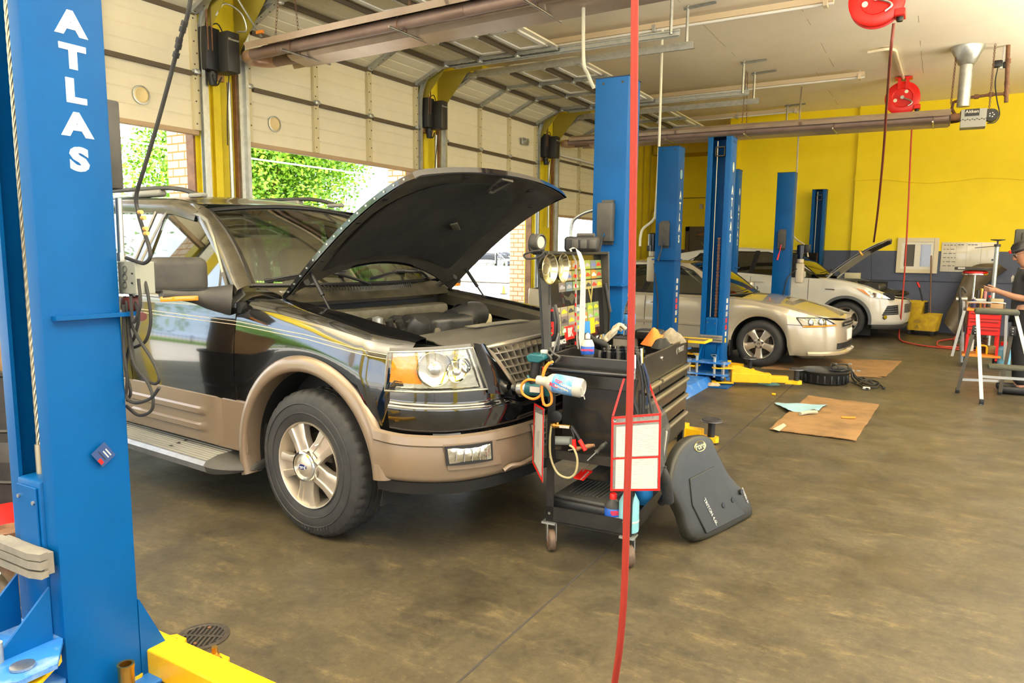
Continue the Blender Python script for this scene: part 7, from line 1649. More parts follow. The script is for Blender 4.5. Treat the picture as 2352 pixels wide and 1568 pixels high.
for i0,i1,j0,j1,nl in((.10,.96,.14,.54,17),(.10,.94,.57,.98,12)):
 b=bm_();poly3(b,[at(i0,j0)+nn*.0005,at(i1,j0)+nn*.0005,at(i1,j1)+nn*.0005,at(i0,j1)+nn*.0005],nn,.0008);sh=obj('worksheet',b,M_paper,t,smooth=False)
 b=bm_();rnd=random.Random(nl)
 for k in range(nl):
  j=lerp(j0+.02,j1-.02,k/nl);x=i0+.04
  while x<i1-.08:
   w_=rnd.uniform(.03,.16);
   if rnd.random()<.62:poly3(b,[at(x,j)+nn*.0015,at(min(x+w_,i1-.03),j)+nn*.0015,at(min(x+w_,i1-.03),j+.006)+nn*.0015,at(x,j+.006)+nn*.0015],nn,.0003)
   x+=w_+.03
 obj('printed_lines',b,M_ink,sh,smooth=False)
b=bm_();c=at(.07,.045)+nn*.004;lathe(b,[(.005,0),(.009,0),(.008,.002),(.005,.001)],14,plane_m(c,at(1,0)-at(0,0),at(0,0)-at(0,1)),cap=False);obj('eyelet',b,M_steel,f)
b=bm_()
for A_ in([(1408,955,-.10),(1420,915,-.08),(1434,868,-.06)],[(1517,948,-.06),(1500,905,-.03),(1489,875,-.01)]):
 P_=[ky(*q)for q in A_];grid(b,[[p-KX*.005,p+KX*.005]for p in P_])
obj('red_strap',b,M_red,t,smooth=False,solid=.0015)
t,f,nn,at=pouch('clear ticket pouch seen edge on at the left front leg of the cart',((1228,925),(1250,938),(1247,1108),(1224,1062)),(-.02,-.12,-.12,-.02))
b=bm_();poly3(b,[at(.12,.14),at(.86,.10),at(.86,.95),at(.15,.93)],nn,.001);obj('worksheet',b,mat('grey_sheet',(.50,.47,.42),.6),t,smooth=False)
t=item('curled_pouch','smoky film pouch curling out behind the red edged pouch','pouch',kw(.05,.1,.7))
b=bm_();grid(b,[[ky(u,v,yy)for u,v,yy in r]for r in(((1470,905,.0),(1470,1100,-.02)),((1500,915,.0),(1512,1110,.0)),((1528,945,.04),(1530,1055,.06)),((1540,985,.10),(1524,1070,.12)))]);o=obj('film',b,mat('smoky_film',(.12,.12,.11),.1,alpha=.45),t,solid=.002)
b=bm_();poly3(b,[ky(u,v,.05)for u,v in((1500,980),(1534,990),(1526,1048),(1505,1060))],-KY,.001);obj('inner_sheet',b,M_paper,t,smooth=False)
t=item('air_fittings','chrome air fittings with black leads hung on the right front corner of the cart','fitting',ky(1470,840,-.02))
for k,(A_,r,mm)in enumerate((([(1459,815),(1459,845)],.010,M_chrome),([(1459,845),(1457,872)],.006,M_chrome),([(1474,800),(1474,838)],.007,M_chrome),([(1470,815),(1488,900),(1500,960)],.007,M_black),([(1478,835),(1490,880),(1486,930)],.006,mat('navy_cord',(.01,.02,.06),.6)),([(1465,820),(1476,880),(1478,960)],.009,M_black),([(1462,870),(1455,910),(1466,950)],.010,M_black))):
 b=bm_();tube(b,[ky(u,v,-.05)for u,v in A_],r,8,sm=5);obj('fitting' if k<3 else'lead',b,mm,t)
t=item('pressure_gauge','black dial gauge on a brass valve hung above the black case','gauge',ky(1278,955,-.02))
b=bm_();p=ky(1279,956,-.02);lathe(b,[(0,-.012),(.028,-.012),(.030,.008),(.026,.010),(0,.008)],24,plane_m(p,KX,(0,0,1)));obj('dial',b,M_black,t)
b=bm_();cyl(b,ky(1266,976,-.02),ky(1310,980,-.02),.011,seg=14);cyl(b,ky(1280,963,-.02),ky(1281,976,-.02),.007,seg=10);cyl(b,ky(1272,976,-.02),ky(1276,977,-.02),.016,seg=8);bv=obj('valve_body',b,M_brass,t,ang=30)
b=bm_();poly3(b,[ky(u,v,-.034)for u,v in((1285,976),(1307,978),(1307,984),(1285,982))],-KY,.0006);obj('valve_label',b,M_paper,bv,smooth=False)
b=bm_();tube(b,[ky(u,v,-.03)for u,v in((1266,978),(1263,1010),(1265,1050),(1280,1085),(1305,1097),(1322,1085),(1326,1055),(1318,1030),(1308,1022))],.006,8,sm=6);obj('clear_hose',b,mat('yellowed_hose',(.40,.34,.18),.3),t)
b=bm_();cyl(b,ky(1267,1011,.03),ky(1312,1012,.03),.023,seg=18);tag(obj('grey_cylinder',b,mat('grey_tube_plastic',(.23,.25,.24),.5)),'short grey cylinder lying on the middle rail of the cart','cylinder')
t=item('cutters','cutting pliers with red grips on the middle rail','pliers',ky(1325,1000,0))
for A_,r,mm in(([(1312,982),(1318,1000),(1318,1012)],.008,M_black),([(1312,978),(1326,1000),(1333,1014)],.008,M_black),([(1318,1008),(1320,1030)],.011,M_red),([(1331,1010),(1345,1034)],.011,M_red)):
 b=bm_();tube(b,[ky(u,v,-.02)for u,v in A_],r,8,sm=3);obj('grip' if mm is M_red else'jaw',b,mm,t)
for i,(A_,mm,lab)in enumerate((([(1325,1030),(1365,1022)],M_wood,'brown handled screwdriver on the middle rail'),([(1370,1038),(1393,1016)],M_dark,'black handled screwdriver leaning at the right of the brown one'))):
 t=item('screwdriver',lab,'screwdriver',ky(*A_[0],.0));a,c=ky(*A_[0],-.01),ky(*A_[1],-.01)
 b=bm_();tube(b,[a,a.lerp(c,.25),a.lerp(c,.6),c],lambda q:.013-.005*math.sin(q*PI*1.5)**2,12,sm=4);h_=obj('grip',b,mm,t);b=bm_();cyl(b,a,a+(a-c)*(.9 if i else.5),.004,seg=8);obj('shaft',b,M_steel,h_)
b=bm_();lathe(b,[(.026,0),(.040,0),(.040,.02),(.026,.02)],26,T(*kw(-.055,.06,.51))@RX(0),cap=False);tag(obj('tape_roll',b,M_yel),'yellow tape roll behind the left edge of the red edged pouch','tape')
t=item('blow_moulded_case','black moulded tool case lying on the bottom tray of the cart','case',kw(-.32,.2,.165))
b=bm_();box(b,kw(-.29,.23,.215),(.31,.36,.095),KM.to_3x3().to_4x4()@Matrix.Identity(4)if False else None,bev=.018,seg=3);cb=obj('lower_shell',b,M_black,t)
b=bm_();box(b,kw(-.29,.23,.272),(.29,.34,.022),bev=.01);obj('upper_shell',b,M_dark,t)
b=bm_()
for k in range(9):box(b,kw(-.37+k*.022,.24,.285),(.009,.24,.008),bev=.003)
obj('moulded_rib',b,M_dark,cb)
b=bm_();poly3(b,[ky(u,v,yy)for u,v,yy in((1317,1098,.12),(1340,1104,.12),(1361,1083,.20),(1338,1078,.20))],(0,0,1),.004);o=obj('red_tag',b,M_red,t,smooth=False)
q=text_bm('WARNING',.016,plane_m(ky(1343,1094,.15)+Vector((0,0,.005)),ky(1361,1083,.2)-ky(1340,1104,.12),(-.6,.7,.3)),.0005);obj('tag_lettering',q,M_paper,o,smooth=False)
b=bm_();cyl(b,ky(1338,1082,.15),ky(1358,1058,.15),.004,seg=6);obj('hasp_pin',b,M_steel,t)
p=kw(-.115,.055,.168);face=math.atan2(-p.y,-p.x)
t,bd=bottle('fluid_bottle','blue and black brake fluid bottle with a red cap on the bottom tray','bottle',p,[(0,0),(.040,0),(.042,.006),(.042,.11),(.038,.125),(.02,.145),(.016,.15),(0,.15)],M_dark,((.0422,.02,.105,M_lblue),(.0424,.008,.016,M_orange)),([(0,.148),(.018,.148),(.018,.172),(.015,.176),(0,.176)],M_red))
facetext(bd,'SUPER',.014,p,.0432,.092,M_lred,face+.2);facetext(bd,'TECH',.014,p,.0432,.080,M_lred,face+.2);facetext(bd,'BRAKE',.019,p,.0432,.056,M_paper,face+.25,off=.002);facetext(bd,'FLUID',.019,p,.0432,.034,M_paper,face+.25,off=.002)
t,bd=bottle('turquoise_bottle','pale turquoise jug behind the pouch on the bottom tray','bottle',kw(-.03,.05,.168),[(0,0),(.05,0),(.052,.01),(.05,.15),(.03,.19),(.016,.20),(0,.20)],mat('turquoise_fluid',(.22,.50,.55),.3),((.0521,.05,.06,M_paper),),([(0,.2),(.02,.2),(.02,.22),(0,.22)],M_paper))
t,bd=bottle('blue_jug','blue labelled can on the bottom tray under the curled pouch','can',kw(-.06,.42,.168),[(0,0),(.048,0),(.048,.17),(.03,.19),(0,.19)],M_black,((.0485,.02,.15,mat('azure_label',(.02,.20,.55),.35)),),([(0,.19),(.02,.19),(.02,.21),(0,.21)],M_black))
B0,B1=onz(1582,1244,.0),onz(1714,1180,.0);TP=onx(1545,1010,-1.185)
EN=(B1-B0).cross(TP-B0).normalized()
if EN.dot(CAMP-B0)<0:EN=-EN
def ec(u,v,o=0.):return onpl(u,v,B0,EN)+EN*o
t=item('engine_cover','big black plastic engine cover leaning against the right side of the tool cart','engine cover',B0)
OUT=[(1582,1243),(1690,1197),(1713,1175),(1694,1130),(1660,1092),(1632,1040),(1612,1003),(1570,1004),(1537,1040),(1522,1100),(1527,1135),(1548,1180)]
P_=[ec(*q)for q in OUT];P_=smooth_pts(P_,4,True);cen=sum(P_,Vector())/len(P_)
M_ecov=mat('matt_olive_black',(.017,.017,.013),.42,col2=(.026,.025,.019),nscale=4)
b=bm_();rings=[]
for d_,s_ in((0,1.0),(.035,1.0),(.050,.975),(.056,.93),(.058,.80),(.060,.4)):rings.append([cen+(p-cen)*s_+EN*d_ for p in P_]+[cen+(P_[0]-cen)*s_+EN*d_])
grid(b,rings);b.faces.new([b.verts.new(p)for p in[cen+(p-cen)*.4+EN*.060 for p in P_]]);b.faces.new([b.verts.new(p)for p in P_]);bmesh.ops.remove_doubles(b,verts=b.verts,dist=.0004);EC=obj('shell',b,M_ecov,t)
ux=(ec(1700,1180)-ec(1600,1020)).normalized();uy=EN.cross(ux)
b=bm_();poly3(b,[ec(u,v,.058)for u,v in((1562,1100),(1618,1072),(1668,1150),(1690,1180),(1600,1225),(1568,1160))],EN,.008);obj('raised_panel',b,M_ecov,EC,bev=.006)
sx=(ec(1624,1204)-ec(1592,1140));q=text_bm('TRITON 4.6L',sx.length*.155,plane_m(ec(1608,1175,.068),sx,EN.cross(sx)),.0006,.0006,squash=1.05);obj('lettering',q,mat('silver_script',(.52,.50,.44),.35,.5),EC,smooth=False)
sx2=(ec(1700,1160)-ec(1684,1118));q=text_bm('POWERED BY',sx2.length*.17,plane_m(ec(1690,1138,.062),sx2,EN.cross(sx2)),.0005,.0003,squash=.8);obj('small_lettering',q,MATS['silver_script'],EC,smooth=False)
c=ec(1587,1026,.058);sxx=(ec(1600,1022)-ec(1574,1030));rr=sxx.length/2
b=bm_();lathe(b,[(rr*.86,0),(rr,.002),(rr*.96,.005),(rr*.86,.003)],30,plane_m(c,sxx,EN.cross(sxx))@Matrix.Diagonal((1,.52,1,1)),cap=False);bg=obj('badge_ring',b,mat('gold_badge',(.62,.52,.22),.3,.8),EC)
b=bm_();lathe(b,[(0,0),(rr*.86,0),(rr*.8,.002),(0,.003)],30,plane_m(c,sxx,EN.cross(sxx))@Matrix.Diagonal((1,.52,1,1)));obj('badge_field',b,M_dark,EC)
q=text_bm('Ford',rr*.85,plane_m(c+EN*.003,sxx,EN.cross(sxx)),.0006,.0008);obj('badge_lettering',q,MATS['gold_badge'],EC,smooth=False)
for u,v in((1638,1160),(1660,1148),(1680,1130)):
 b=bm_();p=ec(u,v,.062);lathe(b,[(0,0),(.016,0),(.016,.008),(.012,.009),(0,.006)],18,plane_m(p,ux,uy));obj('bolt_recess',b,M_black,EC)
b=bm_();tube(b,[ec(1675,1208,.02),ec(1690,1200,-.02),ec(1700,1196,-.05)],.012,8);tube(b,[ec(1530,1135,.0),ec(1536,1155,-.05)],.02,8);obj('mount_foot',b,M_black,t)
t=item('rubber_boot','black rubber boot between the cart bottom tray and the engine cover','boot',kw(.03,.3,.05))
b=bm_();tube(b,[ky(1500,1050,.12),ky(1515,1075,.15),ky(1530,1110,.2),ky(1535,1150,.25)],.03,10,sm=4);obj('sleeve',b,M_rubber,t);b=bm_();tube(b,[ky(1495,1078,.12),ky(1530,1072,.12)],.006,6);obj('tie',b,M_dark,t)
c=onz(465,1462);t=thing('floor_drain','round iron floor drain beside the yellow floor rail','drain',(c.x,c.y,0))
M_iron=mat('cast_iron',(.055,.048,.042),.5,.5,col2=(.09,.075,.06),nscale=30)
b=bm_();lathe(b,[(.082,0),(.104,0),(.104,.004),(.085,.006),(.082,.003)],40,cap=False);obj('ring',b,M_iron,t,local=True)
b=bm_();lathe(b,[(0,0),(.083,0),(.083,.0015),(0,.0015)],36);obj('well',b,mat('drain_dark',(.004,.004,.004),.9),t,local=True)
b=bm_()
for k in range(-4,5):L_=math.sqrt(max(.0,.083**2-(k*.0185)**2));box(b,(k*.0185,0,.003),(.0085,2*L_,.005),RZ(28))
box(b,(0,0,.0032),(.166,.014,.005),RZ(28));obj('grate',b,M_iron,t,local=True,smooth=False)
b=bm_()
for s in(-1,1):cyl(b,(s*.06*math.cos(2.06),s*.06*math.sin(2.06),.004),(s*.06*math.cos(2.06),s*.06*math.sin(2.06),.009),.007,seg=8)
obj('bolt',b,M_rust,t,local=True)
def sheet(name,label,cat,px,m,th=.006,n=14,seed=1,curl=0.,solid=None,jag=.012,z0=.004):
 P=[onz(u,v,0)for u,v in px];b=bm_();rows=[]
 for i in range(n+1):
  r=[]
  for j in range(n+1):
   s,t_=j/n,i/n;p=P[0].lerp(P[1],s).lerp(P[3].lerp(P[2],s),t_)
   w=noise.noise(Vector((p.x*3,p.y*3,seed)))*.012+noise.noise(Vector((p.x*11,p.y*11,seed)))*.004
   e=min(s,1-s,t_,1-t_)
   if e<.001:d=noise.noise(Vector((p.x*14,p.y*14,seed+9)))*jag;p=p+Vector((d,d*.8,0))
   r.append(Vector((p.x,p.y,z0+abs(w)*(.4+curl*(e<.09)))))
  rows.append(r)
 grid(b,rows);return tag(obj(name,b,m,solid=th),label,cat)
sheet('cardboard_sheet','flat brown cardboard sheet on the floor in front of the oil pan','cardboard',((1857,910),(2020,932),(1966,1014),(1767,988)),M_card,seed=2,curl=1)
o=sheet('cardboard_sheet','larger stained cardboard sheet under the front of the gold car','cardboard',((1800,822),(2072,829),(2035,866),(1748,846)),M_card,seed=6,curl=1)
o=sheet('cardboard_strip','narrow torn cardboard strip in front of the larger stained sheet','cardboard',((1860,846),(1985,858),(2026,868),(1900,862)),M_card,seed=8,n=8)
b=bm_()
for(u,v,w,h,mm)in():pass
A=[onz(u,v,.018)for u,v in((1890,957),(1928,955),(1960,957),(1965,960),(1930,962))]
b=bm_();poly3(b,[onz(u,v,.016)for u,v in((1932,956),(1966,957),(1965,961),(1933,960))],(0,0,1),.002);tag(obj('packing_tape',b,M_orange),'orange strip of tape stuck on the flat cardboard sheet','tape')
b=bm_();poly3(b,[onz(u,v,.017)for u,v in((1775,985),(1800,972),(1806,977),(1790,990))],(0,0,1),.002);tag(obj('paper_label',b,mat('torn_paper',(.62,.52,.36),.8)),'torn pale label on the left corner of the flat cardboard sheet','label')
M_towel=mat('pale_blue_towel',(.28,.46,.53),.85,bump=.2,bscale=60)
T4=[onz(u,v)for u,v in((1779,929),(1900,933),(1880,950),(1810,949))];b=bm_();rows=[]
for i in range(9):
 r=[]
 for j in range(15):
  s,q=j/14,i/8;p=T4[0].lerp(T4[1],s).lerp(T4[3].lerp(T4[2],s),q);z=.020+.022*max(0,math.sin(s*7+q*2))*(q)+.02*noise.noise(Vector((p.x*7,p.y*7,3)))
  if s>.75:z+=.05*(s-.75)*math.sin(q*3.1)
  r.append(Vector((p.x,p.y,max(.016,z))))
 rows.append(r)
grid(b,rows);tag(obj('shop_towel',b,M_towel,solid=.002),'pale blue towel lying across the flat cardboard sheet','towel')
b=bm_();q0,q1=onz(1838,950,.03),onz(1876,946,.03);tube(b,[q0,q0.lerp(q1,.5)+Vector((0,.02,.004)),q1],.018,8,sm=3);tag(obj('towel_roll',b,mat('stained_towel',(.40,.36,.26),.85)),'rolled stained corner at the right of the pale blue towel','towel')
c=onz(1766,882);cloth('teal_rag','small teal rag on the floor before the yellow swing arm','cloth',(c.x,c.y,.002),.12,.10,.035,mat('teal_rag_cloth',(.17,.38,.38),.85),21)
c=onz(1637,886);cloth('paper_wad','crumpled tan paper wad at the foot of the open channel post','paper',(c.x,c.y,.002),.10,.09,.04,mat('tan_tissue',(.48,.34,.22),.85),23)
c=onz(1777,907);b=bm_();box(b,(c.x,c.y,.012),(.04,.025,.022),bev=.006);tag(obj('plastic_stopper',b,M_yel),'tiny yellow stopper on the floor joint left of the cardboard','stopper')
a,c=onz(1832,870,0),onz(1962,872,0);ctr=(onz(1832,872)+onz(1955,868))/2;ctr=onz(1892,877,.0);R_=.285
t=thing('drain_pan','round black ribbed oil drain pan on the floor in front of the gold car','drain pan',(ctr.x,ctr.y,0))
b=bm_();prof=[(0,.004),(R_*.86,.004),(R_*.90,.012),(R_*.98,.12),(R_*1.02,.135),(R_*1.03,.150),(R_*.97,.155),(R_*.90,.135),(R_*.86,.075),(R_*.3,.06),(0,.058)];lathe(b,prof,48);bo=obj('basin',b,mat('drain_pan_black',(.014,.014,.014),.4),t,local=True)
for k in range(22):
 a=2*PI*k/22;b=bm_();box(b,(R_*.955,0,.066),(.018,.022,.10),RZ(math.degrees(a)),bev=.005);obj('rib',b,MATS['drain_pan_black'],bo,local=True)
b=bm_();tube(b,[(-R_*1.0,-.06,.10),(-R_*1.08,0,.11),(-R_*1.0,.06,.10)],.012,8,sm=4);obj('handle',b,MATS['drain_pan_black'],bo,local=True)
b=bm_();rnd=random.Random(3)
for k in range(26):a=rnd.uniform(0,6.28);r=R_*.7*rnd.random()**.5;box(b,(r*math.cos(a),r*math.sin(a),.075),(.05,.03,.02),RZ(rnd.uniform(0,180)),bev=.004)
obj('residue',b,mat('dried_residue',(.16,.11,.07),.9),t,local=True)
t=thing('wiring_harness','tangled black wiring harness with plugs right of the drain pan','wiring harness',onz(1960,875))
rnd=random.Random(17)
def hz(u,v,z=.02):return onz(u,v,z)
for k,A_ in enumerate(([(1905,850,.14),(1930,852,.16),(1952,850,.15),(1958,868,.06),(1966,878,.03)],[(1900,846,.10),(1918,838,.16),(1945,838,.15),(1955,856,.10),(1975,876,.03),(2000,884,.02),(2016,880,.02)],[(1960,862,.06),(1978,872,.03),(2005,874,.03),(2020,880,.02),(2010,890,.02),(1985,886,.02),(1976,878,.03),(1990,872,.03),(2012,876,.03),(2025,886,.02),(2032,890,.02)],[(1940,870,.06),(1962,880,.02),(1985,890,.02),(1995,893,.02)],[(1955,850,.12),(1968,866,.05),(1984,868,.03),(2003,880,.02)],[(1908,842,.15),(1912,834,.18),(1925,842,.17)])):
 b=bm_();tube(b,[hz(*q)for q in A_],(.012,.010,.009,.008,.01,.007)[k],8,sm=6);obj('cable',b,M_black,t)
for u,v,z,s in((1935,846,.15,.10),(1918,845,.15,.07),(1950,846,.12,.07),(1926,856,.13,.06)):
 b=bm_();box(b,hz(u,v,z),(s,s*.8,s*.55),RZ(0),bev=.012);obj('plug',b,M_dark,t)
b=bm_();box(b,hz(1990,891,.02),(.08,.045,.03),bev=.01);obj('white_plug',b,M_paper,t,label='white plug at the end of the harness')
b=bm_();box(b,hz(2030,891,.015),(.03,.03,.03),bev=.006);obj('plug',b,M_black,t)
for i,(u,v)in enumerate(((1918,835),(1952,836),(1958,852),(1972,852),(1898,852))):
 c=onz(u,v,.01);b=bm_();box(b,(c.x,c.y,.012),(.05,.03,.022),RZ(0),bev=.005);tag(obj('grey_clip',b,mat('grey_clip',(.28,.30,.30),.5)),'small grey clip scattered round the wiring harness','clip','grey clips by the harness')
YW=16.842
def wy(u,v,d=0.):return ony(u,v,YW-d)
W1=sroot('window_1')
F_=[wy(u,v)for u,v in((2063,546),(2159,547),(2151,628),(2057,626))]
x0,x1,z0,z1=F_[0].x,F_[1].x,F_[3].z,F_[0].z;x0=(F_[0].x+F_[3].x)/2;x1=(F_[1].x+F_[2].x)/2
b=bm_()
fw_=.085
for a,c,e,f in((x0,x0+fw_,z0,z1),(x1-fw_,x1,z0,z1),(x0+fw_,x1-fw_,z0,z0+fw_),(x0+fw_,x1-fw_,z1-fw_,z1)):box(b,((a+c)/2,YW-.03,(e+f)/2),(c-a,.06,f-e),bev=.006)
obj('frame',b,mat('cream_window_frame',(.72,.66,.50),.5),W1,smooth=False)
b=bm_();xm=(x0+x1)/2
for a,c,e,f in((x0+fw_,x0+fw_+.05,z0+fw_,z1-fw_),(x1-fw_-.05,x1-fw_,z0+fw_,z1-fw_),(xm-.05,xm+.05,z0+fw_+.05,z1-fw_-.05),(x0+fw_+.05,x1-fw_-.05,z0+fw_,z0+fw_+.05),(x0+fw_+.05,x1-fw_-.05,z1-fw_-.05,z1-fw_)):box(b,((a+c)/2,YW-.02,(e+f)/2),(c-a,.05,f-e))
obj('sash',b,M_white,W1,smooth=False)
for a,c,mm in((x0+.12,xm-.04,mat('dark_screened_glass',(.06,.05,.04),.35)),(xm+.04,x1-.12,mat('window_mirror_glass',(.02,.03,.05),.03,spec=1.0,coat=1.0))):
 b=bm_();box(b,((a+c)/2,YW-.008,(z0+z1)/2),(c-a,.006,z1-z0-.2));obj('pane',b,mm,W1,smooth=False)
t=thing('whiteboard','whiteboard with handwritten columns on the wall right of the small window','whiteboard',wy(2225,590))
a,c=wy(2163,556),wy(2290,626);zc=(a.z+c.z)/2;xa,xb=wy(2161,590).x,wy(2289,590).x
b=bm_();box(b,((xa+xb)/2,YW-.0125,zc),(xb-xa,.02,a.z-c.z),bev=.003);bd=obj('board',b,mat('glossy_whiteboard',(.66,.64,.56),.2,coat=.6),t)
b=bm_();w_=xb-xa;h_=a.z-c.z
for f in(.16,.27,.46,.72):box(b,(xa+w_*f,YW-.0235,zc),(.006,.001,h_*.96))
for f in(.82,.68,.54,.4,.26,.12):
 x=xa+.04
 box(b,(xa+w_*.13,YW-.0235,c.z+h_*f-.03),(w_*.24,.001,.003))
obj('ruled_line',b,mat('faint_marker',(.42,.42,.40),.6),bd,smooth=False)
rnd=random.Random(4);b=bm_()
for f in(.9,.76,.62,.48,.34,.20):
 x=xa+.04
 while x<xa+w_*.25:l=rnd.uniform(.02,.07);box(b,(x+l/2,YW-.0237,c.z+h_*f),(l,.001,.014),RX(0));x+=l+.025
for x in(.32,.38,.50,.56,.62):box(b,(xa+w_*x,YW-.0237,a.z-.05),(w_*.05,.001,.016))
obj('handwriting',b,mat('marker_ink',(.12,.12,.14),.6),bd,smooth=False)
b=bm_();cyl(b,(xa+w_*.93,YW-.022,c.z+h_*.42),(xa+w_*.93,YW-.034,c.z+h_*.42),.018,seg=14);obj('magnet',b,mat('navy_magnet',(.02,.03,.12),.4),bd)
c=onz(2118,768);t=thing('mop_bucket','yellow mop bucket with a wringer at the foot of the blue wall','mop bucket',(c.x,c.y,0),-12)
M_mop=mat('grubby_yellow_plastic',(.62,.42,.02),.5,col2=(.42,.26,.02),nscale=7)
b=bm_()
def tub(z0,z1,w0,w1,d0,d1,th=.012,xo=0.):
 for zA,wA,dA,zB,wB,dB in((z0,w0,d0,z1,w1,d1),):
  P0=rrect(wA,dA,.06);P1=rrect(wB,dB,.07);Q0=rrect(wA-2*th,dA-2*th,.05);Q1=rrect(wB-2*th,dB-2*th,.06)
  R4=[[Vector((x+xo,y,zA+.0))for x,y in P0],[Vector((x+xo,y,zB))for x,y in P1],[Vector((x+xo,y,zB))for x,y in Q1],[Vector((x+xo,y,zA+th))for x,y in Q0]]
  grid(b,[r+[r[0]]for r in R4]);b.faces.new([b.verts.new(p)for p in R4[0]]);b.faces.new([b.verts.new(p)for p in R4[3]])
tub(.09,.42,.50,.60,.36,.42);bo=obj('tub',b,M_mop,t,local=True,ang=30)
b=bm_();tub(.40,.66,.24,.34,.28,.34,xo=-.14);obj('wringer',b,M_mop,t,local=True,ang=30)
b=bm_()
for k in range(5):box(b,(.035+.0*k,-.10+.05*k,.53),(.012,.016,.22))
for k in range(4):box(b,(.035,0,.45+.055*k),(.012,.26,.014))
obj('wringer_grate',b,M_black,t,local=True,smooth=False)
b=bm_();lathe(b,[(0,0),(.05,0),(.05,.002),(0,.002)],20,T(-.06,-.203,.27)@RX(82)@Matrix.Diagonal((1.3,.6,1,1)));prism(b,[(-.05,-.04),(.05,-.04),(0,.045)],.002,T(-.06,-.196,.17)@RX(85));obj('moulded_mark',b,mat('mop_mark',(.28,.18,.02),.6),bo,local=True)
for x,y in((-.2,-.13),(.2,-.13),(-.2,.13),(.2,.13)):
 b=bm_();cyl(b,(x,y-.015,.038),(x,y+.015,.038),.036,seg=16);w_=obj('caster',b,M_black,t,local=True);b=bm_();box(b,(x,y,.08),(.05,.05,.03));obj('caster_bracket',b,M_dark,w_,local=True)
b=bm_();tube(b,[(-.05,.06,.64),(-.09,.05,.80),(-.12,.04,.92)],.014,8,sm=3);hh=obj('wringer_handle',b,M_black,t,local=True);b=bm_();tube(b,[(-.125,.04,.92),(-.165,.03,1.02)],.02,8);obj('handle_grip',b,M_red,hh,local=True)
p0,p1=wy(2136,730,.45),wy(2139,587,.12)
t=thing('mop','brown mop handle standing in the yellow bucket and leaning on the wall','mop',p0);b=bm_();cyl(b,p0-(p1-p0)*.12,p1,.014,seg=10);obj('handle',b,mat('brown_pole',(.17,.09,.045),.6),t);b=bm_();tube(b,[p0-(p1-p0)*.12,p0-(p1-p0)*.2],.05,8);obj('mop_head',b,M_paper,t)
t=thing('bumper_skin','dark brown car bumper skin leaning upright against the blue wall','bumper',wy(2200,770,.4))
L_=[(2170,742,2192,768,.55),(2176,720,2206,762,.5),(2192,690,2218,742,.45),(2203,660,2226,715,.38),(2212,638,2240,690,.30),(2226,618,2262,655,.22),(2250,608,2292,632,.16),(2290,606,2312,618,.12)]
b=bm_();rows=[]
for u,v,u2,v2,d in L_:
 p,q=wy(u,v,d),wy(u2,v2,d+.02);rows.append([p.lerp(q,s)+Vector((0,-.12*math.sin(PI*s),0))for s in[i/6 for i in range(7)]])
rows=[list(r)for r in zip(*[smooth_pts(list(cx),4)for cx in zip(*rows)])]
for r in rows:
 for p in r:p.z=max(p.z,.02)
grid(b,rows);o=obj('skin',b,mat('dusty_brown_plastic',(.085,.066,.045),.55,col2=(.12,.095,.065),nscale=6),t,solid=.012)
b=bm_();tube(b,[r[0]for r in rows],.014,6);tube(b,[r[-1]for r in rows],.014,6);obj('folded_lip',b,mat('dark_lip',(.035,.03,.022),.5),o)
c=onz(2243,812);yS=c.y+.9
def sy(u,v,d=0.):return ony(u,v,yS+d)
t=thing('shop_stool','red seated stool behind the red drawer trolley','stool',(sy(2240,625).x,yS,0))
pz=sy(2240,626);b=bm_();lathe(b,[(0,pz.z-.04),(.17,pz.z-.04),(.185,pz.z-.02),(.18,pz.z+.02),(.15,pz.z+.035),(0,pz.z+.04)],30,T(pz.x,yS,0));st=obj('seat',b,M_red,t)
b=bm_();lathe(b,[(.186,pz.z-.035),(.192,pz.z-.03),(.192,pz.z-.018),(.186,pz.z-.01)],30,T(pz.x,yS,0),cap=False);obj('seat_trim',b,M_chrome,st)
b=bm_();cyl(b,(pz.x,yS,.3),(pz.x,yS,pz.z-.04),.018,seg=12);cyl(b,(pz.x,yS,.22),(pz.x,yS,.62),.028,seg=12);obj('column',b,M_chrome,t)
for k in range(5):
 a=k*1.2566;b=bm_();tube(b,[(pz.x,yS,.24),(pz.x+.15*math.cos(a),yS+.15*math.sin(a),.16),(pz.x+.26*math.cos(a),yS+.26*math.sin(a),.07)],.014,8,sm=3);lg=obj('leg',b,M_black,t);b=bm_();cyl(b,(pz.x+.26*math.cos(a)-.015,yS+.26*math.sin(a),.035),(pz.x+.26*math.cos(a)+.015,yS+.26*math.sin(a),.035),.035,seg=14);obj('castor',b,M_black,lg)
b=bm_();A=[sy(u,v,.35)for u,v in((2192,604),(2286,600),(2288,614),(2200,619))];z=sy(2240,611,.35).z
prism(b,[(A[0].x,yS-.20),(A[1].x,yS-.20),(A[1].x-.02,yS+.22),(A[0].x+.05,yS+.22)],.05,z0=pz.z+.045);o=obj('flat_panel',b,M_dark,bev=.012);tag(o,'flat dark panel lying on top of the red stool','panel')
b=bm_();box(b,(A[0].x+.10,yS-.205,pz.z+.075),(.10,.012,.03));obj('torn_label',b,M_paper,o,smooth=False)
t=thing('pole_jack','tall grey pole jack with a small plate on top by the right edge','jack',(sy(2284,600,-.6).x,yS-.6,0))
b=bm_();a,c=sy(2281,735,-.6),sy(2285,562,-.6);x=(a.x+c.x)/2;cyl(b,(x,yS-.6,.1),(x,yS-.6,c.z),.032,seg=16);bo=obj('post',b,M_galv,t)
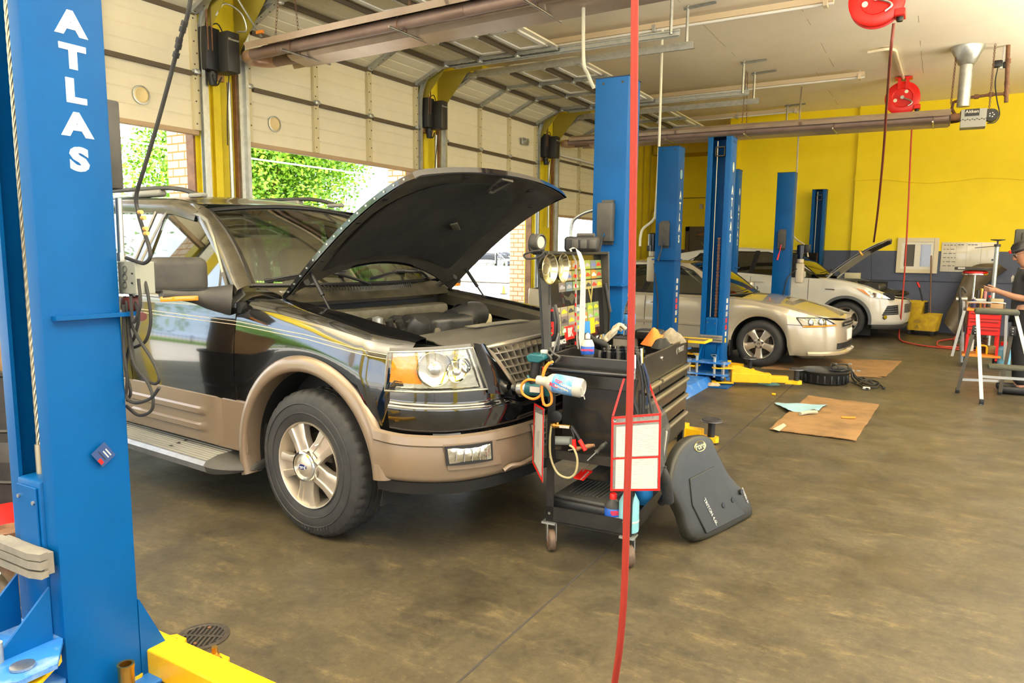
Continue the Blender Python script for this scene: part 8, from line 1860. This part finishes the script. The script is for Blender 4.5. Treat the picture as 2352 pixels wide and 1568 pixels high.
b=bm_();cyl(b,(x,yS-.6,c.z-.03),(x,yS-.6,c.z+.01),.045,seg=16);cyl(b,(x,yS-.6,c.z),(x,yS-.6,c.z+.07),.012,seg=10);lathe(b,[(.02,c.z+.06),(.10,c.z+.075),(.10,c.z+.085),(0,c.z+.08)],20,T(x,yS-.6,0));obj('top_plate',b,M_dark,bo)
b=bm_();cyl(b,(x,yS-.6,c.z-.02),(x-.30,yS-.62,c.z-.05),.006,seg=6);obj('screw_bar',b,M_dark,bo);b=bm_();box(b,(x,yS-.6,.05),(.3,.3,.06),bev=.01);obj('base',b,M_dark,t)
c=onz(2262,848);yT=c.y+.1
def ty(u,v,d=0.):return ony(u,v,yT+d)
x0,x1=ty(2220,760).x,ty(2298,760).x
t=thing('drawer_trolley','red drawer trolley behind the aluminium step stool','trolley',((x0+x1)/2,yT,0))
zt_,zb_=ty(2260,715).z,ty(2260,770).z
b=bm_();box(b,((x0+x1)/2,yT+.2,(zt_+zb_)/2),(x1-x0,.38,zt_-zb_),bev=.006);cb=obj('cabinet',b,mat('dark_red_enamel',(.34,.012,.010),.35),t,smooth=False)
for k in range(3):
 z=lerp(zt_,zb_,(k+.5)/3);b=bm_();box(b,((x0+x1)/2,yT+.0,z),(x1-x0-.02,.02,(zt_-zb_)/3-.012),bev=.004);dd=obj('drawer',b,M_red,t,smooth=False);b=bm_();box(b,((x0+x1)/2,yT-.018,z+(zt_-zb_)/6-.03),(x1-x0-.06,.016,.02),bev=.004);obj('drawer_pull',b,MATS['dark_red_enamel'],dd,smooth=False)
for x in(x0+.02,x1-.02):
 for y in(yT+.02,yT+.38):
  b=bm_();box(b,(x,y,zb_/2+.08),(.03,.03,zb_-.06));obj('frame_leg',b,M_red,t,smooth=False)
  b=bm_();cyl(b,(x-.016,y,.05),(x+.016,y,.05),.05,seg=18);obj('caster',b,M_black,t)
b=bm_();box(b,((x0+x1)/2,yT+.2,.17),(x1-x0+.06,.44,.03));obj('bottom_shelf',b,M_orange,t,smooth=False)
b=bm_();box(b,((x0+x1)/2,yT+.2,zt_+.015),(x1-x0+.04,.42,.03),bev=.004);obj('top_rim',b,M_orange,t,smooth=False)
hd2=zt_+.10
b=bm_();tube(b,[(x0-.02,yT+.02,zt_),(x0-.02,yT+.0,hd2),(x0+.02,yT-.01,hd2+.02),(x1-.02,yT-.01,hd2+.02),(x1+.02,yT+.0,hd2),(x1+.02,yT+.02,zt_)],.014,8,sm=4);obj('push_bar',b,M_chrome,t)
for sgn,xx in((-1,x0-.03),(1,x1+.03)):
 b=bm_();poly3(b,[(xx,yT-.04,zt_),(xx,yT+.0,zt_),(xx-.10*(1 if sgn<0 else-.3),yT+.02,.14),(xx-.10*(1 if sgn<0 else-.3),yT-.03,.14)],(1,0,0),.035*sgn);obj('side_rail',b,M_alu,t,smooth=False)
def small(name,label,cat,u,v0,v1,r,m,capm=None,d=.15):
 p,q=ty(u,v1,d),ty(u,v0,d);h=q.z-p.z;t_,bd_=bottle(name,label,cat,p,[(0,0),(r,0),(r,h*.72),(r*.5,h*.86),(r*.4,h),(0,h)],m,(),([(0,h*.9),(r*.5,h*.9),(r*.5,h*1.06),(0,h*1.06)],capm)if capm else None,16);return t_
small('spray_can','dark can with a white cap on the left of the red trolley top','spray can',2235,684,706,.036,mat('navy_can',(.03,.03,.09),.35),M_paper)
small('spray_can','dark can with a red cap on the red trolley top','spray can',2271,680,706,.036,M_dark,M_red)
b=bm_();p=ty(2289,697,.18);box(b,p,(.15,.12,.13),bev=.004);tag(obj('small_carton',b,mat('beige_carton',(.46,.38,.22),.7)),'beige carton on the right of the red trolley top','carton')
b=bm_();p=ty(2250,690,.2);cyl(b,p-Vector((.09,0,0)),p+Vector((.09,0,0)),.03,seg=14);tag(obj('silver_tube',b,M_alu),'silver tube lying between the two cans on the red trolley','tube')
rnd=random.Random(8)
for i,(u,v,mm,lab)in enumerate(((2254,672,M_brass,'brass fitting standing upright at the back of the red trolley'),(2262,678,mat('pink_plastic',(.5,.2,.2),.5),'pinkish knob at the back of the red trolley'),(2246,676,M_dark,'black tool handle at the back of the red trolley'))):
 p=ty(u,v+8,.3);b=bm_();cyl(b,(p.x,p.y,zt_+.03),(p.x,p.y,ty(u,v,.3).z+.06),.015,.022,seg=10);tag(obj('upright_tool',b,mm),lab,'tool')
small('oil_bottle','white bottle with a yellow and red cap at the left foot of the red trolley','bottle',2226,770,805,.05,M_paper,M_yel,.12)
small('washer_jug','blue and white washer jug on the floor by the person','jug',2302,788,840,.09,mat('washer_blue',(.16,.42,.60),.3),M_red,.1)
b=bm_();p=ty(2278,798,.2);box(b,(p.x,p.y,.24),(.14,.14,.12),bev=.04,seg=3);tag(obj('brown_part',b,mat('brown_part',(.30,.20,.09),.7)),'brown lumpy part on the bottom shelf of the red trolley','part')
p=ty(2262,790,.25);b=bm_();
for k in range(9):lathe(b,[(.030,0),(.042,.01),(.030,.02)],14,T(p.x,p.y,.19+.024*k),cap=False)
tag(obj('coil_spring',b,M_rust),'rusty coil spring on the bottom shelf of the red trolley','spring')
b=bm_();p=ty(2256,790,.1);tube(b,[(p.x-.05,p.y,.19),(p.x-.05,p.y,.29),(p.x+.05,p.y,.30),(p.x+.06,p.y,.19)],.014,6,sm=3);tag(obj('yellow_clamp',b,M_yel),'yellow clamp on the bottom shelf of the red trolley','clamp')
b=bm_();tube(b,[ty(2203,770,.3),ty(2206,700,.3),ty(2204,668,.3),ty(2210,660,.3),ty(2220,672,.3)],.018,8,sm=5);o=obj('hooked_bar',b,M_dark);tag(o,'black hooked bar left of the red trolley','bar')
b=bm_();a,c=ty(2208,830,.35),ty(2212,690,.35);cyl(b,(a.x,a.y,.02),c,.03,seg=10);o=obj('jack_tube',b,M_galv);tag(o,'grey tube standing left of the red trolley','tube')
b=bm_();cyl(b,ty(2196,687,.35),ty(2222,687,.35),.034,seg=12);tag(obj('cross_tube',b,M_galv),'short grey cross tube on top of the standing grey tube','tube')
A0,A1,A2,A3=onz(2198,901),onz(2255,929),onz(2296,905),onz(2368,960)
t=thing('step_stool','aluminium folding step stool with a dark olive top at the right edge','step stool',(A1.x,A1.y,0))
hT=.86
def leg3(p,q,w=.034,m=M_alu,nm='leg'):
 b=bm_();p,q=Vector(p),Vector(q);d=(q-p).normalized();sx=Vector((1,0,0));sx=(sx-d*sx.dot(d)).normalized();sy_=d.cross(sx);rows=[[pp+sx*a*w/2+sy_*c*w*.38 for a,c in((-1,-1),(1,-1),(1,1),(-1,1),(-1,-1))]for pp in(p,q)]
 grid(b,rows);o=obj(nm,b,m,t,smooth=False);b=bm_();box(b,p+d*.03,(w*1.25,w*1.1,.06),bev=.006);obj('foot',b,M_black,o);return o
zS=vertz(2244,715,A1);tl=ony(2246,716,A1.y+.22);tr=ony(2332,718,A1.y+.26)
l1=leg3(A1,(tl.x-.005,tl.y-.05,tl.z));l2=leg3(A0,(tl.x-.02,tl.y+.02,lerp(0,tl.z,.80)))
l3=leg3((A1.x+.50,A1.y+.06,0),(tr.x+.0,tr.y-.05,tr.z));l4=leg3(A2,(tr.x-.01,tr.y+.02,lerp(0,tr.z,.80)))
b=bm_();box(b,((tl.x+tr.x)/2,(tl.y+tr.y)/2,tl.z+.01),(tr.x-tl.x+.06,.24,.055),bev=.02,seg=3);obj('top_step',b,mat('olive_tread',(.07,.072,.050),.65),t)
z1=tl.z*.42;b=bm_();box(b,((A1.x+A1.x+.5)/2+.01,A1.y+.10,z1),(.46,.20,.035),bev=.008);obj('lower_step',b,MATS['olive_tread'],t)
for p,q in((A0.lerp(Vector((tl.x,tl.y,tl.z)),.17),A2.lerp(Vector((tr.x,tr.y,tr.z)),.17)),(A1.lerp(Vector((tl.x,tl.y,tl.z)),.30)+Vector((0,0,0)),Vector((A1.x+.5,A1.y+.06,0)).lerp(Vector((tr.x,tr.y,tr.z)),.30))):
 b=bm_();p,q=Vector(p),Vector(q);poly3(b,[p+Vector((0,0,-.014)),q+Vector((0,0,-.014)),q+Vector((0,0,.014)),p+Vector((0,0,.014))],(0,1,0),.02);obj('cross_bar',b,M_alu,t,smooth=False)
for q in(tl,tr):
 b=bm_();box(b,(q.x-.01,q.y-.04,q.z*.80),(.055,.05,.10),bev=.006);o=obj('hinge_bracket',b,M_black,t)
 b=bm_()
 for dz in(-.03,0,.03):cyl(b,(q.x-.01,q.y-.066,q.z*.80+dz),(q.x-.01,q.y-.070,q.z*.80+dz),.006,seg=8)
 obj('rivet',b,M_steel,o)
b=bm_();a,c=ony(2332,526,11.2),ony(2375,572,11.2);box(b,((a.x+c.x)/2,11.2,(a.z+c.z)/2),(c.x-a.x,.05,a.z-c.z),bev=.02);box(b,((a.x+c.x)/2+.03,11.16,(a.z+c.z)/2),(c.x-a.x-.08,.05,a.z-c.z-.08),bev=.02);cyl(b,(c.x,11.2,0),(c.x,11.2,a.z-.05),.03)
tag(obj('battery_booster',b,mat('olive_case',(.055,.055,.045),.5)),'dark olive ribbed case on a stand behind the head of the person','case')
d_=8.0;pc=CAMP+ray(2366,588)*d_;PM=T(pc.x,pc.y,0)@RZ(182)
PER=thing('person','person in a dark grey tee shirt, black cap and glasses looking down at a phone','person',m=PM)
def skinned(name,V,E,m,par=None,sub=2,root=0):
 me=bpy.data.meshes.new(name);b=bm_();ly=b.verts.layers.skin.verify();vs=[]
 for(x,y,z,r)in V:
  v=b.verts.new((x,y,z));v[ly].radius=r if isinstance(r,tuple)else(r,r);vs.append(v)
 vs[root][ly].use_root=True
 for i,j in E:b.edges.new((vs[i],vs[j]))
 b.to_mesh(me);b.free();me.materials.append(m);o=bpy.data.objects.new(name,me);COL.objects.link(o);o.parent=par or PER
 q=o.modifiers.new('skin','SKIN');q.use_smooth_shade=True;q=o.modifiers.new('sub','SUBSURF');q.levels=sub;q.render_levels=sub;return o
V=[(0,0,.92,.125),(0,0,1.06,.115),(.01,0,1.22,.13),(.0,0,1.36,.12),(.02,0,1.43,.06),(.045,0,1.49,.055),(.07,0,1.555,.082),(.06,0,1.63,.085)]
E_=[(i,i+1)for i in range(7)]
for s in(1,-1):
 k=len(V);V+=[(0,s*.17,1.37,.062),(-.02,s*.21,1.22,.050),(-.01,s*.225,1.08,.043),(.13,s*.19,1.10,.038),(.25,s*.10,1.145,.028),(.29,s*.085,1.155,.030),(.33,s*.075,1.165,.030)]
 E_+=[(3,k)]+[(k+i,k+i+1)for i in range(6)]
 h=k+6
 for j,(dy,dz,l)in enumerate(((.022,.022,.9),(.010,.008,1.),(-.004,-.006,.95),(-.018,-.020,.8))):
  f=len(V);V+=[(.365,s*.075+s*dy*.6,1.168+dz,.0095),(.365+.034*l,s*.075+s*(dy*.2-.018),1.178+dz,.0085),(.365+.040*l,s*.075-s*.048,1.182+dz,.0075)];E_+=[(h,f),(f,f+1),(f+1,f+2)]
 f=len(V);V+=[(.315,s*.05,1.195,.0105),(.345,s*.035,1.212,.0095),(.37,s*.025,1.215,.008)];E_+=[(k+5,f),(f,f+1),(f+1,f+2)]
 k=len(V);V+=[(0,s*.095,.86,.095),(.01,s*.11,.50,.062),(-.01,s*.115,.28,.055),(-.02,s*.12,.09,.040),(.03,s*.125,.05,.040),(.13,s*.135,.035,.030)];E_+=[(0,k)]+[(k+i,k+i+1)for i in range(5)]
skinned('body',V,E_,M_skin)
M_tee=mat('charcoal_tee',(.030,.032,.036),.85,col2=(.042,.044,.05),nscale=8);M_pant=mat('black_work_trousers',(.012,.012,.014),.85)
Vt=[(0,0,.86,.158),(0,0,1.06,.140),(.01,0,1.22,.150),(.0,0,1.345,.135),(.012,0,1.405,.075)];Et=[(0,1),(1,2),(2,3),(3,4)]
for s in(1,-1):k=len(Vt);Vt+=[(0,s*.17,1.365,.080),(-.02,s*.212,1.22,.070),(-.015,s*.222,1.13,.068)];Et+=[(3,k),(k,k+1),(k+1,k+2)]
skinned('tee_shirt',Vt,Et,M_tee)
Vp=[(0,0,1.0,.142)];Ep=[]
for s in(1,-1):k=len(Vp);Vp+=[(0,s*.095,.86,.110),(.01,s*.11,.50,.080),(-.01,s*.115,.28,.072),(-.02,s*.12,.10,.066)];Ep+=[(0,k),(k,k+1),(k+1,k+2),(k+2,k+3)]
skinned('trousers',Vp,Ep,M_pant)
for s in(1,-1):b=bm_();box(b,(.05,s*.128,.05),(.28,.10,.09),bev=.035,seg=3);obj('shoe',b,M_black,PER,local=True)
HT=T(.062,0,1.60)@RY(24)
def ho(name,b,m,par=None):b.transform(HT);return obj(name,b,m,par or PER,local=True)
b=bm_();lathe(b,[(.098,.02),(.102,.045),(.094,.085),(.065,.115),(.02,.128),(0,.129)],28,Matrix.Diagonal((1.06,.92,1,1)),cap=False);cap_=ho('cap',b,M_black)
b=bm_();lathe(b,[(.104,.028),(.107,.034),(.107,.048),(.104,.054)],28,Matrix.Diagonal((1.06,.92,1,1)),cap=False);ho('headlamp_strap',b,M_dark,cap_)
b=bm_();box(b,(.115,.0,.045),(.03,.05,.035),bev=.01);ho('headlamp',b,M_red,cap_)
b=bm_();prism(b,[(-.10,-.07),(-.10,.07),(-.15,.055),(-.175,0),(-.15,-.055)],.006,T(0,0,.025));ho('cap_peak',b,M_black,cap_)
b=bm_();tube(b,[(.082,0,.0),(.108,0,-.038),(.098,0,-.050),(.080,0,-.052)],lambda q:.011+.005*math.sin(q*PI),8,sm=4);ho('nose',b,M_skin)
b=bm_();box(b,(.080,0,-.078),(.014,.046,.012),bev=.005);ho('mouth',b,mat('lips',(.30,.11,.08),.5))
b=bm_();lathe(b,[(0,0),(.035,.006),(.045,.03),(.03,.05),(0,.05)],16,T(.052,0,-.118)@Matrix.Diagonal((1,1,1,1)));ho('chin',b,M_skin)
for s in(1,-1):
 b=bm_();lathe(b,[(0,-.011),(.008,-.008),(.011,0),(.008,.008),(0,.011)],12,T(.076,s*.032,-.012));e=ho('eye',b,M_paper)
 b=bm_();lathe(b,[(0,0),(.005,0),(0,.002)],10,T(.086,s*.032,-.014)@RY(90));ho('iris',b,M_black,e)
 b=bm_();lathe(b,[(0,-.008),(.018,-.006),(.026,0),(.018,.008),(0,.006)],16,T(-.005,s*.086,-.025)@RX(90)@Matrix.Diagonal((.75,1.2,1,1)));ho('ear',b,M_skin)
 b=bm_();tube(b,[(.098+.0*i,s*.034+.021*math.cos(a),-.014+.016*math.sin(a))for i,a in enumerate([2*PI*k/16 for k in range(16)])],.0022,6,closed=True);g=ho('glasses',b,M_black)
 b=bm_();tube(b,[(.098,s*.055,-.010),(.05,s*.082,-.004),(-.01,s*.092,-.008)],.0022,6);ho('temple_arm',b,M_black,g)
b=bm_();tube(b,[(.098,-.014,-.01),(.104,0,-.006),(.098,.014,-.01)],.002,6);ho('glasses_bridge',b,M_black)
b=bm_();prism(b,[(-.03,.10),(.0,.12),(.03,.09),(.02,.04),(-.02,.05)],.003,T(.145,.06,1.22)@RZ(60)@RX(90));obj('shirt_print',b,M_paper,PER,local=True)
b=bm_();box(b,(0,0,0),(.150,.075,.009),T(.395,0,1.188)@RY(-22),bev=.003);ph=tag(obj('phone',b,M_black),'dark phone held in the hands of the person','phone');ph.matrix_world=PM
c=onz(-5,1215);t=thing('waste_drum','black drum behind the nearest blue post at the left edge','drum',(c.x,c.y+.25,0))
b=bm_();lathe(b,[(0,0),(.29,0),(.29,.28),(.30,.29),(.29,.30),(.29,.56),(.30,.57),(.29,.58),(.29,.86),(.305,.87),(.305,.89),(.27,.89),(.27,.84),(0,.84)],36);dr2=obj('drum',b,mat('scuffed_drum',(.010,.009,.0085),.5,col2=(.025,.021,.019),nscale=6),t,local=True)
b=bm_();lathe(b,[(.291,.40),(.2925,.41),(.2925,.50),(.291,.51)],36,cap=False);obj('worn_band',b,M_dark,dr2,local=True)
b=bm_();box(b,(c.x-.02,c.y+.25,1.02),(.34,.34,.30),RZ(0));o=obj('open_carton',b,M_card,smooth=False);tag(o,'brown cardboard carton resting on the black drum','carton')
b=bm_();cyl(b,(c.x,c.y+.25,.84),(c.x,c.y+.25,.88),.2);b.free()
b=bm_();box(b,(c.x-.02,c.y+.245,1.172),(.30,.30,.01));obj('carton_flap',b,M_wood,o,smooth=False)
c=onz(22,1312);t=thing('floor_jack','red floor jack with a round saddle half hidden by the nearest blue post','floor jack',(c.x-.10,c.y+.05,0),-20)
b=bm_()
for s in(-1,1):prism(b,[(-.5,.03),(.16,.03),(.20,.07),(.16,.12),(-.2,.15),(-.5,.17)],.012,T(0,s*.11,0)@RX(90))
obj('side_plate',b,M_red,t,local=True,smooth=False)
b=bm_();poly3(b,[(-.35,-.05,.12),(.16,-.05,.15),(.16,-.05,.19),(-.35,-.05,.20)],(0,1,0),.10);obj('lift_lever',b,M_red,t,local=True,smooth=False)
b=bm_();lathe(b,[(0,.18),(.06,.18),(.075,.195),(.078,.215),(.06,.22),(.05,.205),(0,.205)],26,T(.12,0,0));obj('saddle',b,M_rust,t,local=True)
for x in(-.45,.14):
 for s in(-1,1):b=bm_();cyl(b,(x,s*.125-.018,.05),(x,s*.125+.018,.05),.05,seg=18);obj('jack_wheel',b,M_rust,t,local=True)
b=bm_();box(b,(-.3,0,.06),(.05,.22,.05));cyl(b,(-.1,-.13,.06),(-.1,.13,.06),.02);obj('axle',b,M_red,t,local=True)
a,c=onz(58,1395,.05),onz(-5,1318,.28);b=bm_();cyl(b,a,c,.010,seg=10);tag(obj('steel_lever',b,M_steel),'thin bright steel lever at the left edge below the red jack','lever')
a,c=onz(60,1399,.03),onz(-8,1406,.03);b=bm_();cyl(b,a,c,.012,seg=8);tag(obj('black_rod',b,M_black),'upper of two thin black rods on the floor left of the nearest post','rod',)
a,c=onz(60,1405,.02),onz(-8,1442,.02);b=bm_();cyl(b,a,c,.012,seg=8);tag(obj('black_rod',b,M_black),'lower of two thin black rods on the floor left of the nearest post','rod')
